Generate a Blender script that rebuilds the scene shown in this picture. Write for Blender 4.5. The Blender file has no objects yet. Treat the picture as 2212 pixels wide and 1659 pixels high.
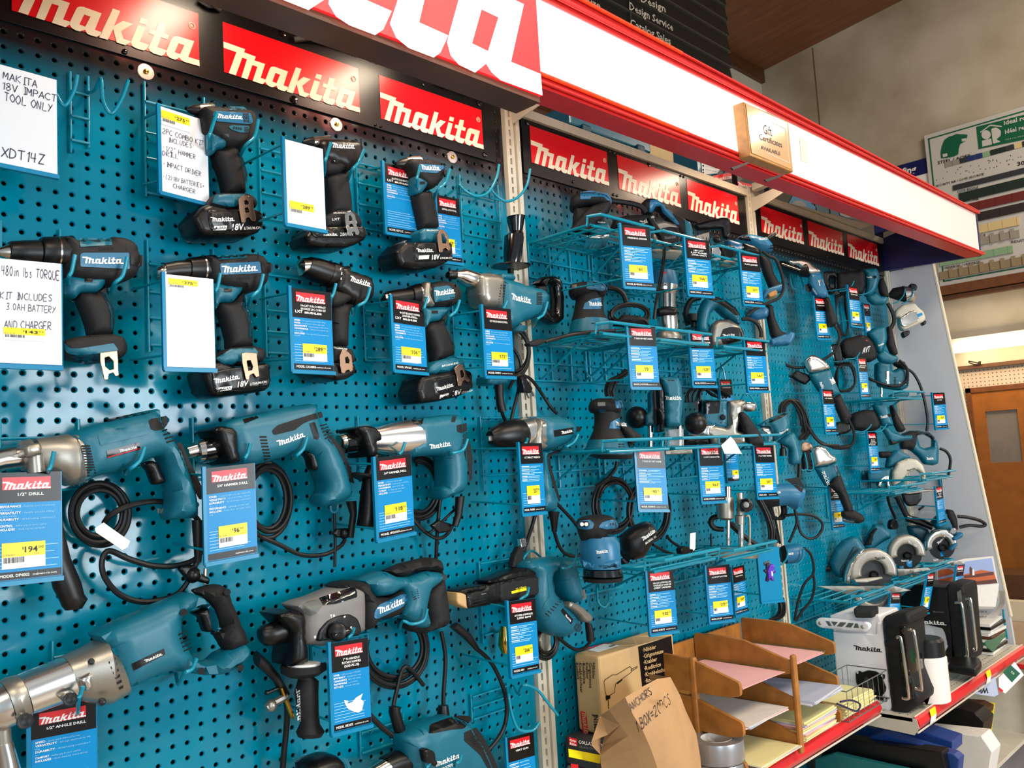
import bpy, math, random
from mathutils import Vector, Matrix
import numpy as np
from mathutils.geometry import tessellate_polygon, delaunay_2d_cdt
from mathutils.bvhtree import BVHTree
# Hardware shop display wall of power tools, photographed at an angle.  All light and exposure settings are in this first block.
EXPO = 0.12
WORLD = 0.42
def LIGHTS():
    # daylight through the shop windows behind the camera
    area('window_daylight_near',(1.75,-4.4,1.65),(1.35,1.35),110,(.88,.95,1.0),rot=(math.radians(90),0,0))
    area('window_daylight_left',(-2.4,-4.4,1.8),(1.9,1.8),75,(.86,.94,1.0),rot=(math.radians(90),0,0))
    # warm fluorescent strips under the ceiling, running towards the wall
    for x in (-1.0, 1.5, 2.7, 6.0):
        area('ceiling_strip',(x,-3.1,4.2),(.28,1.5),60,(1.0,.82,.62),rot=(0,0,0))
    # small warm lamps inside the canopy, above the sign boards
    for x in (.36, .84, 2.2):
        area('canopy_lamp',(x,-.27,2.54),(.09,.22),2.6,(1.0,.80,.58),rot=(0,0,0))
    area('far_room_fill',(6.4,-1.2,5.2),(1.2,1.2),70,(1.0,.84,.64),rot=(0,math.radians(-35),0))  # added fill aimed at the far wall, stands for no visible fixture
    area('far_wall_strip',(8.2,.2,2.36),(.10,2.6),16,(1.0,.72,.45),rot=(0,math.radians(0),0))

random.seed(7)
SC = bpy.context.scene
COL = SC.collection
V = Vector
# ------------------------------------------------------------------ camera
CAM = V((-0.38960293, -1.4970992, 1.55222558)); FPX = 1851.0123
R_ = V((0.70525151,-0.70659321,-0.05784754)); D_ = V((0.02531798,0.10664487,-0.99397478)); F_ = V((0.70850498,0.69953763,0.09310097))
cd = bpy.data.cameras.new('camera'); cd.sensor_width = 36; cd.lens = 36*FPX/2212; cd.clip_start = .02; cd.clip_end = 60
cam = bpy.data.objects.new('camera', cd); COL.objects.link(cam)
m3 = Matrix((R_, -D_, -F_)).transposed()
cam.matrix_world = Matrix.Translation(CAM) @ m3.to_4x4()
SC.camera = cam
# ------------------------------------------------------------------ view and world
SC.view_settings.view_transform = 'Standard'; SC.view_settings.look = 'None'
SC.view_settings.gamma = 1; SC.view_settings.use_curve_mapping = False
SC.view_settings.exposure = EXPO
wd = bpy.data.worlds.new('world'); SC.world = wd; wd.use_nodes = True
wd.node_tree.nodes['Background'].inputs[0].default_value = (.80, .90, 1.0, 1)
wd.node_tree.nodes['Background'].inputs[1].default_value = WORLD
def area(name, loc, size, power, col, target=None, rot=None):
    l = bpy.data.lights.new(name,'AREA'); l.shape = 'RECTANGLE'; l.size,l.size_y = size; l.energy = power; l.color = col
    o = bpy.data.objects.new(name, l); COL.objects.link(o); o.location = loc
    if target is not None: o.rotation_euler = (V(target)-V(loc)).to_track_quat('-Z','Y').to_euler()
    if rot: o.rotation_euler = rot
    return o
LIGHTS()
# ------------------------------------------------------------------ materials
def lin(c):
    return tuple((x/255/12.92 if x/255 <= .04045 else ((x/255+.055)/1.055)**2.4) for x in c)
MATS = {}
def mat(name,rgb,rough=.5,metal=0.,noise=0.,nscale=30.,bump=0.,bscale=60.,bdist=.002,emit=0.,alpha=1.,trans=0.,coat=0.,rgb2=None,spec=.5):
    m = bpy.data.materials.new(name); m.use_nodes = True; nt = m.node_tree; b = nt.nodes['Principled BSDF']
    c = lin(rgb)+(1,)
    b.inputs['Base Color'].default_value = c; b.inputs['Roughness'].default_value = rough; b.inputs['Metallic'].default_value = metal
    b.inputs['Specular IOR Level'].default_value = spec
    if coat: b.inputs['Coat Weight'].default_value = coat; b.inputs['Coat Roughness'].default_value = .08
    if trans: b.inputs['Transmission Weight'].default_value = trans
    if alpha < 1: b.inputs['Alpha'].default_value = alpha
    if emit: b.inputs['Emission Color'].default_value = c; b.inputs['Emission Strength'].default_value = emit
    tc = None
    if noise or bump:
        tc = nt.nodes.new('ShaderNodeTexCoord')
    if noise:
        n = nt.nodes.new('ShaderNodeTexNoise'); n.inputs['Scale'].default_value = nscale; n.inputs['Detail'].default_value = 4
        nt.links.new(tc.outputs['Object'], n.inputs['Vector'])
        mx = nt.nodes.new('ShaderNodeMix'); mx.data_type = 'RGBA'
        c2 = lin(rgb2)+(1,) if rgb2 else tuple(x*(1-noise) for x in c[:3])+(1,)
        rp = nt.nodes.new('ShaderNodeValToRGB'); rp.color_ramp.elements[0].position = .35; rp.color_ramp.elements[1].position = .7
        nt.links.new(n.outputs['Fac'],rp.inputs['Fac']); nt.links.new(rp.outputs['Color'],mx.inputs['Factor'])
        mx.inputs['A'].default_value = c; mx.inputs['B'].default_value = c2
        nt.links.new(mx.outputs['Result'], b.inputs['Base Color'])
    if bump:
        n = nt.nodes.new('ShaderNodeTexNoise'); n.inputs['Scale'].default_value = bscale; n.inputs['Detail'].default_value = 3
        nt.links.new(tc.outputs['Object'], n.inputs['Vector'])
        bp = nt.nodes.new('ShaderNodeBump'); bp.inputs['Strength'].default_value = bump; bp.inputs['Distance'].default_value = bdist
        nt.links.new(n.outputs['Fac'],bp.inputs['Height']); nt.links.new(bp.outputs['Normal'],b.inputs['Normal'])
    MATS[name] = m
    return m
# ------------------------------------------------------------------ planes: a pixel of the photograph is a ray; a thing's own plane gives it its place
def ray(x, y): return R_*((x-1106)/FPX) + D_*((y-829.5)/FPX) + F_
class Pl:
    def __init__(s, o, u, v):
        s.o = V(o); s.u = V(u).normalized(); s.v = V(v).normalized(); s.n = s.u.cross(s.v).normalized()
        if s.n.dot(F_) > 0: s.n = -s.n
    def c(s, x, y, off=0.):
        d = ray(x, y); o = s.o + s.n*off
        return CAM + d*((o-CAM).dot(s.n)/d.dot(s.n))
    def uv(s, p): q = p-s.o; return (q.dot(s.u), q.dot(s.v))
    def at(s, a, b, off=0.): return s.o + s.u*a + s.v*b + s.n*off
def wall(d): return Pl((0, -d, 0), (1, 0, 0), (0, 0, 1))
def W(x, y, d): return wall(d).c(x, y)
def yaw(ax, ay, d, deg):
    t = math.radians(deg); return Pl(W(ax,ay,d),(math.cos(t),-math.sin(t),0),(0,0,1))
def xpl(X): return Pl((X, 0, 0), (0, -1, 0), (0, 0, 1))
def level(Z): return Pl((0, 0, Z), (1, 0, 0), (0, 1, 0))
def ypl(Y): return Pl((0, Y, 0), (1, 0, 0), (0, 0, 1))
# ------------------------------------------------------------------ shapes: each returns (verts, faces, material name, smooth)
def fil(pts, r, n=3):
    out = []; N = len(pts)
    for i in range(N):
        p = V(pts[i]); a = V(pts[i-1]); b = V(pts[(i+1) % N])
        la = (a-p).length; lb = (b-p).length; t = min(r, la*.45, lb*.45)
        if t < 1e-6: out.append(p); continue
        A = p+(a-p)*(t/la); B = p+(b-p)*(t/lb)
        for k in range(n+1):
            s = k/n; out.append(A*(1-s)**2+p*2*s*(1-s)+B*s*s)
    return out
def area2(p): return sum(p[i-1][0]*p[i][1]-p[i][0]*p[i-1][1] for i in range(len(p)))
def _segs(loops):
    A = []; B = []
    for l in loops:
        for i in range(len(l)): A.append(tuple(l[i-1])); B.append(tuple(l[i]))
    return np.array(A), np.array(B)
def _dist(P, A, B):
    P = P[:, None, :]; AB = B-A; L = (AB**2).sum(1)+1e-18
    t = np.clip(((P-A)*AB).sum(2)/L,0,1); return np.sqrt(((P-(A+AB*t[...,None]))**2).sum(2)).min(1)
def _inside(P, A, B):
    x = P[:, 0][:, None]; y = P[:, 1][:, None]
    c = (A[:,1] > y) != (B[:,1] > y); dy = B[:,1]-A[:,1]; dy = np.where(dy == 0,1e-18,dy)
    return ((c & (x < (B[:, 0]-A[:, 0])*(y-A[:, 1])/dy+A[:, 0])).sum(1) % 2) == 1
def slab(pl,pts,m,th=.02,off=0.,bev=.004,holes=(),rad=4,smooth=False,seg=2,px=True,back=True):
    """closed outline (photo pixels cast on pl at its front face, or plane coordinates) with real thickness th behind it and edges rounded over bev"""
    def conv(q, r):
        if px: q = [pl.uv(pl.c(x,y,off)) for x,y in (fil([V(z) for z in q],r) if r else q)]
        else: q = [V(z) for z in q]; q = fil(q, r) if r else q
        q = [V(z) for z in q]; return [z for i,z in enumerate(q) if (z-q[i-1]).length > 1e-5]
    loops = [conv(pts, rad)]+[conv(h, rad*.6) for h in holes]
    bev = min(bev, th*.5)
    A, B = _segs(loops); pt = [V(z) for l in loops for z in l]; ed = []; s0 = 0
    for l in loops:
        n = len(l); ed += [(s0+i, s0+(i+1) % n) for i in range(n)]; s0 += n
    if bev > 0:
        ks = (.3, 1.) if seg <= 2 else (.12, .4, .7, 1.)
        mid = (A+B)/2; L = np.sqrt(((B-A)**2).sum(1)); nn = np.stack([-(B-A)[:,1],(B-A)[:,0]],1)/L[:,None]
        C = []; K = []
        for k in ks:
            for q in (mid, B):
                for sg in (1,-1): C.append(q+nn*(sg*bev*k)); K.append(np.full(len(q),bev*k))
        C = np.concatenate(C); K = np.concatenate(K); d = _dist(C,A,B); ok = (d > K*.93) & _inside(C,A,B)
        C = C[ok]; K = K[ok]
        if len(C):
            key = np.round(C/max(bev*.22,4e-4)).astype(int); _,ix = np.unique(key,axis=0,return_index=True); C = C[ix]
            # ridge points keep narrow necks full
            pt += [V((float(a), float(b))) for a, b in C]
        lo = A.min(0); hi = A.max(0); st = max(bev*.8, (hi-lo).max()/26)
        gx,gy = np.meshgrid(np.arange(lo[0],hi[0],st),np.arange(lo[1],hi[1],st)); G = np.stack([gx.ravel(),gy.ravel()],1)
        if len(G):
            d = _dist(G,A,B); G = G[_inside(G,A,B) & (d > bev*.35) & (d < bev*1.6)]; pt += [V((float(a),float(b))) for a,b in G]
    r = delaunay_2d_cdt(pt, ed, [], 0, 1e-7)
    co = np.array([(v.x, v.y) for v in r[0]]); F = [tuple(f) for f in r[2]]
    cen = np.array([co[list(f)].mean(0) for f in F]); keep = _inside(cen,A,B); F = [f for f,k in zip(F,keep) if k]
    if bev > 0:
        d = np.clip(_dist(co,A,B)/bev,0,1); zz = bev*(1-np.sqrt(np.clip(1-(1-d)**2,0,1)))
    else: zz = np.zeros(len(co))
    n = len(co); vs = [pl.at(float(a),float(b),off-float(z)) for (a,b),z in zip(co,zz)]
    vs += [pl.at(float(a),float(b),off-th+(float(z) if back else 0)) for (a,b),z in zip(co,zz)]
    fs = list(F)+[tuple(n+i for i in f[::-1]) for f in F]; ec = {}
    for f in F:
        for i in range(3):
            e = (f[i], f[(i+1) % 3]); q = (min(e), max(e))
            if q in ec: ec[q] = None
            else: ec[q] = e
    if not (bev > 0 and th <= 2*bev+1e-7 and back):
        for e in ec.values():
            if e: fs.append((e[1], e[0], n+e[0], n+e[1]))
    return (vs, fs, m, smooth)
def skin(pl, pts, m, off=0., rad=4, step=.0032):
    """outline filled with a fine net, to be laid over a curved body"""
    q = [V(z) for z in pts]; q = fil(q,rad) if rad else q; lp = [V(pl.uv(pl.c(x,y,off))) for x,y in q]; lp = [z for i,z in enumerate(lp) if (z-lp[i-1]).length > 1e-5]
    A,B = _segs([lp]); n = len(lp); pt = list(lp); ed = [(i,(i+1) % n) for i in range(n)]
    k = [max(1,int((lp[(i+1) % n]-lp[i]).length/step)) for i in range(n)]; pt = []; ed = []
    for i in range(n):
        for j in range(k[i]): pt.append(lp[i].lerp(lp[(i+1) % n], j/k[i]))
    n = len(pt); ed = [(i, (i+1) % n) for i in range(n)]
    lo = A.min(0); hi = A.max(0); gx,gy = np.meshgrid(np.arange(lo[0]+step*.5,hi[0],step),np.arange(lo[1]+step*.5,hi[1],step)); G = np.stack([gx.ravel(),gy.ravel()],1)
    if len(G): d = _dist(G,A,B); G = G[_inside(G,A,B) & (d > step*.35)]; pt += [V((float(a),float(b))) for a,b in G]
    r = delaunay_2d_cdt(pt,ed,[],0,1e-7); co = np.array([(v.x,v.y) for v in r[0]]); F = [tuple(f) for f in r[2]]
    cen = np.array([co[list(f)].mean(0) for f in F]); kp = _inside(cen,A,B); F = [f for f,z in zip(F,kp) if z]
    return ([pl.at(float(a), float(b), off) for a, b in co], F, m, True)
def flat(pl, pts, m, off=0., px=True, rad=0):
    q = [V(z) for z in pts]
    if rad: q = fil(q, rad)
    P = [pl.c(z[0], z[1], off) if px else pl.at(z[0], z[1], off) for z in q]
    co = [V((*pl.uv(p), 0)) for p in P]
    return (P, [tuple(t) for t in tessellate_polygon([co])], m, False)
def cr(ps, n):
    out = []; N = len(ps)
    g = lambda i: ps[max(0, min(N-1, i))]
    for i in range(N-1):
        a, b, c, d = g(i-1), g(i), g(i+1), g(i+2)
        for k in range(n):
            t = k/n; out.append(b*1.0 + (c-a)*(.5*t) + (a*2-b*5+c*4-d)*(.5*t*t) + (b*3-a-c*3+d)*(.5*t**3))
    out.append(ps[-1].copy()); return out
def rings(vs, fs, st, K, n, cap=True):
    for k in range(K-1):
        for i in range(n):
            j = (i+1) % n; fs.append((st+k*n+i, st+k*n+j, st+(k+1)*n+j, st+(k+1)*n+i))
    if cap:
        fs.append(tuple(st+i for i in range(n))[::-1]); fs.append(tuple(st+(K-1)*n+i for i in range(n)))
def loft(pl, secs, m, k=1., n=18, ex=2.3, off=0., sub=0, smooth=True, dep=None):
    """round or boxy body through cross-sections; each section = the two silhouette pixels (x1,y1,x2,y2[,depth ratio])"""
    S = []
    for s in secs:
        a = pl.c(s[0],s[1],off); b = pl.c(s[2],s[3],off); kk = s[4] if len(s) > 4 else k
        S.append(((a+b)/2, (b-a)/2, kk))
    if sub:
        C = cr([s[0] for s in S],sub); D = cr([s[1] for s in S],sub); K = [s[2] for s in S]
        S = [(C[i],D[i],K[min(len(K)-1,i//sub)]*(1-(i % sub)/sub)+K[min(len(K)-1,i//sub+1)]*((i % sub)/sub)) for i in range(len(C))]
    vs = []; fs = []
    for c, d, kk in S:
        dn = pl.n*((dep if dep else d.length)*kk)
        for i in range(n):
            a = 2*math.pi*i/n; ca, sa = math.cos(a), math.sin(a)
            f = (abs(ca)**ex+abs(sa)**ex)**(-1/ex)
            vs.append(c + d*(ca*f) + dn*(sa*f))
    rings(vs, fs, 0, len(S), n)
    return (vs, fs, m, smooth)
def lathe(A, B, prof, m, n=24, smooth=True, ang=None):
    """profile [(t along A->B, radius m)]"""
    ax = B-A; L = ax.length; z = ax/L; x = z.orthogonal().normalized(); y = z.cross(x)
    vs = []; fs = []
    for t, r in prof:
        for i in range(n):
            a = 2*math.pi*i/n; vs.append(A+ax*t+x*(r*math.cos(a))+y*(r*math.sin(a)))
    rings(vs, fs, 0, len(prof), n)
    return (vs, fs, m, smooth)
def tube(P, r, m, n=8, sub=5, closed=False):
    P = [V(p) for p in P]
    Q = cr(P, sub) if sub and len(P) > 2 else P
    vs = []; fs = []; up = None
    for i, p in enumerate(Q):
        t = (Q[min(i+1, len(Q)-1)]-Q[max(i-1, 0)])
        if t.length < 1e-9: t = V((0, 0, 1))
        t.normalize()
        if up is None: up = t.orthogonal().normalized()
        up = (up - t*up.dot(t)); up = up.normalized() if up.length > 1e-6 else t.orthogonal().normalized()
        s = t.cross(up)
        rr = r if not isinstance(r, (list, tuple)) else r[0]+(r[1]-r[0])*i/(len(Q)-1)
        for k in range(n):
            a = 2*math.pi*k/n; vs.append(p+up*(rr*math.cos(a))+s*(rr*math.sin(a)))
    rings(vs, fs, 0, len(Q), n)
    return (vs, fs, m, True)
def pw(*pts): return [W(x, y, d) for x, y, d in pts]
def wire(pts, r, m, sub=0, n=8): return tube(pw(*pts), r, m, n=n, sub=sub)
def hexa(P, m, smooth=False):
    return ([V(p) for p in P],[(0,1,2,3),(7,6,5,4),(0,4,5,1),(1,5,6,2),(2,6,7,3),(3,7,4,0)],m,smooth)
def box(x0, x1, y0, y1, z0, z1, m):
    return hexa([(x0,y0,z0),(x1,y0,z0),(x1,y0,z1),(x0,y0,z1),(x0,y1,z0),(x1,y1,z0),(x1,y1,z1),(x0,y1,z1)],m)
def obox(c, ax, ay, az, m, bev=.0):
    """oriented box from centre and three half axes, edges rounded"""
    c, ax, ay, az = V(c), V(ax), V(ay), V(az)
    p = Pl(c, ax, ay); n = p.n; h = az.length
    a, b = ax.length, ay.length
    return slab(p,[(-a,-b),(a,-b),(a,b),(-a,b)],m,th=2*h,off=h,bev=bev,rad=bev*1.5 if bev else 0,px=False)
def ball(c, r, m, n=16, k=(1, 1, 1)):
    vs = []; fs = []; R = n//2
    for i in range(R+1):
        p = math.pi*i/R*.98+.0314
        for j in range(n):
            a = 2*math.pi*j/n; vs.append(V(c)+V((r*k[0]*math.sin(p)*math.cos(a),r*k[1]*math.sin(p)*math.sin(a),r*k[2]*math.cos(p))))
    rings(vs, fs, 0, R+1, n); return (vs, fs, m, True)
# ------------------------------------------------------------------ lettering
LOGO = [
 [[(0.0,0.603),(0.144,0.587),(0.136,0.519),(0.215,0.507),(0.205,0.421),(0.279,0.417),(0.244,0.098),(0.281,0.099),(0.276,0.046),(0.256,-0.02),(0.189,-0.012),(0.224,0.309),(0.19,0.311),(0.153,-0.011),(0.112,-0.009),(0.154,0.396),(0.122,0.397),(0.075,-0.003),(0.029,0.002),(0.084,0.469),(0.0,0.478)]],
 [[(0.279,0.099),(0.31,0.341),(0.317,0.383),(0.329,0.41),(0.349,0.425),(0.442,0.411),(0.406,0.089),(0.446,0.079),(0.432,0.02),(0.414,-0.027),(0.383,-0.03),(0.365,-0.02),(0.355,0.038),(0.327,-0.02),(0.304,-0.02),(0.287,0.003),(0.275,0.049)],[(0.351,0.298),(0.384,0.293),(0.356,0.09),(0.326,0.1)]],
 [[(0.503,0.562),(0.543,0.56),(0.508,0.26),(0.557,0.4),(0.612,0.402),(0.546,0.204),(0.558,0.083),(0.602,0.075),(0.568,-0.022),(0.521,-0.02),(0.503,0.202),(0.473,-0.02),(0.428,-0.02)]],
 [[(0.657,0.562),(0.7,0.568),(0.689,0.459),(0.645,0.456)]],
 [[(0.639,0.408),(0.683,0.407),(0.648,0.119),(0.7,0.115),(0.684,0.018),(0.67,-0.02),(0.629,-0.02),(0.609,-0.005),(0.598,0.036),(0.602,0.102)]],
 [[(0.758,0.569),(0.804,0.578),(0.787,0.414),(0.818,0.403),(0.808,0.317),(0.769,0.318),(0.748,0.116),(0.802,0.111),(0.785,0.015),(0.772,-0.02),(0.727,-0.02),(0.706,0.004),(0.696,0.056),(0.73,0.317),(0.699,0.323),(0.709,0.407),(0.74,0.407)]],
 [[(0.799,0.078),(0.83,0.333),(0.84,0.389),(0.852,0.42),(0.868,0.437),(0.969,0.44),(0.931,0.109),(0.999,0.109),(1.0,0.0),(0.905,-0.005),(0.887,0.017),(0.876,0.049),(0.852,-0.016),(0.82,-0.008),(0.805,0.02)],[(0.873,0.31),(0.909,0.309),(0.882,0.115),(0.849,0.12)]]]
_lg = None
def logo_mesh():
    """the wordmark as flat polygons: width 1, x-height .43, ascender .6"""
    global _lg
    if _lg is None:
        vs = []; fs = []
        for loops in LOGO:
            st = len(vs); fl = [q for l in loops for q in l]
            vs += [V((a, b)) for a, b in fl]
            for t in tessellate_polygon([[V((a,b,0)) for a,b in l] for l in loops]): fs.append(tuple(st+q for q in t))
        _lg = (vs, fs)
    return _lg
_tc = {}
def text_mesh(s, bold=0.):
    """flat text normalised to width 1 and cap height 1"""
    key = (s, bold)
    if key not in _tc:
        cu = bpy.data.curves.new('t','FONT'); cu.body = s; cu.size = 1; cu.resolution_u = 2 if len(s) < 14 else 1; cu.offset = bold
        ob = bpy.data.objects.new('t', cu); me = bpy.data.meshes.new_from_object(ob)
        vs = [V((v.co.x,v.co.y)) for v in me.vertices]; fs = [tuple(p.vertices) for p in me.polygons]
        bpy.data.objects.remove(ob); bpy.data.curves.remove(cu); bpy.data.meshes.remove(me)
        if vs:
            x0 = min(v.x for v in vs); x1 = max(v.x for v in vs)
            vs = [V(((v.x-x0)/(x1-x0), v.y/.69)) for v in vs]
        _tc[key] = (vs, fs, (x1-x0)/.69 if vs else 1)
    return _tc[key]
# one-stroke letters for handwriting, on a 4 x 6 grid
ST = {'A':'0026 2640 0.8,2.2,3.2,2.2','B':'0006 06,3,5.4,3,3.6,0,3 03,3.4,2.6,3.4,.6,00','C':'3.6,5,2,6,0,4,0,2,2,0,3.8,.8','D':'0006 06,3,5,3.6,3,2.6,.8,00','E':'3.6,6,06,00,3.6,0 03,2.8,3','F':'3.6,6,06,00 03,2.8,3','G':'3.6,5,2,6,0,4,0,2,2,0,3.6,1,3.6,2.6,2,2.6','H':'0600 4640 0343','I':'2620 1,6,3,6 1030','J':'3.5,6,3.5,1.4,2,0,.4,1','K':'0600 3.6,6,0,2.8,3.8,0','L':'06003.4,0','M':'0,0,.4,6,2,2,3.6,6,4,0','N':'00063,0,3.4,6','O':'2,6,.2,4,.2,2,2,0,3.8,2,3.8,4,2,6','P':'0006 06,3.2,5.4,3,3.2,0,3','Q':'2,6,.2,4,.2,2,2,0,3.8,2,3.8,4,2,6 2.4,1.6,4,-.4','R':'0006 06,3.2,5.4,3,3.2,0,3,3.6,0','S':'3.4,5.2,2,6,.4,4.6,1.6,3.2,3.4,1.6,2,0,.2,.8','T':'-.2,6,4.2,6 2620','U':'0,6,.2,1.4,2,0,3.6,1.4,3.8,6','V':'0620 2046','W':'0,6,.8,0,2,4,3.2,0,4,6','X':'0640 4600','Y':'0623 4600','Z':'0646 4600 0040',
'0':'2,6,.4,4,.4,2,2,0,3.6,2,3.6,4,2,6','1':'.8,4.8,2,6,20','2':'.2,4.8,2,6,3.6,4.6,2.6,2.6,00,40','3':'.4,5.6,3,5.6,3,3.6,1.4,3.2,3.4,2,2.6,.2,.2,.4','4':'.4,6,.2,2.8,3.6,2.8 3,6,2.8,0','5':'3.6,6,.6,6,.4,3.4,3,3.4,3,.4,.2,.4','7':'.2,6,3.8,6,1.4,0','8':'2,3.2,.6,4.6,2,6,3.4,4.6,2,3.2,.2,1.6,2,0,3.8,1.6,2,3.2','(':'2.6,6.6,1.2,4,1.2,2,2.6,-.6',')':'1,6.6,2.4,4,2.4,2,1,-.6','/':'0046','"':'1,6.4,1,5 2.4,6.4,2.4,5','+':'2,4.4,2,1.4 .6,3,3.4,3','=':'.4,3.8,3.6,3.8 .4,2.2,3.6,2.2','.':'1,.4,1.2,0','*':'1,2.8,1.6,3.2,1.4,2.4,1,2.8',':':'1.4,4,1.5,3.6 1.4,1,1.5,.6','i':'1.4,3.6,1.4,0 1.4,5,1.5,4.7','l':'1.4,6,1.4,0','n':'.4,3.6,.4,0 .4,2.6,2,3.6,2.8,2.4,2.8,0','b':'.4,6,.4,0 .4,2.6,2.4,3.4,2.8,1,.4,0','s':'2.6,3.2,1.2,3.6,.8,2.4,2.6,1.2,1.6,0,.4,.4','h':'.4,6,.4,0 .4,2.6,2,3.6,2.8,2.4,2.8,0','v':'.2,3.6,1.4,0,2.8,3.6','-':'.6,3,3.4,3'}
def strokes(ch):
    out = []
    for part in ST.get(ch, '').split(' '):
        if not part: continue
        if ',' not in part: out.append([(int(part[i]),int(part[i+1])) for i in range(0,len(part),2)]); continue
        t = part; nums = []
        lead = ''
        toks = t.split(',')
        seq = []
        for q in toks:
            # compact leading integer pairs such as '0006' or '00.4'
            if len(q) > 1 and '.' in q and not q.startswith('-') and q.index('.') > 1: seq += list(q[:q.index('.')-1]); seq.append(q[q.index('.')-1:]) if q[q.index('.')-1] != '0' or True else None
            elif len(q) > 1 and '.' not in q and not q.startswith('-'): seq += list(q)
            else: seq.append(q)
        nums = [float(z) for z in seq]
        out.append([(nums[i], nums[i+1]) for i in range(0, len(nums)-1, 2)])
    return out
def hand(s, jit=.25, w=.32, seed=1, gap=5.2):
    """handwritten line as flat ribbons, normalised to width 1, height 1"""
    rn = random.Random(seed); vs = []; fs = []; x = 0
    for ch in s:
        if ch == ' ': x += 3.4; continue
        sc = 1 if not ch.islower() else 1
        for st in strokes(ch):
            P = [V((x+a+rn.uniform(-jit,jit)+b*.08,b+rn.uniform(-jit,jit))) for a,b in st]
            if len(P) > 3: P = cr(P, 3)
            L = len(P); s0 = len(vs)
            for i, p in enumerate(P):
                t = P[min(i+1, L-1)]-P[max(i-1, 0)]
                t = t.normalized() if t.length > 1e-6 else V((1,0)); nn = V((-t.y,t.x))*w
                vs += [p+nn, p-nn]
            for i in range(L-1): fs.append((s0+2*i, s0+2*i+1, s0+2*i+3, s0+2*i+2))
        x += gap*(.62 if ch in 'I1il.:' else 1)+rn.uniform(-.3, .3)
    x = max(x-1, 1)
    return ([V((v.x/x, v.y/6)) for v in vs], fs, x/6)
def onp(P0, P1, P2, mesh, m, off=None):
    """map a flat normalised mesh: (0,0)->P0, (1,0)->P1, (0,1)->P2"""
    P0, P1, P2 = V(P0), V(P1), V(P2); o = V(off) if off is not None else V((0, 0, 0))
    return ([P0+o+(P1-P0)*v[0]+(P2-P0)*v[1] for v in mesh[0]], list(mesh[1]), m, False)
def lg(pl, bl, br, tl, m, off=0.):
    """wordmark: baseline left, baseline right, top of the first letter (photo pixels)"""
    A, B, C = pl.c(*bl, off), pl.c(*br, off), pl.c(*tl, off)
    return onp(A, B, A+(C-A)/.6, logo_mesh(), m)
def tx(pl, s, bl, br, tl, m, off=0., bold=0.):
    A, B, C = pl.c(*bl, off), pl.c(*br, off), pl.c(*tl, off)
    return onp(A, B, C, text_mesh(s, bold), m)
# ------------------------------------------------------------------ objects
import bmesh
def fix_normals(me):
    if len(me.vertices) > 60000: return
    bm = bmesh.new(); bm.from_mesh(me); bmesh.ops.remove_doubles(bm,verts=bm.verts,dist=1e-6); bmesh.ops.recalc_face_normals(bm,faces=bm.faces); bm.to_mesh(me); bm.free()
def build(name, geoms, parent=None, origin=None):
    vs = []; fs = []; mi = []; sm = []; ms = []
    for g in geoms:
        if g is None: continue
        st = len(vs); vs += [tuple(v) for v in g[0]]
        if g[2] not in ms: ms.append(g[2])
        k = ms.index(g[2])
        for f in g[1]: fs.append(tuple(st+i for i in f)); mi.append(k); sm.append(g[3])
    o = V(origin) if origin is not None else V((0, 0, 0))
    me = bpy.data.meshes.new(name); me.from_pydata([(v[0]-o.x,v[1]-o.y,v[2]-o.z) for v in vs],[],fs)
    for q in ms: me.materials.append(MATS[q])
    me.polygons.foreach_set('material_index',mi); me.polygons.foreach_set('use_smooth',sm)
    me.validate(); me.update()
    fix_normals(me)
    if any(sm):
        try: me.set_sharp_from_angle(angle=math.radians(38))
        except Exception: pass
    ob = bpy.data.objects.new(name, me); COL.objects.link(ob); ob.location = o
    return ob
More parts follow.
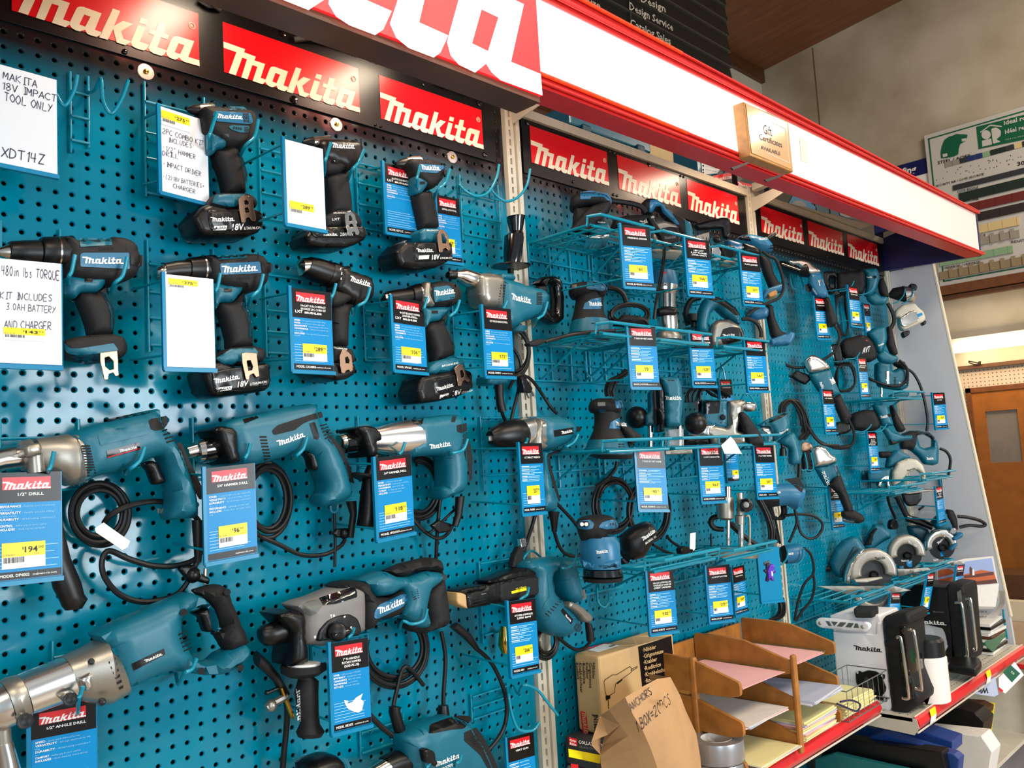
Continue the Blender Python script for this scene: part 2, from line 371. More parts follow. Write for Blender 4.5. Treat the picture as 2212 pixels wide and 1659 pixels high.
class Thing:
    def __init__(s, name, label, cat, origin=(0, 0, 0), group=None, kind=None):
        s.o = V(origin); s.e = bpy.data.objects.new(name,None); COL.objects.link(s.e); s.e.location = s.o; s.e.empty_display_size = .02
        s.e['label'] = label; s.e['category'] = cat
        if group: s.e['group'] = group
        if kind: s.e['kind'] = kind
        s.bv = []; s.geo = ([], [])
    def part(s, name, *geoms, parent=None, label=None, solid=True):
        gs = []
        for g in geoms:
            if g is None: continue
            if isinstance(g, list): gs += g
            else: gs.append(g)
        ob = build(name, gs, origin=s.o)
        ob.parent = s.e if parent is None else parent
        ob.location = (0, 0, 0)
        if label: ob['label'] = label
        if solid:
            for g in gs:
                st = len(s.geo[0]); s.geo[0].extend([V(v) for v in g[0]]); s.geo[1].extend([tuple(st+i for i in f) for f in g[1]])
        return ob
    def drape(s, g, lift=.0007):
        """lay flat lettering on the thing's own surface"""
        bvh = BVHTree.FromPolygons(s.geo[0], s.geo[1]); out = []
        for v in g[0]:
            d = (V(v)-CAM).normalized(); h = bvh.ray_cast(CAM, d)
            if h[0] is None or abs((h[0]-V(v)).length) > .06: out.append(V(v)-d*.001)
            else: out.append(h[0]-d*lift)
        return (out, g[1], g[2], False)
    def overlay(s, name, pl, pts, m, off, rad, lift=.0013, parent=None, label=None):
        """a thin moulded layer lying on the body already built"""
        g = skin(pl,pts,m,off,rad); bvh = BVHTree.FromPolygons(s.geo[0],s.geo[1]); top = []; bot = []
        for v in g[0]:
            d = (V(v)-CAM).normalized(); h = bvh.ray_cast(CAM,d); t = (pl.o-CAM).dot(pl.n)/d.dot(pl.n)
            if h[0] is None or (h[0]-CAM).length > t+.012: a = CAM+d*(t-.002)
            else: a = h[0]
            top.append(a-d*lift); bot.append(a+d*.003)
        n = len(top); ec = {}; fs = list(g[1])
        for f in g[1]:
            for i in range(3):
                e = (f[i],f[(i+1) % 3]); q = (min(e),max(e)); ec[q] = None if q in ec else e
        fs += [(e[1], e[0], n+e[0], n+e[1]) for e in ec.values() if e]
        return s.part(name, (top+bot, fs, m, True), parent=parent, label=label)
    def decal(s, name, *geoms, parent=None, label=None, lift=.0007):
        return s.part(name,[s.drape(g,lift) for g in geoms if g],parent=parent,label=label,solid=False)
def single(name, geoms, label, cat, origin=None, group=None, kind=None):
    gs = []
    for g in geoms: gs += g if isinstance(g, list) else [g]
    if origin is None:
        n = sum(len(g[0]) for g in gs); c = V((0, 0, 0))
        for g in gs:
            for v in g[0]: c += V(v)
        origin = c/n
    ob = build(name, gs, origin=origin); ob['label'] = label; ob['category'] = cat
    if group: ob['group'] = group
    if kind: ob['kind'] = kind
    return ob
def struct(name, *geoms, label=None):
    gs = []
    for g in geoms: gs += g if isinstance(g, list) else [g]
    ob = build(name, gs); ob['kind'] = 'structure'
    if label: ob['label'] = label
    return ob
def child(parent, name, *geoms, label=None):
    gs = []
    for g in geoms: gs += g if isinstance(g, list) else [g]
    ob = build(name,gs,origin=parent.location); ob.parent = parent; ob.location = (0,0,0)
    if label: ob['label'] = label
    return ob

# ------------------------------------------------------------------ material list
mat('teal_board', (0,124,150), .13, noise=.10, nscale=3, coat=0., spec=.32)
mat('board_dark', (14,20,24), .6)
mat('steel_beige', (206,200,182), .42, noise=.12, nscale=14)
mat('steel_slot', (25,24,22), .8)
mat('sign_black', (14,14,15), .28, spec=.4)
mat('sign_red', (224,14,28), .26)
mat('sign_cream', (236,226,200), .35)
mat('trim_glow', (255,66,14), .4, emit=.55, noise=.3, nscale=60, rgb2=(214,20,20))  # light leaking through the rails, put into the trim as emission
mat('trim_red', (214,38,36), .35, noise=.15, nscale=40)
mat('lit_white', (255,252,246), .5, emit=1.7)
mat('lit_red', (255,26,34), .4, emit=1.25)
mat('panel_white', (238,232,222), .3, noise=.04, nscale=5)
mat('wire_teal', (0,136,162), .28, coat=.1)
mat('holder_teal', (0,126,170), .3, spec=.35)
mat('teal', (0,98,120), .42, bump=.15, bscale=900, bdist=.0006)
mat('teal_shiny', (0,92,118), .25, coat=.2)
mat('teal_dark', (0,62,80), .4)
mat('teal_blue', (28,104,142), .35)
mat('rubber', (30,30,31), .6, spec=.25, bump=.2, bscale=700, bdist=.0006)
mat('black', (12,12,13), .36, spec=.35)
mat('black_gloss', (10,10,11), .12, coat=.5)
mat('grip_grey', (52,52,54), .5)
mat('cable', (18,18,19), .45, spec=.35)
mat('vent', (4,8,10), .8)
mat('alu', (158,154,144), .36, metal=.8, bump=.15, bscale=500, bdist=.0006)
mat('alu_bright', (214,212,206), .2, metal=.95)
mat('chrome', (205,200,190), .18, metal=1.)
mat('copper', (176,138,112), .32, metal=1.)
mat('print_white', (240,240,236), .5)
mat('print_black', (10,10,11), .3, spec=.3)
mat('print_red', (222,20,34), .35)
mat('print_blue', (0,132,194), .35, spec=.25)
mat('print_pale', (150,208,236), .5)
mat('card_white', (236,238,240), .4, coat=.1)
mat('sticker_yellow', (250,226,12), .4)
mat('sticker_white', (244,244,240), .4)
mat('ink', (40,34,70), .5)
mat('ink_black', (24,22,26), .5)
mat('ink_grey', (120,118,116), .5)
mat('plate_black', (14,14,15), .25, spec=.35)
mat('plaster',(196,184,164),.75,noise=.22,nscale=1.4,rgb2=(158,142,116),bump=.1,bscale=40)
mat('plaster_pale', (212,206,194), .8, noise=.1, nscale=2)
mat('floor_vinyl', (170,150,128), .4, noise=.2, nscale=3)
mat('endpanel', (196,197,202), .45)
mat('edge_cream', (226,216,190), .4)
mat('navy', (18,26,84), .35)
mat('wood_dark', (92,56,30), .5, noise=.35, nscale=12)
mat('wood_red', (112,66,34), .42, noise=.3, nscale=18)
mat('wood_door', (152,92,34), .35, noise=.22, nscale=9)
mat('wood_frame', (190,132,66), .35, noise=.3, nscale=45)
mat('wood_tray', (178,116,50), .42, noise=.35, nscale=26)
mat('wood_tray_floor', (116,92,62), .7, noise=.5, nscale=60)
mat('kraft', (186,144,98), .75, noise=.12, nscale=20, bump=.3, bscale=60)
mat('carton', (200,164,112), .6, noise=.06, nscale=30)
mat('carton_in', (110,84,56), .7)
mat('green_print', (16,92,62), .4)
mat('tube_lit', (255,236,196), .5, emit=9.)
mat('brass', (200,160,70), .2, metal=1.)
def wood_planks(name, rgb, width, ax=0):
    m = mat(name, rgb, .5); nt = m.node_tree; b = nt.nodes['Principled BSDF']
    tc = nt.nodes.new('ShaderNodeTexCoord'); mp = nt.nodes.new('ShaderNodeMapping'); nt.links.new(tc.outputs['Object'],mp.inputs['Vector'])
    sp = nt.nodes.new('ShaderNodeSeparateXYZ'); nt.links.new(tc.outputs['Object'],sp.inputs[0])
    dv = nt.nodes.new('ShaderNodeMath'); dv.operation = 'DIVIDE'; dv.inputs[1].default_value = width; nt.links.new(sp.outputs[ax],dv.inputs[0])
    fr = nt.nodes.new('ShaderNodeMath'); fr.operation = 'FRACT'; nt.links.new(dv.outputs[0],fr.inputs[0])
    r = nt.nodes.new('ShaderNodeValToRGB'); r.color_ramp.elements[0].position = .0; r.color_ramp.elements[0].color = (0,0,0,1)
    r.color_ramp.elements[1].position = .06; r.color_ramp.elements[1].color = (1,1,1,1); nt.links.new(fr.outputs[0],r.inputs['Fac'])
    n = nt.nodes.new('ShaderNodeTexNoise'); n.inputs['Scale'].default_value = 3; mp.inputs['Scale'].default_value = (6,1,1) if ax == 0 else (1,6,1)
    nt.links.new(mp.outputs['Vector'], n.inputs['Vector'])
    c = lin(rgb); mx = nt.nodes.new('ShaderNodeMix'); mx.data_type = 'RGBA'; mx.inputs['A'].default_value = tuple(x*.6 for x in c)+(1,); mx.inputs['B'].default_value = tuple(x*1.2 for x in c)+(1,)
    nt.links.new(n.outputs['Fac'], mx.inputs['Factor'])
    m2 = nt.nodes.new('ShaderNodeMix'); m2.data_type = 'RGBA'; m2.inputs['A'].default_value = tuple(x*.25 for x in c)+(1,)
    nt.links.new(mx.outputs['Result'],m2.inputs['B']); nt.links.new(r.outputs['Color'],m2.inputs['Factor']); nt.links.new(m2.outputs['Result'],b.inputs['Base Color'])
wood_planks('ceiling_planks', (124,78,46), .14, 0)
def board_nodes():
    """the painted display board: a black band at its top fading to teal, dented sheet steel"""
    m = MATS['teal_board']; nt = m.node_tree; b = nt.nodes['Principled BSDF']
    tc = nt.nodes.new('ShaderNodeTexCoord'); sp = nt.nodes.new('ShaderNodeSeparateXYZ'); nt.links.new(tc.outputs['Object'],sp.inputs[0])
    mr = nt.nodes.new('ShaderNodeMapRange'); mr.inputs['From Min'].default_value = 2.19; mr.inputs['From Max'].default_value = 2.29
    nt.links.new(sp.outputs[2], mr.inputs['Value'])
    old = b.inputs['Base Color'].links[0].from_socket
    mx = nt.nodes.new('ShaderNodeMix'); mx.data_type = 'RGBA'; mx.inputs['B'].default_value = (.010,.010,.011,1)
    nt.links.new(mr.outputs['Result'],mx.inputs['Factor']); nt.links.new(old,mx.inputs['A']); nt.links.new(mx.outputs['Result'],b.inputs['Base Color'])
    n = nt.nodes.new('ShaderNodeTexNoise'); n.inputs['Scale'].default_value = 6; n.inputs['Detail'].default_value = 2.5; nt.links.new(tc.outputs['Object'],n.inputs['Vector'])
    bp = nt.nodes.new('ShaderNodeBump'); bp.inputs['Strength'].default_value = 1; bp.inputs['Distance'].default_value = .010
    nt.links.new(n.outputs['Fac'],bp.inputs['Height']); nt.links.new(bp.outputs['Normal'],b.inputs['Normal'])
board_nodes()
# ------------------------------------------------------------------ the room
CX, CY = 8.5, 2.99
struct('floor', box(-6, 9, -5.2, 3.3, -.05, 0, 'floor_vinyl'))
struct('wall_back', box(-6, CX, CY, CY+.1, 0, 5.9, 'plaster_pale'))
struct('wall_right',box(CX,CX+.1,-5.2,CY,1.98,7.2,'plaster'),box(CX,CX+.1,1.14,CY,0,1.98,'plaster'),box(CX,CX+.1,-5.2,.3,0,1.98,'plaster'))
struct('ceiling',hexa([(-6,CY+.1,5.85),(9,CY+.1,5.85),(9,CY+.1,5.97),(-6,CY+.1,5.97),(-6,-2.2,6.38),(9,-2.2,6.38),(9,-2.2,6.5),(-6,-2.2,6.5)],'ceiling_planks'))
struct('trim_1', box(-6, CX, CY-.05, CY, 5.72, 5.86, 'wood_dark'))
struct('trim_2',box(-6,6.0,CY-.10,CY,4.35,4.47,'wood_red'),label='brown wooden rail along the back wall')
# seam in the far wall
struct('trim_3',box(CX-.004,CX,2.35,2.36,3,5.9,'wood_tray_floor'),label='thin seam down the far wall')
# ------------------------------------------------------------------ pegboards
def pegboard(name, x0, x1, z0, z1, hx, label, washers=(), nh=None):
    P = .0254; fv = []; ff = []; rv = []; rf = []
    i0 = math.ceil((x0+.014-hx)/P); i1 = math.floor((x1-.014-hx)/P)
    j0 = math.ceil((z0+.014-2.3)/P); j1 = math.floor((z1-.014-2.3)/P)
    X0 = hx+(i0-.5)*P; X1 = hx+(i1+.5)*P; Z0 = 2.3+(j0-.5)*P; Z1 = 2.3+(j1+.5)*P
    N = 8; cs = [(math.cos(2*math.pi*(k+.5)/N),math.sin(2*math.pi*(k+.5)/N)) for k in range(N)]
    prof = [(.0058, 0), (.0049, .0006), (.0041, .0016), (.0036, .0032)]
    h = P/2
    sq = [(h,h*.414),(h*.414,h),(-h*.414,h),(-h,h*.414),(-h,-h*.414),(-h*.414,-h),(h*.414,-h),(h,-h*.414)]
    cor = [(h, h), (-h, h), (-h, -h), (h, -h)]
    for i in range(i0, i1+1):
        for j in range(j0, j1+1):
            cx = hx+i*P; cz = 2.3+j*P; s = len(fv)
            for a, b in sq: fv.append((cx+a, 0, cz+b))
            for a, b in cs: fv.append((cx+a*prof[0][0], 0, cz+b*prof[0][0]))
            for a, b in cor: fv.append((cx+a, 0, cz+b))
            sqo = [0, 1, 2, 3, 4, 5, 6, 7]
            for k in range(N):
                l = (k+1) % N; ff.append((s+k, s+8+k, s+8+l, s+l))
            ff += [(s+0, s+1, s+16), (s+2, s+3, s+17), (s+4, s+5, s+18), (s+6, s+7, s+19)]
            s = len(rv)
            for r, y in prof:
                for a, b in cs: rv.append((cx+a*r, y, cz+b*r))
            for q in range(len(prof)-1):
                for k in range(N):
                    l = (k+1) % N; rf.append((s+q*N+k, s+(q+1)*N+k, s+(q+1)*N+l, s+q*N+l))
    g = [(fv, ff, 'teal_board', False), (rv, rf, 'teal_board', True)]
    for a,b,c,d in ((x0,X0,z0,z1),(X1,x1,z0,z1),(X0,X1,z0,Z0),(X0,X1,Z1,z1)):
        if b-a > 1e-4 and d-c > 1e-4: g.append(([(a,0,c),(b,0,c),(b,0,d),(a,0,d)],[(0,1,2,3)],'teal_board',False))
    t = single(name,g,label,'pegboard',origin=(0,0,0),group='pegboard panels of the tool display')
    return t
BAYS = [(-.075, 1.143), (1.195, 2.370), (2.415, 3.600)]
LB = ['teal metal pegboard panel on the left, the one nearest the camera','teal metal pegboard panel in the middle behind the wire shelves','teal metal pegboard panel on the right beside the grey end panel']
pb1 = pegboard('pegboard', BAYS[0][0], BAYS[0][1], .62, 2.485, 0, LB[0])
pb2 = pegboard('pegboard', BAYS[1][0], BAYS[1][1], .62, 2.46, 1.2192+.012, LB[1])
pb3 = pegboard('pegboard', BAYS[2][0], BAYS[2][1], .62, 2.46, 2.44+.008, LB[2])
# closed back of the fixture behind the boards
t = Thing('display_fixture','steel frame and back of the tool display wall behind the pegboards','display fixture',(1.7,.05,0))
t.part('back_panel', box(-.08, 3.62, .05, .06, .1, 2.45, 'board_dark'))
t.part('base_panel', box(-.08, 3.62, -.02, .05, 0, .60, 'teal_dark'))
RAILX = [(-.1, 1.143, 2.485), (1.195, 2.37, 2.462), (2.415, 3.60, 2.465)]
for a, b, z in RAILX[1:]:
    t.part('top_rail', box(a, b, -.014, .035, z, z+.024, 'steel_beige'))
t.part('top_shelf', box(1.2, 3.6, .035, .60, 2.44, 2.455, 'steel_beige'))
def upright(x0, x1, z0, z1, label):
    w = x1-x0; g = [box(x0,x0+w*.24,-.012,.03,z0,z1,'steel_beige'),box(x0+w*.38,x0+w*.62,-.012,.03,z0,z1,'steel_beige'),
         box(x0+w*.72,x1,-.016,.03,z0,z1,'steel_beige'),box(x0+w*.62,x0+w*.72,-.004,.03,z0,z1,'steel_beige'),box(x0+.003,x1-.003,.0,.03,z0,z1,'steel_slot')]
    z = z0
    while z < z1:
        g.append(box(x0+w*.24,x0+w*.38,-.0115,.0,z,z+.009,'steel_beige')); z += .0254
    single('slotted_upright',g,label,'upright',origin=((x0+x1)/2,0,z0),group='slotted uprights between the pegboards')
upright(1.145,1.193,0,2.50,'beige slotted steel upright between the left and middle pegboards')
upright(2.372,2.413,0,2.50,'beige slotted steel upright between the middle and right pegboards')
upright(3.602, 3.628, 0, 2.49, 'beige slotted steel upright beside the grey end panel')
# ------------------------------------------------------------------ black sign boards with red logo panels
def sign_panel(t, x0, x1, z0, z1, y):
    p = ypl(y)
    r = t.part('logo_panel',slab(p,[(x0,z0),(x1,z0),(x1,z1),(x0,z1)],'sign_red',th=.001,off=.001,bev=0,rad=0,px=False))
    h = z1-z0; g = onp((x0,y-.0018,z0),(x1,y-.0018,z0),(x0,y-.0018,z1),logo_mesh(),'sign_cream')
    child_part(t, r, 'lettering', g)
    cx, cz, rr = x0+(x1-x0)*.958, z0+h*.72, h*.055
    ring = [V((cx+rr*math.cos(a*math.pi/8),y-.0018,cz+rr*math.sin(a*math.pi/8))) for a in range(17)]
    child_part(t,r,'registered_mark',tube(ring,.0009,'sign_cream',n=4,sub=0),onp((cx-rr*.45,y-.0018,cz-rr*.5),(cx+rr*.45,y-.0018,cz-rr*.5),(cx-rr*.45,y-.0018,cz+rr*.5),text_mesh('R'),'sign_cream'))
def child_part(t, par, name, *g): return t.part(name, *g, parent=par, solid=False)
def sign(x0, x1, z0, z1, panels, label, y=-.006, holes=()):
    t = Thing('sign_board',label,'sign',((x0+x1)/2,y,(z0+z1)/2),'black sign boards above the pegboards')
    p = ypl(y)
    t.part('board',slab(p,[(x0,z0),(x1,z0),(x1,z1),(x0,z1)],'sign_black',th=.003,off=0,bev=.0008,rad=0,px=False))
    for a, b, c, d in panels: sign_panel(t, a, b, c, d, y)
    for hx, hz, r in holes:
        t.part('screw',lathe(V((hx,y-.004,hz)),V((hx,y,hz)),[(0,r*.5),(.3,r*.9),(1,r)],'black_gloss',n=12),solid=False)
    return t
s1 = sign(-.06,1.112,2.316,2.478,[(.010,.328,2.336,2.441),(.3775,.694,2.3395,2.4415),(.751,1.067,2.341,2.443)],'black sign board with three red logo panels above the left pegboard',
     holes=[(.19,2.322,.005),(.355,2.47,.004),(.375,2.47,.004),(.508,2.462,.009),(.53,2.325,.009),(.73,2.47,.004),(.745,2.47,.004),(.735,2.322,.003),(.75,2.322,.003),(.88,2.456,.004),(1.06,2.46,.009),(1.07,2.328,.007),(-.03,2.35,.009)])
s2 = sign(1.213,2.366,2.312,2.461,[(1.243,1.571,2.345,2.447),(1.62,1.943,2.345,2.450),(1.988,2.308,2.347,2.450)],'black sign board with three red logo panels above the middle pegboard',
     holes=[(1.235,2.452,.007),(1.40,2.453,.003),(1.585,2.452,.004),(1.605,2.452,.004),(1.41,2.325,.004),(1.59,2.322,.004),(1.608,2.322,.004),(1.78,2.452,.008),(1.955,2.453,.004),(1.972,2.453,.004)])
s3 = sign(2.42,3.598,2.312,2.463,[(2.470,2.800,2.346,2.447),(2.849,3.167,2.350,2.451),(3.216,3.537,2.352,2.453)],'black sign board with three red logo panels above the right pegboard',
     holes=[(3.0, 2.325, .005)])
for i, (x, z) in enumerate([(9*.0254, 2.3-.002), (25*.0254, 2.3), (38*.0254, 2.3)]):
    single('fender_washer',[lathe(V((x,-.0022,z)),V((x,0,z)),[(0,.004),(.01,.0145),(.5,.0155),(1,.0155)],'alu_bright',n=24),
                             lathe(V((x,-.006,z)),V((x,-.002,z)),[(0,.002),(.2,.0042),(1,.005)],'brass',n=12)],
           'silver washer with brass screw '+['under the leftmost logo panel of the left board','under the middle logo panel of the left board','under the rightmost logo panel of the left board'][i],'washer',group='washers below the left sign board')
# ------------------------------------------------------------------ canopy
def hb(px_l,px_r,Y):  # line through two photo points on the canopy front plane, as a function of X
    a = ypl(Y).c(*px_l); b = ypl(Y).c(*px_r)
    return lambda X: a.z+(b.z-a.z)*(X-a.x)/(b.x-a.x)
YF = -.41; XL, XR = -.5, 3.60
zt = hb((1280,0),(2112,453),YF-.012); zw1 = hb((1250,41),(2100,459),YF); zw0 = hb((1159,155),(2106,540),YF); zb = hb((1162,181),(2120,549),YF-.012)
def strip(x0, x1, y0, y1, f0, f1, m, d0=0, d1=0):
    return hexa([(x0,y0,f0(x0)+d0),(x1,y0,f0(x1)+d0),(x1,y0,f1(x1)+d1),(x0,y0,f1(x0)+d1),(x0,y1,f0(x0)+d0),(x1,y1,f0(x1)+d0),(x1,y1,f1(x1)+d1),(x0,y1,f1(x0)+d1)],m)
t = Thing('canopy','long white canopy box with red rails running above the whole display','canopy',(1.6,YF,2.3))
XM = 1.78
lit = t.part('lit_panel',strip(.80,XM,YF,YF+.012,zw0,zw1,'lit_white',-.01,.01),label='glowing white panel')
t.part('plain_panel', strip(XM, XR-.01, YF, YF+.012, zw0, zw1, 'panel_white', -.01, .01))
for nm, f0, f1 in (('top_rail', zw1, zt), ('bottom_rail', zb, zw0)):
    g = [strip(.80 if nm == 'bottom_rail' else XL,XR,YF-.004,YF+.055,f0,f1,'trim_red')]
    for k in (.28, .76):
        pts = [V((x,YF-.010,f0(x)*(1-k)+f1(x)*k)) for x in (.80 if nm == 'bottom_rail' else XL,1.5,2.5,XR+.01)]
        g.append(tube(pts, abs(f1(XR)-f0(XR))*.26, 'trim_red', n=12, sub=4))
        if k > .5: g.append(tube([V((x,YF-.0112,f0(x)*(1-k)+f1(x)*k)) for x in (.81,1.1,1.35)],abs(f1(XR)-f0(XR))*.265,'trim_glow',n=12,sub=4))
    t.part(nm, g)
t.part('end_board',hexa([(3.60,YF,zb(3.6)),(3.615,YF,zb(3.6)),(3.615,YF,zt(3.6)),(3.60,YF,zt(3.6)),(3.60,.02,2.338),(3.615,.02,2.338),(3.615,.02,2.52),(3.60,.02,2.52)],'navy'),label='navy blue end board')
t.part('roof_board', box(XL, 3.60, YF+.05, .0, 2.548, 2.556, 'sign_black'))
def brk(pts, blk, X, label):
    t.part('bracket',slab(xpl(X),pts,'steel_beige',th=.004,off=0,bev=0,rad=1),slab(xpl(X-.015),blk,'steel_beige',th=.03,off=0,bev=0,rad=1))
brk([(1099,236),(1160,205),(1183,213),(1140,244),(1100,272)],[(1096,204),(1113,190),(1150,200),(1098,226)],1.17,'')
brk([(1616,432),(1690,398),(1703,408),(1660,437),(1620,461)],[(1623,396),(1650,387),(1668,394),(1625,411)],2.40,'')
brk([(1907,517),(1953,503),(1970,507),(1969,512),(1910,540)],[(1908,502),(1940,492),(1948,496),(1908,514)],3.61,'')
# lit sign hung on the canopy's left part
t = Thing('lit_logo_sign','big glowing red and white logo sign across the top left','sign',(.2,-.43,2.45))
SX0, SX1, SZ0, SZ1 = -.388, .819, 2.262, 2.655
fr = t.part('case', box(SX0, SX1, -.425, -.36, SZ0-.012, SZ1, 'wood_dark'))
fc = t.part('face', box(SX0, SX1, -.432, -.4255, SZ0, SZ1, 'lit_red'))
child_part(t,fc,'lettering',onp((SX0,-.4328,SZ0),(SX1,-.4328,SZ0),(SX0,-.4328,SZ1),logo_mesh(),'lit_white'))
# ------------------------------------------------------------------ grey end panel
pe = xpl(3.632)
t = Thing('end_panel','tall pale grey end panel that widens towards its foot','end panel',(3.64,-.2,0))
e = [(.03, 0), (.03, 2.335), (-.20, 2.335), (-.36, .8), (-.40, 0)]
t.part('panel',slab(Pl((3.632,0,0),(0,1,0),(0,0,1)),e,'endpanel',th=.02,off=0,bev=0,rad=0,px=False))
t.part('edge_strip',hexa([(3.631,-.36,.8),(3.654,-.36,.8),(3.654,-.20,2.336),(3.631,-.20,2.336),(3.631,-.366,.8),(3.654,-.366,.8),(3.654,-.206,2.336),(3.631,-.206,2.336)],'edge_cream'))
p = xpl(3.628)
t.part('corner_brace',slab(p,[(1951,558),(1956,558),(1957,577),(1975,574),(1976,580),(1951,583)],'steel_beige',th=.003,off=0,bev=0,rad=0))
# ------------------------------------------------------------------ shelves under the pegboards
mat('rail_red', (212, 36, 42), .3)
mat('dark_in', (12, 14, 18), .7)
def shelf(x0, x1, yf, zt_, label, dots):
    t = Thing('base_shelf',label,'shelf',((x0+x1)/2,0,zt_),'steel shelves below the pegboards')
    t.part('deck', box(x0, x1, yf, -.001, zt_-.012, zt_, 'steel_beige'))
    for a, b in ((x0, x0+.003), (x1-.003, x1)):
        t.part('end_plate',slab(Pl((a,0,0),(0,1,0),(0,0,1)),[(-.001,zt_-.001),(yf-.012,zt_-.001),(yf-.018,zt_-.03),(yf-.002,zt_-.052),(-.001,zt_-.034)],'steel_beige',th=.003,off=0,bev=0,rad=0,px=False))
    P = Pl((0, 0, 0), (0, 1, 0), (0, 0, 1))
    prof = [(yf-.004,zt_+.004),(yf-.016,zt_-.004),(yf-.021,zt_-.02),(yf-.014,zt_-.034),(yf-.006,zt_-.042),(yf-.002,zt_-.042),(yf-.010,zt_-.022)]
    n = len(prof)
    def ext(pr,m,a,b): return ([(a,y,z) for y,z in pr]+[(b,y,z) for y,z in pr],[(i,(i+1) % n,(i+1) % n+n,i+n) for i in range(n)]+[tuple(range(n)),tuple(range(2*n-1,n-1,-1))],m,False)
    t.part('price_rail', ext(prof, 'rail_red', x0+.002, x1-.002))
    t.part('rail_lip',tube([V((x0,yf-.013,zt_-.043)),V((x1,yf-.013,zt_-.043))],.003,'steel_beige',sub=0),tube([V((x0,yf-.006,zt_+.004)),V((x1,yf-.006,zt_+.004))],.0025,'steel_beige',sub=0))
    g = []
    for i in range(int((x1-x0)/.0254)-1):
        for y in dots:
            cx = x0+.025+i*.0254; g.append(([(cx-.003,y-.002,zt_+.0006),(cx+.003,y-.002,zt_+.0006),(cx+.003,y+.002,zt_+.0006),(cx-.003,y+.002,zt_+.0006)],[(0,1,2,3)],'vent',False))
    t.part('perforations', g, solid=False)
    return t
shelf(-.06,1.14,-.31,.742,'beige steel shelf along the floor of the left bay',(-.27,))
shelf(1.20,2.368,-.305,.742,'beige steel shelf with a red price rail carrying the carton and paper trays',(-.27,-.23))
sh3 = shelf(2.412,3.60,-.398,.693,'beige perforated steel shelf with a red price rail carrying the radios',(-.375,-.35,-.30,-.25,-.2))
for i, x in enumerate((2.50, 3.07)):
    a = -.4225; z = .668
    w = single('shelf_price_tag',[([(x,-.420,.70),(x+.05,-.420,.70),(x+.05,-.4225,.678),(x,-.4225,.678)],[(0,1,2,3)],'sticker_yellow',False),
        ([(x,-.4225,.678),(x+.05,-.4225,.678),(x+.05,-.417,.655),(x,-.417,.655)],[(0,1,2,3)],'sticker_white',False)],
        ['yellow and white price tag at the near end of the red price rail','yellow and white price tag on the red price rail below the black pouch'][i],'price tag',group='price tags on the red shelf rail')

# ------------------------------------------------------------------ helpers for printed boards
def quad(pl, a, b, c, d, m, off=0.): return flat(pl, [a, b, c, d], m, off)
def pbox(name,q,Y,depth,m,label,cat,group=None,decals=(),th_name='body',side=None):
    """box with its front on the plane y = Y; q = two opposite corners or four corner pixels"""
    p = ypl(Y)
    if len(q) == 2: (x0,y0),(x1,y1) = q; A = p.c(x0,y1); B = p.c(x1,y0); P = [(A.x,A.z),(B.x,A.z),(B.x,B.z),(A.x,B.z)]
    else: P = [(p.c(*z).x, p.c(*z).z) for z in q]
    zm = min(z[1] for z in P)
    if Y < 1: P = [(a, 2.4555 if b < zm+.05 else b) for a, b in P]
    t = Thing(name, label, cat, (P[0][0], Y, 2.4555), group)
    t.part(th_name, slab(p, P, m, th=depth, off=0, bev=.002, rad=0, px=False))
    return t
# ------------------------------------------------------------------ hanging slatted direction sign
Y0 = 1.9; p = ypl(Y0)
mat('slat', (40,40,38), .45, noise=.1); mat('slat_edge', (74,74,66), .4)
t = Thing('slatted_sign','black slatted department sign with white lettering hanging high behind the canopy','sign',(5.0,Y0,4.2))
R = p.c(1578, 165); Rt = p.c(1575, 0)
xl = p.c(1020, 0).x; zz = R.z-.35; xr = R.x; st = (p.c(1577, 143).z - p.c(1573, 81).z)
step = abs(p.c(1577, 145).z-p.c(1576, 113).z)
g = []; k = 0; z = p.c(1577, 146).z-4*step
while z < 5.75:
    g.append(hexa([(xl,Y0-.02,z),(xr,Y0-.02,z),(xr,Y0,z+step*.9),(xl,Y0,z+step*.9),(xl,Y0+.05,z),(xr,Y0+.05,z),(xr,Y0+.05,z+step*.9),(xl,Y0+.05,z+step*.9)],'slat'))
    g.append(box(xl, xr, Y0-.022, Y0+.05, z+step*.9, z+step, 'slat_edge')); z += step
for q in g[:]: pass
t.part('slats', g)
xd = p.c(1357, 40).x
t.part('divider',box(xd-.006,xd+.006,Y0-.024,Y0-.02,p.c(1358,60).z-1.5*step,5.7,'slat_edge'),solid=False)
for s,a,b,c in (('Design Service',(1359.5,20),(1454,67),(1359.5,4)),('Catalog Sales',(1362,56),(1449,97),(1361.5,40)),('Kitchen Design',(1310,-30),(1438,27),(1309,-47)),('Cut to Size',(1205,-22),(1297,20),(1205,-37)),('Estimating',(1364,92),(1440,128),(1364,76))):
    t.part('lettering', tx(ypl(Y0-.03), s, a, b, c, 'sign_cream', bold=.015), solid=False)
t.part('hanging_rod',box(xl+.3,xl+.32,Y0,Y0+.02,5.7,6.0,'slat_edge'),box(xr-.32,xr-.3,Y0,Y0+.02,5.7,6.0,'slat_edge'),solid=False)
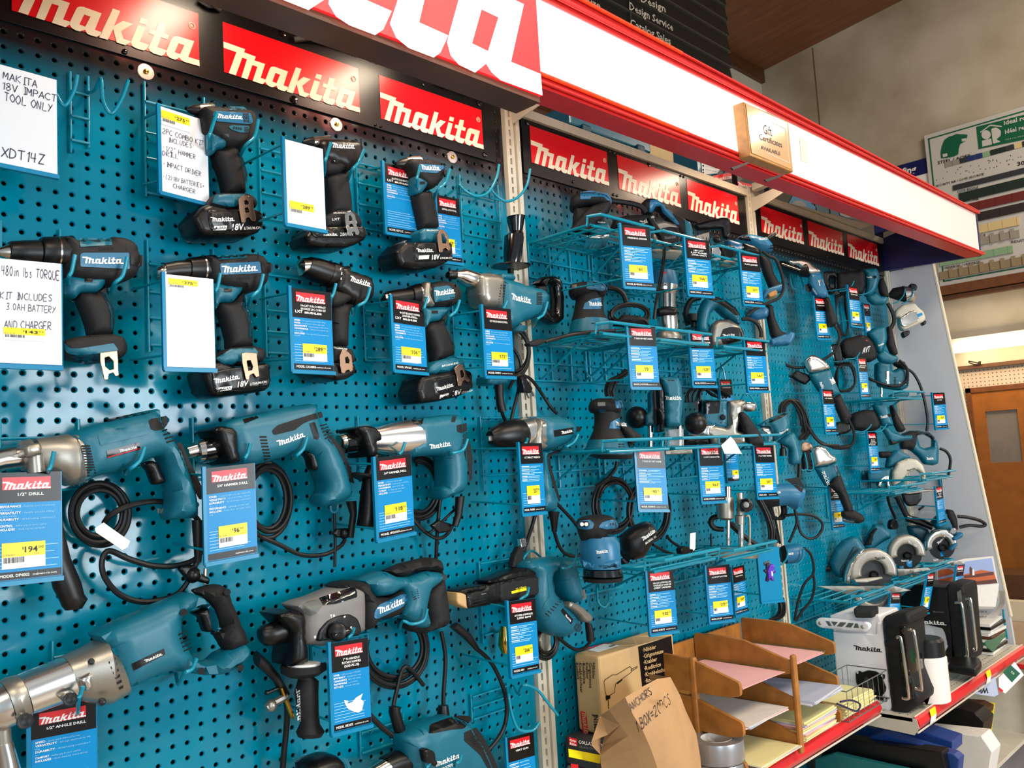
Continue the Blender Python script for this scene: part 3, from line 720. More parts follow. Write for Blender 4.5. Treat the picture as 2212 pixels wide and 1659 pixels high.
# ------------------------------------------------------------------ far wall: blue sign, roofing sample board, bulkhead, lamp, pegboard, door
FX = CX-.02; p = xpl(FX)
t = Thing('wall_sign','dark blue wall sign with white letters, behind the roofing sample board','sign',(FX,1.7,3.6))
a = p.c(1878, 370); bb = p.c(2003, 341)
t.part('board', box(FX-.01, FX+.018, 1.25, a.y+.5, 2.98, bb.z, 'navy'))
t.part('lettering',tx(xpl(FX-.012),'Roofing',(1915,386),(1979,371),(1915,372),'panel_white',bold=.03),solid=False)
t.part('white_panel',box(FX-.012,FX-.01,1.29,1.6,3.0,p.c(1995,377).z,'panel_white'),solid=False)
mat('board_grey',(196,192,186),.5); mat('sw1',(44,48,54),.5); mat('sw2',(22,38,30),.5); mat('sw3',(104,32,28),.5); mat('sw4',(44,34,32),.5)
mat('sw5',(212,188,136),.5); mat('sw6',(150,142,130),.5); mat('sw7',(134,166,128),.5); mat('sw8',(144,126,96),.5); mat('sw9',(32,46,110),.5)
X2 = FX-.04; p = xpl(X2); q = xpl(X2-.006)
t = Thing('sample_board','large grey roofing colour sample board with coloured profile strips, high on the wall','sample board',(X2,.4,3.8))
A = p.c(1998, 297); B = p.c(2029, 621); YL = (A.y+B.y)/2; YR = -.9
t.part('board', box(X2, FX-.002, YR, YL, 3.03, 4.55, 'board_grey'))
def frame(y0,y1,z0,z1,w,m,X): return [box(X,X+.004,y0,y1,z0,z0+w,m),box(X,X+.004,y0,y1,z1-w,z1,m),box(X,X+.004,y0,y0+w,z0,z1,m),box(X,X+.004,y1-w,y1,z0,z1,m)]
t.part('green_border',frame(YR+.03,YL-.035,3.07,4.51,.012,'green_print',X2-.004),solid=False)
def zrow(a, b): return [q.c(*a), q.c(*b)]
def strip_row(a, b, ybeg, yend, m, seams, wav=0):
    z1 = q.c(*a).z; z0 = q.c(*b).z; g = [box(X2-.014, X2, yend, ybeg, z0, z1, m)]
    n = int((ybeg-yend)/seams)
    for i in range(1,n+1): y = ybeg-i*seams; g.append(box(X2-.026 if wav else X2-.018,X2-.0145,y-(.035 if wav else .006),y,z0,z1+(.02 if wav else .0),m))
    t.part('profile_strip', g, solid=False)
strip_row((2059, 401), (2059, 412), q.c(2059, 405).y, YR+.1, 'sw1', .5)
strip_row((2072, 418), (2072, 437), q.c(2072, 425).y, YR+.1, 'sw2', .30)
strip_row((2106, 437), (2106, 455), q.c(2080, 440).y, YR+.1, 'sw3', .14)
strip_row((2102, 462), (2103, 480), q.c(2075, 470).y, YR+.1, 'sw4', .17)
strip_row((2104, 489), (2106, 506), q.c(2076, 500).y, q.c(2202, 480).y, 'sw5', .12)
strip_row((2107, 516), (2108, 531), q.c(2076, 525).y, q.c(2202, 505).y, 'sw6', .085, 1)
strip_row((2030, 561), (2030, 576), q.c(2030, 568).y, q.c(2188, 540).y, 'sw7', .12)
strip_row((2030, 588), (2031, 605), q.c(2030, 595).y, YR+.1, 'sw8', .09, 1)
cols = ['sw6','sw6','sw1','sw9','sw9','sw7','sw2','sw2','sw1','sw5','sw4','sw6','sw6','sw3','sw8']
g = []; c0 = q.c(2042, 362); c1 = q.c(2042, 351)
for i, c in enumerate(cols):
    y = c0.y-i*.067; g.append(box(X2-.008, X2, y-.062, y, c0.z, c1.z, c))
t.part('swatch_row', g, solid=False)
for s,a,b,c in (('STEEL / ACIER',(2026,355),(2098,339),(2025.5,348.5)),('SECURITY RIB / COTE SECURITE',(2021,404.5),(2125.5,378),(2021,400)),('COTE RIGOLE',(2068,417),(2113,407),(2068,412)),
                   ('AMERICANA',(2078,437),(2114,432),(2078,432)),('CORRUGUE',(2093,516),(2129,510),(2093,511)),('INDUSTRIEL',(2184.6,525.7),(2228,519),(2184,520.5)),('UNIVERSAL / UNIVERSEL',(2039,582),(2120,568),(2038.5,577)),('30',(2198,358),(2214,355),(2197,350))):
    t.part('lettering', tx(q, s, a, b, c, 'print_black', bold=.01), solid=False)
rn = random.Random(3); g = []
for i in range(40):
    x = 2020+rn.uniform(0,185); y = 380-(x-2020)*.235+rn.uniform(-8,12); g.append(quad(xpl(X2-.003),(x,y),(x+1.6,y),(x+1.6,y+1.6),(x,y+1.6),'print_black'))
t.part('fine_print', g, solid=False)
gp = t.part('green_panel',flat(q,[(2109,274),(2290,228),(2290,285),(2114,322)],'green_print'),solid=False)
q2 = xpl(X2-.009)
tree = [(2033,342),(2032,328),(2035,315),(2040,302),(2050,295),(2058,293),(2066,289),(2074,290),(2082,290),(2090,291),(2088,301),(2080,308),(2074,311),(2071,322),(2070,333),(2060,338),(2045,341)]
t.part('tree_print',flat(q,tree,'green_print',rad=1),flat(q2,[(2036,333),(2046,331),(2047,337),(2037,340)],'board_grey'),flat(q2,[(2077,300),(2088,298),(2087,304),(2078,306)],'board_grey'),solid=False)
def disc(pl,x,y,rx,ry,m,a0=0,a1=360,n=20): return flat(pl,[(x+rx*math.cos(math.radians(a0+(a1-a0)*i/n)),y+ry*math.sin(math.radians(a0+(a1-a0)*i/n))) for i in range(n+1)][:-1 if a1-a0 == 360 else None],m)
t.part('house_mark',disc(q2,2130,291,10,10,'board_grey'),flat(q2,[(2121,304),(2141,299),(2143,312),(2122,317)],'board_grey'),
       flat(q2,[(2141,278),(2152,275),(2162,282),(2162,293),(2152,301),(2162,306),(2145,311)],'board_grey',rad=3),flat(q2,[(2117,285),(2139,269),(2164,272),(2164,274.5),(2139,272),(2118,287)],'board_grey'),parent=gp,solid=False)
t.part('lettering',tx(q2,'ideal roofing',(2169,270),(2250,250),(2168,261),'board_grey',bold=.03),tx(q2,'idéal revêtement',(2171,289),(2268,266),(2170,280),'board_grey',bold=.03),tx(q2,'1418 rue Michael Street',(2172,303),(2240,288),(2172,300.5),'board_grey'),parent=gp,solid=False)
# bulkhead with timber rails
za = xpl(8.45).c(2029,621).z; zb_ = xpl(8.45).c(2032,640).z; zc = xpl(8.45).c(2034,648).z
struct('trim_4',box(8.40,CX,-5,2.9,zb_,za,'wood_red'),label='varnished timber rail under the roofing sample board')
struct('trim_5', box(8.42, CX, -5, 2.9, zc-.01, zb_-.01, 'wood_dark'))
zl = xpl(8.3).c(2055, 762).z
single('tube_lamp',[tube([V((8.33,1.20,2.40)),V((8.33,-1.6,2.40))],.045,'tube_lit',n=12,sub=0)],'long glowing fluorescent tube lamp on the far wall','lamp',origin=(8.33,0,2.4))
single('lamp_batten',[box(8.40,8.499,-1.7,1.24,2.42,2.50,'plaster_pale')],'cream batten of the fluorescent lamp on the far wall','lamp housing')
struct('trim_6',box(8.44,CX,-5,2.9,2.20,2.235,'wood_dark'),label='dark rail above the far wall pegboard')
mat('peg_far', (182,168,148), .7); mat('hole_far', (70,60,52), .8)
g = [box(8.488, 8.499, .32, 2.4, .9, 2.2, 'peg_far')]
g = [box(8.488,8.499,1.145,2.4,.5,2.2,'peg_far'),box(8.488,8.499,-2,1.145,1.985,2.2,'peg_far')]
hv = []; hf = []
for i in range(70):
    for j in range(52):
        y = 2.3-i*.036; z = 2.18-j*.036
        if y < 1.16 and z < 2.0: continue
        s = len(hv); r = .0045; hv += [(8.4872,y-r,z-r),(8.4872,y+r,z-r),(8.4872,y+r,z+r),(8.4872,y-r,z+r)]; hf.append((s,s+1,s+2,s+3))
struct('wall_panel',g,(hv,hf,'hole_far',False),label='cream pegboard on the far wall around the door')
t = Thing('peg_hook','dark double hook on the cream pegboard beside the lamp','hook',(8.46,1.0,2.1))
hp = xpl(8.42); t.part('prongs',tube([hp.c(2092,780),hp.c(2103,782),hp.c(2117,785)],.006,'black',sub=0),tube([hp.c(2092,783),hp.c(2103,787),hp.c(2117,787)],.006,'black',sub=0))
t.part('plate',flat(hp,[(2113,781),(2119,780),(2119,788),(2113,787)],'black'),solid=False)
# the door
t = Thing('door_1','varnished brown wooden door with a glass pane at the far right','door',(8.48,.7,0),kind='structure')
dp = xpl(8.47)
W1 = dp.c(2128, 889); W2 = dp.c(2197, 886); W3 = dp.c(2140, 1000)
t.part('door_leaf',box(8.47,8.51,.32,1.13,0,W3.z,'wood_door'),box(8.47,8.51,.32,1.13,W1.z,1.975,'wood_door'),box(8.47,8.51,W1.y,1.13,W3.z,W1.z,'wood_door'),box(8.47,8.51,.32,W2.y,W3.z,W1.z,'wood_door'))
mat('pane', (190,180,170), .05, alpha=.22)
t.part('glass_pane', box(8.485, 8.49, W2.y, W1.y, W3.z, W1.z, 'pane'), solid=False)
t.part('knob', ball(dp.c(2123, 1066), .032, 'brass', n=12), solid=False)
struct('door_frame',box(8.46,8.52,1.13,1.175,0,2.02,'wood_red'),box(8.46,8.52,.28,1.175,1.975,2.02,'wood_red'))
struct('wall_1',box(9.0,9.05,-1,2.9,0,2.4,'peg_far'),label='wall of the room behind the glass door')
t = Thing('coat','dark coat hanging behind the glass of the door','coat',(8.8,.8,1.2))
cp = xpl(8.845); t.part('body',slab(cp,[(2143,958),(2150,953),(2166,955),(2176,975),(2176,1010),(2140,1010),(2140,975)],'ink',th=.15,off=0,bev=.03,rad=4))
t.part('patch',flat(xpl(8.835),[(2167,955),(2175,954),(2177,967),(2170,970)],'print_red'),solid=False)
single('counter',[box(7.9,8.3,-2.5,1.05,0,.36,'wood_dark')],'low dark brown counter in front of the brown door','counter')
single('board_offcut',[hexa([(7.7,-1.2,.0),(7.75,.85,.0),(7.75,.85,.16),(7.7,-1.2,.16),(7.8,-1.2,0),(7.85,.85,0),(7.85,.85,.16),(7.8,-1.2,.16)],'edge_cream')],'pale timber board lying in front of the low counter','board')
# ------------------------------------------------------------------ things on top of the fixture
def cornerbox(x0,x1,y0,y1,z0,z1,m): return obox(((x0+x1)/2,(y0+y1)/2,(z0+z1)/2),((x1-x0)/2,0,0),(0,(y1-y0)/2,0),(0,0,(z1-z0)/2),m,bev=.006)
a = ypl(.12).c(1270, 278); b = ypl(.12).c(1401, 300)
zt1 = ypl(.12).c(1400, 292).z; x1 = b.x; x0 = ypl(.12).c(1232, 280).x
t = Thing('tool_case','teal stackable plastic tool case on top of the middle bay','case',((x0+x1)/2,.25,2.455))
t.part('base', cornerbox(x0, x1, .12, .42, 2.455, 2.455+(zt1-2.455)*.62, 'teal_shiny'))
t.part('lid',cornerbox(x0-.004,x1+.004,.115,.425,2.455+(zt1-2.455)*.64,zt1,'teal_shiny'))
xm = ypl(.115).c(1357, 310).x
t.part('handle', cornerbox(xm-.07, xm+.05, .095, .115, 2.48, 2.53, 'black')); 
for xx in (x0+.06,x1-.07): t.part('latch',cornerbox(xx-.02,xx+.02,.10,.116,2.50,2.58,'teal_dark'))
t = pbox('carton',[(1404,298),(1512,395)],.45,.3,'carton','plain tan cardboard carton on top of the middle bay','carton')
t = pbox('parts_carton',[(1510,336),(1570,400)],.10,.1,'teal_shiny','teal carton with a white icon label behind the canopy','carton')
P_ = ypl(.098); t.part('label',flat(P_,[(1514,336),(1555,352),(1556,374),(1517,377)],'print_white'),[tx(P_,s,(1524,y),(1548,y+5),(1524,y-2.5),'print_black') for s,y in (('cordless nailer',344),('charger 18 V',352),('two packs',360),('tool bag',367))],[disc(P_,1519,y,1.8,2.6,'print_black',n=6) for y in (341,350,358,367,373)],solid=False)
for q_,lab,lx in (([(1520,372),(1582,352),(1584,400),(1522,400)],'black carton with tilted red logo panel left of the black post',[(1541,391),(1582,385),(1541,384)]),
                    ([(1592,360),(1650,385),(1650,425),(1592,402)],'black carton with a red logo panel above the second upright',[(1594.5,402),(1630,413),(1594,393)])):
    t = pbox('tool_carton',q_,.06,.06,'sign_black',lab,'carton','black tool cartons on the top shelf')
    P_ = ypl(.058)
    (ax, ay), (bx, by), (cx_, cy) = lx
    r = t.part('logo_panel',flat(P_,[(ax-2,ay+1),(bx+1,by+1),(bx+1,by-13),(ax-2,ay-11)],'sign_red'),solid=False)
    t.part('lettering', lg(ypl(.057), *lx, 'print_white'), parent=r, solid=False)
single('post',[box(ypl(.03).c(1585,380).x-.006,ypl(.03).c(1585,380).x+.006,.02,.035,2.44,ypl(.03).c(1584,365).z,'black')],'thin black post between the two black cartons','post')
# picture carton behind the canopy at the right bay
t = pbox('saw_carton',[(1668,408),(1880,480)],.10,.15,'sign_black','dark carton printed with a blue saw picture, above the right bay','carton')
P_ = ypl(.098)
t.part('saw_print',flat(P_,[(1703,440),(1712,424),(1725,419),(1745,429),(1758,430),(1752,440),(1764,448),(1763,458)],'teal_blue',rad=2),disc(ypl(.096),1725,447,17,14,'ink_grey',180,360),flat(P_,[(1760,432),(1788,441),(1790,462),(1762,455)],'teal_dark'),flat(P_,[(1792,443),(1845,460),(1852,475),(1795,468)],'teal_dark'),flat(ypl(.096),[(1812,452),(1830,457),(1845,468),(1830,470),(1815,465)],'ink_grey',rad=2),solid=False)
t = Thing('cover_board','thin beige board lying flat above the right bay signs','board',(2.9,-.1,2.47))
A,B,C_,D__ = (ypl(-.02).c(1671,436),ypl(-.02).c(1845,500),ypl(-.3).c(1880,487),ypl(-.02).c(1690,436))
zc_ = 2.492; xa = level(zc_).c(1675, 436); xb = level(zc_).c(1882, 489)
lv = level(zc_)
t.part('panel',slab(lv,[(1672,434),(1688,436),(1880,486),(1850,499),(1830,497)],'steel_beige',th=.003,off=0,bev=0,rad=1))
t = pbox('bin_label',[(1845,480),(1879,508)],.12,.05,'panel_white','small white and teal carton at the right end of the top shelf','carton')
t.part('print',flat(ypl(.118),[(1846,490),(1862,494),(1862,505),(1846,500)],'print_blue'),flat(ypl(.117),[(1866,493),(1873,495),(1873,502),(1866,501)],'ink_black'),solid=False)
# ------------------------------------------------------------------ framed plaque clipped to the canopy
pf = ypl(-.455)
t = Thing('framed_notice','small wooden framed notice clipped to the white canopy front','notice',pf.c(1660,290))
O_ = [(1607, 219), (1703, 262), (1714, 372), (1621, 336)]
fr_ = slab(pf, O_, 'wood_frame', th=.034, off=0, bev=.003, rad=1)
t.part('frame', fr_, label='varnished pine frame')
mat('notice_paper', (206,160,112), .12, coat=.6)
t.part('paper',flat(pf,[(1611,224),(1700,265),(1710,366),(1624,330)],'notice_paper',off=.0012),label='glossy tan paper')
t.part('lettering',tx(pf,'Gift',(1650,288),(1668,294),(1649,268),'ink',off=.002),tx(pf,'Certificates',(1641,301),(1690,319),(1640,288),'ink',off=.002),tx(pf,'AVAILABLE',(1644,322),(1686,336),(1643.5,314),'ink',off=.002),
       [tube([pf.c(*a,.002),pf.c(*b,.002)],.0007,'print_white',n=4,sub=0) for a,b in (((1668,265),(1697,278)),((1697,278),(1705,352)),((1705,352),(1655,330)))],solid=False)
for a, b in (((1580, 365), (1617, 352)), ((1652, 391), (1689, 379))):
    single('clip',[slab(ypl(-.46),[(a[0],a[1]-3),(b[0],b[1]-3),(b[0]+1,b[1]+1),(b[0]-8,b[1]+5),(a[0]+5,a[1]+2)],'black',th=.004,off=0,bev=0,rad=0)],['black metal clip under the left corner of the wooden frame','black metal clip under the right corner of the wooden frame'][a[0] > 1600],'clip',group='clips holding the wooden frame')
single('tape_patch',[flat(ypl(YF-.001),[(1727,297),(1740,302),(1745,352),(1731,348)],'edge_cream')],'yellowed strip of old tape on the white canopy','tape')
# ------------------------------------------------------------------ conduits behind the signs
mat('conduit', (92,96,92), .5)
for pts,m,r,lab in (([(436,-6,.02),(448,3,.02),(462,10,.02),(475,20,.01)],'conduit',.005,'grey spiral-wrapped cable at the top left corner of the left sign board'),
                    ([(636,86,.01),(660,82,.02),(690,78,.03),(725,84,.03),(750,99,.02),(770,125,.0)],'conduit',.006,'grey spiral-wrapped cable arching over the middle of the left sign board'),
                    ([(928,178,.0),(955,178,.02),(985,184,.02),(1003,194,.02),(1022,212,.0)],'black',.004,'thin dark braided cable arching over the right of the left sign board')):
    P = cr([W(*q_) for q_ in pts], 14); vs = []
    gt = tube(P, r*.85, m, n=8, sub=0)
    co = [tube([P[i]-(P[i+1]-P[i])*.2,P[i]+(P[i+1]-P[i])*.3],r*1.12,m,n=8,sub=0) for i in range(0,len(P)-1,2)]
    single('wrapped_cable',[gt]+co,lab,'cable',group='cables above the left sign board')

# ------------------------------------------------------------------ printed cards in teal holders
CARDG = {1: 'product cards on the left bay',2: 'product cards on the middle bay',3: 'product cards on the right bay'}
NCARD = [0]
def solve_card(tl, bl, tr, H=.152, Wd=.084, dmax=.36, flatw=False, d=None):
    if d is None:
        lo, hi = .05, dmax
        for _ in range(40):
            mid = (lo+hi)/2; h = W(*tl, mid).z-W(*bl, mid).z
            if h > H: lo = mid
            else: hi = mid
        d = lo
    A = W(*tl, d); w0 = (W(*tr, d)-A).length
    if flatw or w0 < Wd*1.06: th = 0.
    else:
        best = None
        for k in range(0, 75):
            p = Pl(A,(math.cos(math.radians(k)),-math.sin(math.radians(k)),0),(0,0,1)); w = (p.c(*tr)-A).length
            e = abs(w-Wd)
            if best is None or e < best[0]-1e-6: best = (e, k)
        th = best[1]
    t = math.radians(th)
    return d, Pl(A, (math.cos(t), -math.sin(t), 0), (0, 0, 1))
BODY = [('PERFORMANCE','Powerful motor for industrial performance'),('VERSATILITY','Variable speed for drilling in a wide variety'),('DURABILITY','All ball bearing construction for'),
        ('CONTROL','Rubber grips for more comfort'),('INCLUDES','Chuck, key and side handle')]
def card(tl,bl,tr,where,title='',price=None,model='',lxt=False,style='blue',bay=1,near=False,body=BODY,hand_=(),stick=(.22,.12,.55,.26),hd=.285,br=None,d=None,flatw=False,url=True,holder=True,foot=True,tilt=False,Wd=.084,torn=False,desc=None,blank=False):
    d, p = solve_card(tl, bl, tr, d=d, flatw=flatw, Wd=Wd)
    A, B, C = p.c(*tl), p.c(*bl), p.c(*tr)
    if not tilt: B = V((A.x, A.y, B.z)); 
    eu = C-A; ev = A-B; n = p.n
    if not tilt: eu = V((eu.x, eu.y, (eu.z if abs(eu.z) < .012 else 0)))
    M = lambda a, b, o=0.: B+eu*a+ev*b+n*o
    def q(x0,y0,x1,y1,m,o): return ([M(x0,y0,o),M(x1,y0,o),M(x1,y1,o),M(x0,y1,o)],[(0,1,2,3)],m,False)
    def T(s,x0,y,x1,h,m,o=.0012,bold=0.): return onp(M(x0,y,o),M(x1,y,o),M(x0,y+h,o),text_mesh(s,bold),m)
    def slb(x0, y0, x1, y1, m, o, th):
        P = [M(x0,y0,o),M(x1,y0,o),M(x1,y1,o),M(x0,y1,o)]; return hexa(P+[z-n*th for z in P],m)
    if blank: lab = 'empty '+where; kind = 'card_holder'
    hl = Thing('card_holder',('bare teal metal card holder ' if blank else 'teal holder of the card ')+where,'card holder',M(.5,1,-.003),'teal card holders of bay %d' % bay)
    hl.part('back_plate', slb(-.05, -.035, 1.02, 1.0, 'holder_teal', -.0012, .0016))
    hl.part('side_lip', slb(-.07, -.04, -.0, 1.02, 'holder_teal', .004, .007))
    hl.part('foot_lip', slb(-.05, -.055, 1.02, -.012, 'holder_teal', .005, .008))
    hl.part('hanger_arm',tube([M(-.04,.93,-.002),V((M(-.04,.93).x,-.012,M(0,.95).z+.004))],.0022,'wire_teal',sub=0),tube([M(-.03,.12,-.002),V((M(-.03,.12).x-.004,-.012,M(0,.15).z+.004))],.0022,'wire_teal',sub=0))
    if blank: return d, p, M
    if desc is None:
        desc = ('white handwritten card ' if style == 'white' else 'blue product card ')
    t = Thing('product_card', desc+where, 'card', M(.5, 0, 0), CARDG[bay])
    if style == 'white':
        t.part('sheet', slb(0, 0, 1, 1, 'card_white', .0004, .0008))
        for i, (s, x0, y, x1, h) in enumerate(hand_):
            me = hand(s,seed=NCARD[0]*7+i); t.part('handwriting',onp(M(x0,y,.0012),M(x1,y+(.01 if i % 2 else -.005),.0012),M(x0,y+h,.0012),me,'ink'),solid=False)
    else:
        t.part('sheet', slb(0, 0, 1, 1, 'print_blue', .0002, .0008))
        t.part('header',q(0,1-hd,1,1,'print_black',.0006),*( [q(0,0,1,.07,'print_black',.0006)] if foot else []),solid=False)
        lw, lh = .72, .118
        lp = t.part('logo_panel',q(.12,1-.045-lh,.12+lw,1-.045,'print_red',.001),solid=False)
        t.part('lettering',onp(M(.125,1-.04-lh,.0014),M(.12+lw,1-.04-lh,.0014),M(.125,1-.04-lh+.62*lh/.6,.0014),logo_mesh(),'print_white'),parent=lp,solid=False)
        L = title.split('|'); y = 1-.045-lh-.028
        g = []
        for s in L:
            w = min(.62, .036*len(s)+.03) if near else min(.66, .05*len(s)+.05); hh = .026
            y -= hh+.004; g.append(T(s,.54-w/2,y,.54+w/2,hh,'print_white',bold=.02)); y -= .010
        if lxt: g.append(T('LXT',.09,y-.030,.27,.03,'print_white',bold=.03)); g.append(T('BRUSHLESS',.32,y-.034,.74,.024,'print_white',bold=.03))
        t.part('title', g, solid=False)
        g = []; y = 1-hd-.045; rn = random.Random(NCARD[0]+5)
        for kx, tx_ in body:
            if near:
                g.append(T(kx,.06,y,.06+.030*len(kx),.020,'print_white',bold=.02)); w = min(.92-.10-.030*len(kx),.0165*len(tx_))
                k2 = max(6,int(w/.0165)); g.append(T('- '+tx_[:k2],.08+.030*len(kx),y,.08+.030*len(kx)+w,.017,'print_pale'))
                if len(tx_) > k2: g.append(T(tx_[k2:].strip() or 'use',.06,y-.028,.06+.0165*len(tx_[k2:]),.017,'print_pale')); y -= .026
            else:
                a = rn.uniform(.2,.34); g += [q(.06,y,.06+a,y+.012,'print_white',.0010),q(.1+a,y+.001,rn.uniform(.75,.93),y+.010,'print_pale',.0010),q(.06,y-.019,rn.uniform(.3,.8),y-.010,'print_pale',.0010)]; y -= .014
            y -= .034
            if y < .33: break
        for yy in ([.27,.235,.2,.165,.13,.1] if not near else [.30,.27,.235,.2,.165,.13,.1]):
            g.append(q(.05, yy, rn.uniform(.7, .96), yy+.006, 'print_pale', .0008))
        t.part('body_text', g, solid=False)
        f = []
        if foot:
            if model: f.append(T('MODEL '+model,.08,.022,.08+.036*(len(model)+6),.026,'print_white',bold=.02))
            if url: f.append(T('makitatools.com',.56,.024,.92,.018,'print_white',bold=.01))
            if f: t.part('footer_text', f, solid=False)
    if price:
        x, y, w, h = stick
        hp = h*.52 if style == 'blue' else h
        s = t.part('price_sticker',q(x,y,x+w,y+h*.55,'sticker_white',.0014),q(x,y+h*.45,x+w,y+h,'sticker_yellow',.0015),solid=False)
        d0, _, c0 = price.partition('.')
        t.part('price',T('$',x+w*.46,y+h*.72,x+w*.50,h*.10,'ink_black',.0019),T(d0,x+w*.52,y+h*.60,x+w*(.52+.1*len(d0)),h*.22,'ink_black',.0019,.02),T(c0 or '00',x+w*(.54+.1*len(d0)),y+h*.72,x+w*(.66+.1*len(d0)),h*.10,'ink_black',.0019),parent=s,solid=False)
        bars = []; rn = random.Random(NCARD[0]); xx = x+w*.04
        for i in range(16 if near or style == 'white' else 9):
            ww = rn.uniform(.004,.011)*w/.5; bars.append(q(xx,y+h*.22,xx+ww,y+h*.44,'ink_black',.0019)); xx += ww+rn.uniform(.004,.010)*w/.5
        t.part('barcode', bars, parent=s, solid=False)
        if near or style == 'white':
            t.part('small_print',T((model or 'KIT'),x+w*.03,y+h*.50,x+w*.30,h*.07,'ink_grey',.0019),T('525',x+w*.74,y+h*.50,x+w*.86,h*.06,'print_red',.0019),parent=s,solid=False)
    if torn:
        t.part('torn_patch',([M(a,b,.0012) for a,b in ((.30,.33),(.42,.31),(.38,.28),(.52,.29),(.62,.33),(.80,.36),(.74,.30),(.82,.26),(.76,.17),(.66,.15),(.52,.18),(.40,.22),(.34,.27))],[tuple(range(13))],'print_white',False),solid=False)
    NCARD[0] += 1
    return d, p, M
def wallframe(x0, z0, w, h, rungs, where, bay=1, extra=()):
    """wire grid hooked into the pegboard"""
    g = [tube([V((x0,-.006,z0)),V((x0,-.006,z0+h))],.0024,'wire_teal',sub=0),tube([V((x0+w,-.006,z0+.1*h)),V((x0+w,-.006,z0+h))],.0024,'wire_teal',sub=0)]
    t = Thing('wire_hanger',where,'hanger',(x0+w/2,-.006,z0+h),'teal wire hangers of bay %d' % bay)
    for q in g: t.part('upright_wire', q)
    for k in rungs: t.part('cross_wire',tube([V((x0,-.010,z0+h*k)),V((x0+w,-.010,z0+h*k))],.0022,'wire_teal',sub=0))
    return t
def hook(t, pts, dt, root):
    """cradle hook: visible tip pixels at depth dt, then back under the tool to its root on the wall"""
    P = [W(x, y, dt-(i*.004)) for i, (x, y) in enumerate(pts)]
    l = P[-1]; r = W(*root, .006)
    mid = V((l.x*.5+r.x*.5, -(dt*.45), min(l.z, r.z)-.006))
    t.part('cradle_hook', tube(P+[mid, r], .0032, 'wire_teal', n=10, sub=6))
# left bay
K = [('SPEED','Two speeds for low and high drilling'),('POWER','Powerful motor delivers high torque'),('ERGONOMICS','Compact design at only 6 inches'),('CONVENIENCE','Convenient hex shank for quick bit change'),('INCLUDES','Tool only, battery and charger not included')]
card((-8,137),(-6,350),(122,173),'reading XDT14Z, topmost at the left edge',style='white',hand_=[('MAKITA',.10,.86,.66,.075),('18V IMPACT',.08,.75,.99,.075),('TOOL ONLY',.12,.64,.92,.085),('XDT14Z',.08,.06,.78,.10)])
card((345,229),(348,412),(447,262),'listing a combo kit beside the first driver',style='white',price='275.99',stick=(.02,.79,.60,.17),hand_=[('2PC COMBO KIT',.04,.685,.90,.06),('INCLUDES:',.16,.60,.70,.055),('*1/2" HAMMER',.04,.49,.72,.055),('DRILL',.03,.42,.36,.055),('*IMPACT DRIVER',.04,.30,.84,.055),('*(2)18V BATTERIES+',.03,.15,.90,.05),('CHARGER',.24,.07,.70,.05)])
card((613,300),(617,480),(697,322),'blank but for a sticker at its foot, top row',style='white',price='289.99',stick=(.08,.10,.62,.17))
card((828,351),(836,500),(897,367),'for the 18v brushless impact driver',title='18v LXT BRUSHLESS IMPACT DRIVER',lxt=True,near=True,model='XDT11Z',body=K)
card((941,420),(948,561),(991,430),'for the drywall cutout tool, half hidden behind a battery',title='DRYWALL CUTOUT TOOL',price='129.00',near=True,body=K,stick=(.3,.12,.4,.22),Wd=.084)
card((-12,557),(-10,783),(132,570),'reading 480 in lbs torque at the left edge',style='white',price='143.75',stick=(.13,.22,.62,.12),hand_=[('480in lbs TORQUE',.10,.84,.97,.09),('KIT INCLUDES',.08,.61,.86,.065),('3.0AH BATTERY',.17,.51,.91,.065),('AND CHARGER',.14,.33,.84,.075),('--',.14,.31,.33,.03)])
card((355,592),(360,792),(460,603),'blank but for a sticker at its head, second row',style='white',price='275.99',stick=(.07,.84,.60,.12))
card((627,621),(634,797),(714,632),'for the sub-compact combo kit, priced $289',title='18v LXT SUB-COMPACT|BRUSHLESS 2-PC. COMBO KIT',lxt=True,price='289.99',near=True,model='CX200RB',hd=.36,stick=(.24,.11,.60,.21),body=K)
card((845,640),(853,797),(915,652),'for the brushless hammer driver-drill, priced $336',title='18v LXT BRUSHLESS HAMMER|DRIVER-DRILL',lxt=True,price='336.99',near=True,model='XPH12Z',hd=.36,stick=(.22,.11,.60,.21),body=K)
card((1041,661),(1046,810),(1103,668),'for the 1/2" spade handle drill, priced $173',title='1/2" SPADE HANDLE DRILL',price='173.25',near=True,model='DS4011',hd=.33,stick=(.22,.14,.56,.20),body=K)
card((-14,1022),(-12,1256),(131,1018),'for the 1/2" drill, priced $194',title='1/2" DRILL',price='194.00',near=True,model='DP4002',stick=(.11,.10,.64,.24))
card((443,1012),(451,1212),(549,1000),'for the smaller hammer drill, without a model line',title='5/8" HAMMER DRILL',price='96.50',near=True,stick=(.23,.12,.58,.23),body=[('POWER','Powerful 6.0 AMP motor with 0-44,800 BPM'),('VERSATILITY','2-mode for Drilling or Hammer'),('DURABILITY','All ball bearing construction for'),('PERFORMANCE','Lightweight (4.3 lbs.) with'),('INCLUDES','Keyless chuck, side handle, depth gauge')])
card((809,990),(817,1163),(887,980),'for the hammer drill with a silver gear case',title='3/4" HAMMER DRILL',price='118.50',near=True,model='HP2050/F',stick=(.2,.16,.60,.23),body=[('POWER','6.6 AMP motor with low weight'),('PERFORMANCE','2 mode operation for Rotation'),('CONVENIENCE','Built in L.E.D. light'),('COMFORT','Two finger grip, large trigger'),('INCLUDES','Chuck key, side handle')])
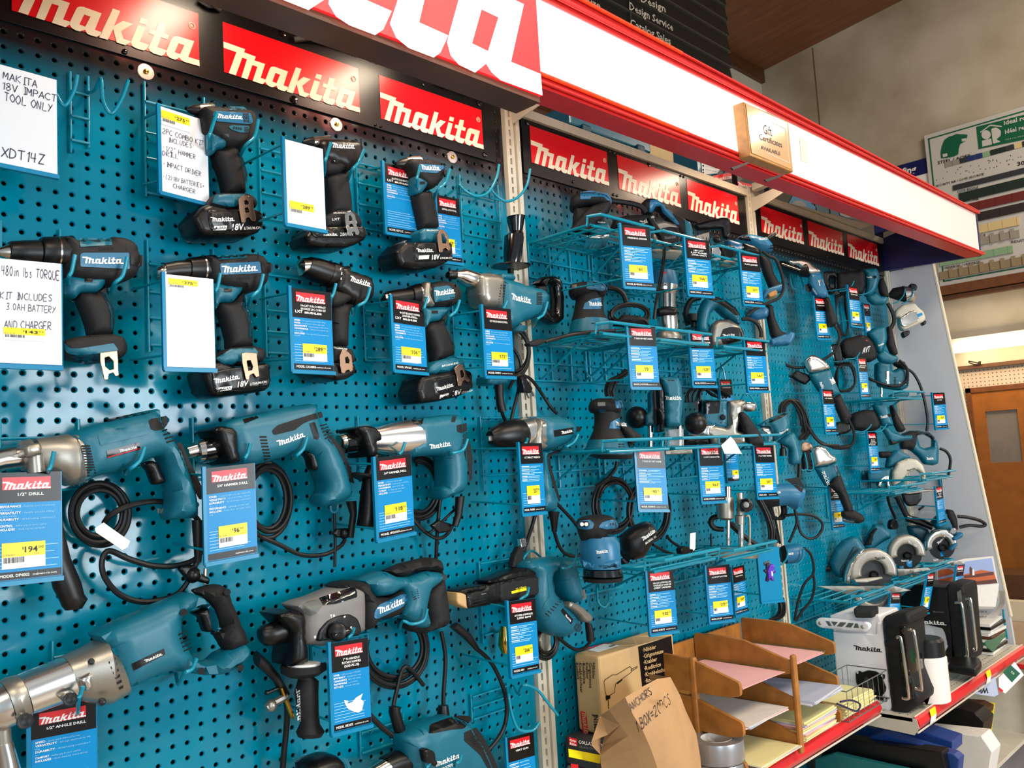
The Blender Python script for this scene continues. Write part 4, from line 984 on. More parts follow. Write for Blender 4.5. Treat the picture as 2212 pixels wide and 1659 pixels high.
card((712,1390),(716,1582),(794,1377),'for the rotary hammer, with a torn white patch',title='1" D-HANDLE|ROTARY HAMMER|(SDS-PLUS)',near=True,model='HR2475',hd=.34,torn=True,body=[('POWER','7 AMP motor delivers 0-4,500 BPM'),('EFFICIENCY','Sequential impact timing'),('CONVENIENCE','40 bit angle settings'),('PERFORMANCE','3-mode operation'),('INCLUDES','Side handle, depth gauge')])
card((67,1535),(72,1750),(207,1510),'for the 1/2" angle drill at the bottom left',title='1/2" ANGLE DRILL',near=True,model='DA4000',hd=.30,body=[('SPEED','Quick switch drill head for low'),('VERSATILITY','360 angle attachment for drilling'),('DURABILITY','All ball bearing construction for'),('COMFORT','Rubber grip for more comfort'),('INCLUDES','Chuck, chuck key, wrench and case')])
card((1120,958),(1128,1108),(1170,957),'for the 1/2" impact wrench, priced $237',title='1/2" IMPACT WRENCH',price='237.99',near=False,model='TW0200',hd=.30)
card((1096,1300),(1102,1458),(1156,1292),'for the autofeed screwdriver, priced $266',title='AUTOFEED SCREWDRIVER|3,000 RPM',price='266.99',near=False,model='6844',hd=.32,stick=(.16,.14,.62,.22))
card((1093,1595),(1098,1750),(1152,1580),'for the heat gun at the lower picture edge',title='HEAT GUN',near=False,model='HG6020',hd=.35)
# middle bay
for a in [((1340,485),(1338,617),(1403,491),'for the finishing sander, priced $61','FINISHING SANDER','61.75','BO4556/K',.34),
          ((1478,514),(1476,634),(1531,520),'for the cordless planer, priced $166','18V LXT|3-1/4" PLANER|(TOOL ONLY)','166.99','XPK01Z',.36),
          ((1597,547),(1596,655),(1640,552),'for the plate joiner, priced $219','PLATE JOINER','219.99','PJ7000',.34),
          ((1355,703),(1350,835),(1415,706),'for the upper random orbit sander, second shelf row','5" RANDOM ORBIT SANDER','73.75','BO5030/K',.33),
          ((1488,715),(1486,832),(1538,717),'for the compact router, priced $129','1-1/4 HP COMPACT ROUTER','129.99','RT0701C',.32),
          ((1607,733),(1605,843),(1651,735),'for the 3-1/4" planer kit, priced $161','3-1/4" PLANER KIT','161.50','KP0800K',.32),
          ((1372,969),(1370,1100),(1434,971),'for the lower random orbit sander, third shelf row','5" RANDOM ORBIT SANDER','93.75','BO5041K',.32),
          ((1507,963),(1505,1084),(1558,962),'for the plunge router, priced $161','1-1/4 HP PLUNGE ROUTER','161.75','RP0900K',.37),
          ((1627,962),(1621,1075),(1670,962),'for the 3" x 21" belt sander, priced $207','3" x 21" BELT SANDER','207.99','9903',.34),
          ((1396,1234),(1395,1370),(1454,1228),'for the cordless random orbit sander, priced $102','18V LXT LITHIUM-ION|CORDLESS 5" RANDOM|ORBIT SANDER','102.99','XOB01Z',.35),
          ((1524,1224),(1519,1345),(1575,1219),'for the 3-1/4 HP router, priced $273','3-1/4 HP ROUTER','273.99','RP1800',.33)]:
    card(a[0],a[1],a[2],a[3],title=a[4],price=a[5],model=a[6],hd=a[7],bay=2,stick=(.18,.13,.62,.22))
card((1579,1227),(1588,1328),(1607,1220),'for the multi-tool, turned aside by the $273 card',title='MULTI TOOL',price='169.99',model='TM3010C',hd=.34,bay=2,tilt=True,stick=(.2,.13,.6,.22))
card((1552,820),(1553,905),(1580,820),'half hidden behind the belt sander',title='CONCRETE SAW',hd=.4,bay=2,d=.12,flatw=True)
card((1563,950),(1563,1040),(1590,950),'half hidden under the belt sander shelf',title='CUT SAW',price='99.00',hd=.3,bay=2,d=.06,flatw=True,stick=(.45,.05,.5,.2))
card((1636,1184),(1636,1300),(1682,1181),'with a purple clip, beside the second upright',blank=True,bay=2)
# right bay
for a in [((1757,641),(1765,730),(1785,643),'for the 4" angle grinder, right bay top left','4" ANGLE GRINDER','86.99','9557NB',.34,False),
          ((1830,617),(1834,702),(1854,621),'for the reciprocating saw, topmost of the right bay','RECIPRO SAW','184.99','JR3050T',.34,False),
          ((1851,772),(1855,858),(1871,773),'for the AVT reciprocating saw','RECIPRO SAW AVT','259.99','JR3070CT',.36,True),
          ((1774,841),(1774,934),(1799,842),'for the 4-1/2" grinder, left of the round hook loop','4-1/2" GRINDER','104.99','9564',.34,False),
          ((1872,933),(1875,1018),(1893,933),'for the cordless saw below its wide black boot','18V LXT|CORDLESS|RECIPRO SAW','139.99','XRJ03Z',.36,True),
          ((2013,849),(2020,925),(2040,848),'for the jig saw, before the grey end panel','JIG SAW','129.99','4329K',.34,False),
          ((2030,1028),(2034,1104),(2057,1026),'right of two overlapping cards below the top handle jig saw','BARREL GRIP','169.99','4351',.34,False),
          ((1790,1048),(1790,1142),(1816,1047),'for the brushless grinder, low in the right bay','18V LXT|BRUSHLESS','149.99','XAG03Z',.36,True)]:
    card(a[0],a[1],a[2],a[3],title=a[4],price=a[5],model=a[6],hd=a[7],bay=3,lxt=a[8],stick=(.18,.13,.62,.22))
card((1863,655),(1870,722),(1878,657),'half hidden between cords high in the right bay',title='SAW',price='99.00',hd=.4,bay=3,d=.05,flatw=True,Wd=.084)
card((2019,1052),(2022,1133),(2035,1048),'seen nearly edge-on, left of two overlapping cards',title='CIRCULAR|SAW',model='XSS02Z',hd=.36,bay=3,lxt=True)
for a in [((1924,1280),(1916,1345),(1947,1280),'tilted, behind the white radio','CIRCULAR SAW',None,.22),((2003,1237),(1988,1324),(2020,1236),'tilted, in front of the black radio','CIRCULAR SAW','129.99',.24),((2066,1221),(2056,1290),(2084,1219),'tilted, in front of the lighthouse calendar','CIRCULAR SAW',None,.26)]:
    card(a[0],a[1],a[2],a[3],title=a[4],price=a[5],hd=.36,bay=3,tilt=True,d=a[6])

# ------------------------------------------------------------------ tools on the left bay
class Zm:
    """coordinates read off an enlarged crop of the photograph"""
    def __init__(s, ox, oy, k): s.ox, s.oy, s.k = ox, oy, k
    def __call__(s, pts):
        o = []
        for q in pts:
            if len(q) == 2: o.append((s.ox+q[0]/s.k, s.oy+q[1]/s.k))
            else: o.append((s.ox+q[0]/s.k,s.oy+q[1]/s.k,s.ox+q[2]/s.k,s.oy+q[3]/s.k)+tuple(q[4:]))
        return o
TG = {1: 'power tools hung on the left bay',2: 'power tools on the middle bay',3: 'power tools on the right bay'}
OVER = set('top_panel label_panel rear_cap foot_trim handle_stripe lower_panel handle_pad rear_pad top_grip head_trim raised_panel name_plate handle_trim top_ridge raised_rib raised_ridge grey_pad top_cover trim switch top_button top_trim rear_trim lower_trim cover_plate panel switch_panel top_switch front_cap direction_button warning grey_label speed_dial latch battery_rail motor_cap gear_case_front'.split())-{'gear_case_front'}
class Tool(Thing):
    def __init__(s, name, label, cat, z, pl, bay=1, anchor=None):
        a = anchor if anchor is not None else pl.o
        super().__init__(name, label, cat, a, TG[bay]); s.z = z; s.p = pl
    def S(s,name,pts,m,th=.06,bev=.014,rad=18,e=0.,parent=None,holes=(),label=None,off=None,seg=3):
        o = th/2+e if off is None else off
        if name in OVER and not holes and s.geo[0]: return s.overlay(name,s.p,s.z(pts),m,o,rad*.6/s.z.k,parent=parent,label=label)
        return s.part(name,slab(s.p,s.z(pts),m,th=th,off=o,bev=bev,rad=rad/s.z.k,holes=[s.z(h) for h in holes],seg=seg,smooth=True),parent=parent,label=label)
    def L(s, name, secs, m, k=1., ex=2.2, off=0., sub=0, parent=None, label=None, n=20):
        return s.part(name,loft(s.p,s.z(secs),m,k=k,ex=ex,off=off,sub=sub,n=n),parent=parent,label=label)
    def F(s, name, polys, m, parent=None, off=.035, rad=0, label=None):
        return s.decal(name,*[flat(s.p,s.z(q),m,off=off,rad=rad/s.z.k) for q in polys],parent=parent,label=label)
    def LG(s, bl, br, tl, m='print_white', off=.035, parent=None):
        q = s.z([bl,br,tl]); return s.decal('brand_lettering',lg(s.p,*q,m,off=off),parent=parent)
    def TX(s,txt,bl,br,tl,m='print_white',off=.035,name='lettering',bold=.01,parent=None):
        q = s.z([bl,br,tl]); return s.decal(name,tx(s.p,txt,*q,m,off=off,bold=bold),parent=parent)
def vents(x,y,w,h,n,dx,dy,sk=0): return [[(x+i*dx,y+i*dy),(x+w+i*dx,y+i*dy),(x+w+i*dx+sk,y+h+i*dy),(x+i*dx+sk,y+h+i*dy)] for i in range(n)]
def clip(t, pts, hole, m='copper', off=.045):
    c = t.part('belt_clip',slab(t.p,t.z(pts),m,th=.0018,off=off,bev=.0006,rad=1.5,holes=[t.z(h) for h in hole],smooth=False),label='bright metal belt clip')
    return c
# --- drill, second row far left
z = Zm(0, 420, 3.687); p = wall(.065)
t = Tool('cordless_drill','black and teal cordless drill without battery, at the left edge of the second row','drill',z,p,anchor=W(230,620,.065))
t.L('chuck_jaw', [(-30, 440, -28, 480), (5, 420, 9, 500), (62, 395, 68, 528)], 'chrome')
t.L('chuck',[(66,380,72,545),(80,374,84,552),(200,368,205,560),(312,365,316,566)],'black')
t.L('torque_collar',[(316,350,322,580),(330,342,336,590),(438,338,444,596),(520,335,526,602),(560,330,566,606)],'black')
for x in (440, 522): t.L('ring', [(x, 334, x+6, 600), (x+13, 334, x+19, 601)], 'chrome')
t.S('housing',[(535,318),(600,318),(632,345),(880,345),(925,316),(1010,325),(1085,355),(1125,400),(1130,450),(1152,475),(1150,560),(1132,585),(1125,622),(1085,652),(1000,685),(930,710),(560,645),(545,600)],'rubber',th=.064,bev=.018)
t.S('top_panel', [(632,348),(885,348),(895,402),(640,418)], 'teal', th=.0665, bev=.016)
t.S('label_panel',[(640,478),(660,464),(1028,464),(1034,594),(640,574)],'teal_blue',th=.068,bev=.01)
t.S('rear_cap',[(1040,478),(1140,485),(1146,560),(1125,575),(1042,560)],'black',th=.0655,bev=.015)
t.S('grip_block',[(548,636),(892,640),(852,722),(797,768),(664,768),(622,820),(562,800),(520,790),(526,690),(548,684)],'teal',th=.05,bev=.014)
t.S('handle',[(664,766),(797,766),(892,690),(868,800),(925,880),(942,960),(936,1050),(932,1115),(738,1115),(730,1050),(700,960),(662,870),(640,815)],'rubber',th=.046,bev=.018)
t.S('handle_stripe',[(820,795),(838,795),(890,880),(917,958),(902,972),(918,992),(910,1060),(880,1090),(884,960),(860,880)],'teal_dark',th=.049,bev=.006,rad=6)
t.S('trigger',[(534,690),(600,685),(626,722),(618,800),(560,804),(522,782)],'black',th=.026,bev=.008)
t.S('foot',[(505,1165),(600,1130),(740,1108),(930,1102),(1005,1125),(1038,1190),(1035,1255),(990,1300),(800,1320),(620,1285),(520,1262)],'rubber',th=.072,bev=.014)
t.S('foot_trim',[(512,1182),(560,1226),(640,1226),(905,1184),(945,1242),(800,1266),(620,1284),(540,1268),(515,1240)],'teal',th=.075,bev=.008)
t.S('battery_rail',[(560,1290),(790,1270),(790,1330),(640,1352),(600,1305)],'teal_dark',th=.06,bev=.006)
t.S('direction_button',[(675,668),(740,668),(740,698),(675,698)],'black',th=.056,bev=.004,rad=14)
t.F('vents',vents(790,418,20,24,5,24,0)+vents(1000,368,12,70,1,0,0)+vents(835,594,12,20,4,22,-1),'vent')
t.LG((668,548), (985,552), (655,495))
clip(t,[(797,1262),(935,1245),(948,1440),(922,1450),(902,1418),(868,1430),(862,1474),(832,1476),(800,1330)],[[(835,1300),(868,1290),(905,1330),(908,1390),(875,1400),(838,1370)]])
h1 = t
# --- hammer drill with battery, second row
t = Tool('cordless_hammer_drill','black and teal cordless hammer drill with 18V battery, beside the blank $275 card','drill',z,p,anchor=W(500,640,.065))
t.L('chuck_jaw',[(1236,585,1242,672),(1262,565,1270,700),(1292,555,1300,690)],'chrome',label='worn bronze chuck jaw')
t.L('chuck', [(1296,550,1300,690),(1400,530,1404,680),(1490,522,1494,680)], 'black')
t.L('torque_collar',[(1490,508,1496,690),(1590,494,1600,696),(1600,492,1610,700),(1690,484,1700,700)],'black')
for x in (1592,1655): t.L('ring',[(x,491,x+16,700),(x+12,489,x+28,702)],'chrome')
t.S('housing',[(1665,478),(1705,470),(1735,488),(1960,470),(1990,456),(2070,458),(2130,478),(2155,520),(2182,545),(2180,600),(2165,640),(2160,690),(2120,730),(2060,760),(2000,770),(1720,690),(1690,640)],'rubber',th=.064,bev=.018)
t.S('top_panel',[(1736,490),(1960,473),(1975,505),(1740,520)],'teal',th=.0665,bev=.014)
t.S('label_panel',[(1752,560),(1765,548),(2070,535),(2084,625),(1762,640)],'teal_blue',th=.068,bev=.01)
t.S('rear_cap',[(2085,535),(2170,545),(2172,600),(2155,625),(2090,618)],'black',th=.0655,bev=.015)
t.S('grip_block',[(1708,690),(1980,715),(1930,790),(1880,850),(1775,850),(1745,915),(1708,880),(1700,780)],'teal',th=.05,bev=.014)
t.S('handle',[(1775,850),(1880,848),(1985,735),(1968,870),(2010,950),(2035,1060),(2040,1150),(2050,1215),(1850,1222),(1852,1150),(1830,1060),(1795,960),(1760,900)],'rubber',th=.046,bev=.018)
t.S('handle_stripe',[(1920,870),(1940,870),(1985,940),(2005,1020),(1995,1040),(2015,1060),(2010,1110),(1988,1148),(1985,1040),(1960,950)],'teal_dark',th=.049,bev=.006,rad=6)
t.S('trigger',[(1708,785),(1740,785),(1755,820),(1752,890),(1710,895)],'black',th=.026,bev=.008)
t.S('foot',[(1790,1248),(1850,1215),(2050,1198),(2125,1225),(2140,1280),(2115,1330),(1950,1345),(1800,1360),(1720,1310)],'rubber',th=.07,bev=.012)
t.S('foot_trim',[(1722,1305),(1840,1230),(2030,1222),(2055,1255),(2045,1300),(1930,1330),(1880,1330),(1870,1370),(1800,1375)],'teal',th=.074,bev=.008)
t.S('battery',[(1625,1400),(1720,1335),(1770,1330),(1900,1372),(2130,1332),(2160,1350),(2175,1470),(2165,1530),(2130,1560),(1745,1608),(1690,1590),(1640,1470)],'black',th=.078,bev=.012)
bt = t.S('battery_face',[(1680,1415),(1700,1400),(2130,1345),(2148,1360),(2160,1490),(2140,1525),(1740,1575),(1710,1560)],'plate_black',th=.082,bev=.003)
t.S('direction_button',[(1785,748),(1848,750),(1848,778),(1785,776)],'black',th=.056,bev=.004,rad=12)
t.F('vents',vents(1875,503,16,22,5,20,-1)+vents(2050,462,10,55,1,0,0)+vents(1890,660,14,20,5,22,-2),'vent')
t.LG((1775,622), (2054,608), (1765,568))
t.LG((1712,1506), (1910,1468), (1700,1468), off=.05, parent=bt)
t.F('label_bar',[[(1738,1540),(1850,1524),(1842,1556),(1734,1572)]],'print_white',parent=bt,off=.05)
t.TX('4.0Ah', (1748,1566), (1838,1553), (1750,1542), 'plate_black', off=.052, parent=bt)
t.TX('18V', (1892,1536), (1975,1522), (1898,1492), off=.05, parent=bt, bold=.02)
t.TX('LITHIUM-ION', (1992,1521), (2122,1500), (1994,1502), off=.05, parent=bt)
clip(t,[(1925,1268),(1960,1258),(2045,1265),(2058,1380),(2068,1448),(2040,1456),(2020,1425),(1990,1440),(1985,1478),(1960,1474),(1930,1340)],[[(1965,1325),(1995,1320),(2015,1370),(2008,1400),(1980,1405)]])
h2 = t
# --- impact driver, top row left (crops at 3.95 and 3.687)
z = Zm(0, 0, 3.95)
t = Tool('impact_driver','teal impact driver with battery, first in the top row','impact driver',z,p,anchor=W(500,270,.065))
t.L('nose', [(1592,920,1594,945),(1640,898,1640,975),(1700,890,1700,985)], 'black')
t.L('hammer_case',[(1690,892,1690,985),(1760,883,1762,1000),(1800,880,1800,1040)],'alu_bright')
t.S('housing',[(1752,905),(1780,882),(1940,885),(2080,905),(2160,912),(2205,940),(2225,1010),(2225,1110),(2200,1190),(2150,1230),(2080,1250),(1960,1235),(1780,1100),(1765,1000)],'rubber',th=.062,bev=.018)
t.S('top_panel',[(1945,905),(2080,910),(2110,935),(1960,940)],'teal',th=.0645,bev=.004)
t.S('label_panel',[(1815,980),(1840,945),(2140,965),(2160,1040),(2140,1060),(1850,1035)],'teal_blue',th=.066,bev=.008)
t.S('lower_panel',[(1950,1080),(1980,1068),(2130,1075),(2125,1130),(2050,1130),(1975,1105)],'teal',th=.065,bev=.004)
t.S('grip_block',[(1790,1110),(2040,1130),(1980,1200),(1935,1250),(1880,1255),(1835,1310),(1800,1300),(1790,1180)],'teal',th=.05,bev=.012)
t.S('handle',[(1855,1262),(1935,1250),(1985,1195),(2065,1250),(2075,1330),(2105,1450),(2125,1560),(2130,1640),(1955,1640),(1945,1560),(1915,1450),(1875,1350)],'rubber',th=.046,bev=.018)
t.S('handle_stripe',[(2020,1270),(2045,1275),(2085,1380),(2115,1490),(2105,1560),(2085,1580),(2080,1500),(2050,1380)],'teal_dark',th=.049,bev=.005,rad=6)
t.S('trigger',[(1795,1175),(1830,1172),(1845,1210),(1840,1280),(1795,1290)],'black',th=.026,bev=.008)
t.S('direction_button',[(1885,1142),(1955,1142),(1955,1176),(1885,1176)],'black',th=.056,bev=.004,rad=14)
t.F('vents',vents(1970,912,14,18,4,18,2)+vents(2075,965,12,22,3,17,0)+vents(2077,992,12,22,3,17,0)+vents(2079,1020,12,22,3,17,0)+vents(2085,1070,12,25,3,17,0)+vents(2087,1100,12,25,3,17,0)+vents(1990,1080,14,20,4,20,3),'vent')
t.LG((1848,1006), (2072,1018), (1848,968))
z2 = Zm(0, 420, 3.687); t.z = z2
t.S('foot',[(1700,30),(1740,-20),(1830,-25),(1990,-20),(2050,10),(2070,60),(2060,100),(1850,100),(1660,85)],'rubber',th=.07,bev=.012)
t.S('foot_trim',[(1700,30),(1720,0),(1960,-5),(1905,60),(1880,100),(1800,95),(1690,65)],'teal',th=.073,bev=.008)
t.S('battery',[(1545,175),(1620,90),(1680,68),(1780,95),(2060,110),(2095,140),(2108,230),(2085,290),(2000,325),(1760,325),(1640,318),(1600,290)],'black',th=.078,bev=.012)
bt = t.S('battery_face',[(1650,130),(1670,122),(2075,130),(2092,150),(2100,240),(2080,280),(2040,290),(1700,290),(1672,270)],'plate_black',th=.082,bev=.003)
t.S('release_tab',[(1550,165),(1620,92),(1625,110),(1580,180),(1560,205)],'alu',th=.05,bev=.003,rad=3)
t.LG((1688,216), (1870,212), (1675,180), off=.05, parent=bt)
t.F('label_bar',[[(1706,252),(1810,248),(1800,284),(1698,286)]],'print_white',parent=bt,off=.05)
t.TX('4.0Ah', (1712,280), (1798,277), (1716,256), 'plate_black', off=.052, parent=bt)
t.TX('18V', (1848,285), (1938,280), (1854,236), off=.05, parent=bt, bold=.02)
t.TX('LITHIUM-ION', (1945,280), (2076,276), (1947,258), off=.05, parent=bt)
clip(t,[(1900,40),(1935,5),(1975,10),(2015,40),(2022,120),(2040,190),(2035,215),(2005,208),(1985,180),(1960,190),(1955,225),(1925,222),(1910,140)],[[(1945,50),(1965,40),(1985,60),(1982,80),(1950,82)],[(1950,110),(1975,100),(1990,130),(1985,145),(1955,145)]])
t.z = z; h3 = t
# --- black impact driver, top row middle
z = Zm(540, 0, 3.568); zb2 = Zm(560, 420, 3.687)
t = Tool('impact_driver','all black sub-compact impact driver beside the blank $289 card','impact driver',z,p,anchor=W(755,340,.065))
t.L('nose', [(405,1085,408,1105),(440,1065,444,1125),(475,1055,478,1140)], 'black')
t.L('hammer_case',[(470,1058,474,1135),(560,1050,562,1145),(600,1048,600,1180)],'alu_bright')
t.S('housing',[(552,1090),(580,1052),(700,1052),(830,1060),(880,1085),(902,1140),(900,1210),(870,1260),(800,1300),(780,1310),(580,1220),(560,1150)],'black',th=.06,bev=.018)
t.S('grip_block',[(585,1180),(800,1215),(760,1300),(700,1330),(640,1335),(600,1330),(580,1260)],'rubber',th=.05,bev=.012)
t.S('handle',[(620,1330),(760,1290),(790,1310),(790,1400),(810,1500),(815,1600),(825,1650),(650,1650),(645,1560),(625,1450),(600,1370)],'rubber',th=.044,bev=.018)
t.S('trigger', [(582,1250),(610,1255),(612,1330),(585,1335)], 'black', th=.026, bev=.008)
t.S('direction_button',[(627,1235),(685,1235),(685,1258),(627,1258)],'black_gloss',th=.056,bev=.003,rad=10)
t.F('vents', vents(700,1155,14,12,3,18,1)+vents(850,1068,10,50,1,0,0), 'vent')
t.LG((632,1138), (808,1146), (632,1098))
t.z = zb2
t.S('foot',[(530,170),(640,115),(770,125),(810,160),(835,215),(830,250),(540,260),(530,220)],'rubber',th=.068,bev=.01)
t.S('battery',[(375,330),(440,240),(520,235),(835,248),(862,280),(862,350),(780,395),(700,420),(520,415),(400,390)],'black',th=.072,bev=.010)
bt = t.S('battery_face',[(412,262),(835,250),(855,280),(858,330),(835,345),(450,345),(420,320)],'plate_black',th=.076,bev=.003)
t.TX('BRUSHLESS', (592,153), (690,152), (592,142), off=.05)
t.TX('LXT', (582,208), (640,204), (584,190), off=.05)
t.LG((510,328), (625,328), (502,306), off=.05, parent=bt)
t.TX('2.0Ah 18V', (645,330), (750,330), (646,304), off=.05, parent=bt)
clip(t,[(682,165),(700,132),(730,130),(765,165),(778,250),(800,300),(790,325),(770,320),(760,295),(740,300),(735,330),(710,328),(690,240)],[[(712,170),(730,165),(742,190),(740,210),(716,212)],[(718,240),(740,232),(752,250),(745,262),(722,264)]],m='chrome')
h4 = t
# --- brushless impact driver, top row right
t.z = z
t = Tool('impact_driver','teal and black brushless impact driver with 18V battery, rightmost in the top row','impact driver',z,p,anchor=W(930,390,.065))
t.L('nose', [(1120,1250,1122,1280),(1155,1228,1160,1300),(1200,1215,1202,1295)], 'black')
t.L('hammer_case',[(1195,1215,1198,1290),(1250,1205,1255,1300),(1290,1205,1290,1330)],'alu_bright')
t.S('housing',[(1235,1250),(1262,1205),(1400,1212),(1480,1225),(1520,1260),(1530,1320),(1515,1370),(1450,1440),(1400,1440),(1290,1340),(1270,1290)],'rubber',th=.058,bev=.017)
t.S('label_panel',[(1290,1290),(1310,1262),(1500,1275),(1505,1290),(1440,1335),(1310,1325)],'teal_blue',th=.062,bev=.008)
t.S('grip_block',[(1290,1335),(1400,1395),(1380,1430),(1340,1485),(1290,1490),(1285,1400)],'teal',th=.05,bev=.012)
t.S('direction_button',[(1310,1398),(1350,1398),(1350,1420),(1310,1420)],'black',th=.056,bev=.003,rad=10)
t.F('vents',vents(1410,1235,14,14,4,20,8)+vents(1490,1310,10,40,2,16,0)+vents(1410,1340,12,18,3,18,2),'vent')
t.LG((1325,1305), (1472,1315), (1308,1266))
t.z = zb2
t.S('handle',[(1262,-20),(1300,-40),(1400,-40),(1415,40),(1440,130),(1450,200),(1460,260),(1320,268),(1310,200),(1285,100)],'rubber',th=.044,bev=.017)
t.S('foot',[(1290,290),(1320,262),(1440,262),(1500,290),(1525,330),(1520,375),(1300,375)],'teal',th=.068,bev=.01)
t.S('battery',[(1100,450),(1165,370),(1240,372),(1530,372),(1545,400),(1548,510),(1520,530),(1420,580),(1300,588),(1140,570),(1110,510)],'black',th=.078,bev=.012)
bt = t.S('battery_face',[(1225,400),(1240,380),(1525,380),(1540,400),(1545,500),(1520,525),(1260,538),(1235,520)],'plate_black',th=.082,bev=.003)
t.S('release_tab',[(1108,425),(1170,362),(1185,365),(1130,430),(1115,450)],'alu',th=.05,bev=.003,rad=3)
t.TX('BRUSHLESS', (1335,292), (1428,292), (1335,280), off=.05)
t.LG((1262,460), (1390,458), (1250,430), off=.05, parent=bt)
t.F('label_bar',[[(1272,488),(1355,482),(1350,514),(1268,518)]],'print_white',parent=bt,off=.05)
t.TX('4.0Ah', (1278,513), (1345,510), (1280,492), 'plate_black', off=.052, parent=bt)
t.TX('18V', (1375,520), (1435,515), (1378,482), off=.05, parent=bt, bold=.02)
t.TX('LITHIUM-ION', (1442,514), (1536,512), (1443,500), off=.05, parent=bt)
clip(t,[(1418,330),(1440,280),(1470,280),(1505,330),(1515,400),(1525,430),(1510,448),(1490,425),(1465,435),(1460,462),(1435,460),(1425,400)],[[(1450,315),(1470,310),(1495,360),(1490,390),(1460,388)]],m='copper')
h5 = t
# --- sub compact drill, tilted, all black
z = zb2
t = Tool('cordless_drill','all black sub-compact cordless drill tilted nose up, right of the blank $275 card','drill',z,p,anchor=W(740,640,.065))
t.L('chuck_jaw', [(300,560,318,600),(325,510,335,645,1),(398,505,350,640,1)], 'chrome')
t.L('chuck', [(400,500,345,650),(480,515,430,690),(570,545,520,720)], 'black')
t.L('torque_collar',[(570,542,520,725),(590,545,540,735),(665,575,625,740),(690,570,640,760)],'black')
t.S('housing',[(660,565),(720,565),(740,585),(880,632),(915,650),(945,720),(940,800),(910,840),(870,870),(800,880),(640,760),(625,720)],'black',th=.058,bev=.018)
t.S('grip_block',[(610,750),(810,790),(760,830),(700,870),(640,890),(600,890),(580,850)],'rubber',th=.05,bev=.012)
t.S('handle',[(600,890),(690,850),(790,860),(760,900),(745,1000),(740,1100),(740,1210),(600,1190),(600,1000)],'rubber',th=.044,bev=.018)
t.S('trigger', [(580,820),(605,825),(600,880),(578,870)], 'black', th=.026, bev=.006)
t.S('foot',[(590,1200),(700,1205),(760,1230),(780,1300),(775,1340),(600,1340)],'rubber',th=.068,bev=.01)
t.S('battery',[(400,1380),(590,1330),(770,1340),(785,1380),(775,1430),(720,1465),(640,1480),(500,1455)],'black',th=.074,bev=.010)
t.TX('BRUSHLESS', (592,1225), (700,1240), (594,1212), off=.05)
t.F('collar_marks',[[(648,585),(656,586),(650,600),(643,599)],[(654,620),(662,621),(660,640),(652,640)],[(650,660),(658,662),(656,680),(648,680)]],'print_white',rad=0)
t.LG((722,688), (886,738), (728,645))
clip(t,[(640,1290),(660,1240),(690,1238),(735,1280),(745,1350),(745,1400),(730,1415),(715,1395),(690,1405),(680,1425),(655,1420),(645,1350)],[[(685,1300),(705,1290),(720,1320),(715,1345),(690,1345)]],m='copper')
h6 = t
# --- brushless hammer drill
t = Tool('cordless_hammer_drill','teal hammer drill with silver gear case right of the tilted black drill','drill',z,p,anchor=W(945,650,.065))
t.L('chuck_jaw', [(962,840,970,870),(975,790,985,900),(1020,775,1045,885)], 'chrome')
t.L('chuck', [(1018,772,1045,900),(1080,760,1095,900),(1190,745,1205,880)], 'black')
t.L('torque_collar',[(1190,735,1200,890),(1240,715,1260,880),(1330,705,1345,880)],'black')
t.L('ring', [(1240,715,1262,880),(1250,713,1272,880)], 'chrome')
t.S('gear_case',[(1330,700),(1350,685),(1382,690),(1385,760),(1380,790),(1405,845),(1420,880),(1400,890),(1380,880),(1330,890),(1320,800)],'alu',th=.06,bev=.012)
t.S('housing',[(1385,695),(1500,675),(1560,690),(1610,710),(1635,770),(1635,830),(1610,860),(1560,890),(1400,885),(1375,800)],'rubber',th=.06,bev=.018)
t.S('label_panel',[(1390,740),(1500,725),(1530,735),(1560,800),(1555,830),(1400,860),(1390,800)],'teal',th=.064,bev=.008)
t.S('grip_block',[(1325,895),(1550,885),(1530,930),(1460,1000),(1380,1010),(1350,1060),(1325,1050),(1330,960)],'teal',th=.05,bev=.012)
t.S('handle',[(1350,1065),(1380,1010),(1460,998),(1540,900),(1530,960),(1500,1020),(1540,1100),(1570,1200),(1590,1270),(1430,1330),(1420,1250),(1385,1130)],'rubber',th=.046,bev=.018)
t.S('handle_stripe',[(1500,1060),(1512,1060),(1545,1150),(1560,1220),(1552,1240),(1540,1180)],'teal_dark',th=.049,bev=.004,rad=6)
t.S('trigger',[(1330,960),(1350,965),(1350,1040),(1330,1045)],'black',th=.026,bev=.006)
t.S('foot',[(1380,1360),(1440,1320),(1560,1290),(1640,1310),(1660,1370),(1650,1400),(1420,1430),(1360,1420)],'teal',th=.07,bev=.012)
t.S('battery',[(1265,1560),(1300,1450),(1400,1425),(1640,1385),(1690,1400),(1710,1500),(1690,1570),(1600,1610),(1420,1650),(1300,1655)],'black',th=.078,bev=.012)
bt = t.S('battery_face',[(1385,1490),(1400,1470),(1680,1405),(1695,1425),(1705,1520),(1690,1550),(1420,1612),(1400,1595)],'plate_black',th=.082,bev=.003)
t.S('release_tab',[(1268,1545),(1290,1465),(1340,1450),(1325,1480),(1285,1565)],'alu_bright',th=.05,bev=.003,rad=3)
t.S('direction_button',[(1375,925),(1425,925),(1425,948),(1375,948)],'black',th=.056,bev=.003,rad=10)
t.F('vents',vents(1520,720,12,22,3,18,-2)+vents(1585,760,30,8,3,0,16)+vents(1520,820,12,22,3,18,-2),'vent')
t.TX('BRUSHLESS', (1455,1375), (1585,1348), (1456,1360), off=.05)
t.LG((1405,808), (1560,786), (1395,765))
t.LG((1415,1566), (1548,1528), (1408,1536), off=.05, parent=bt)
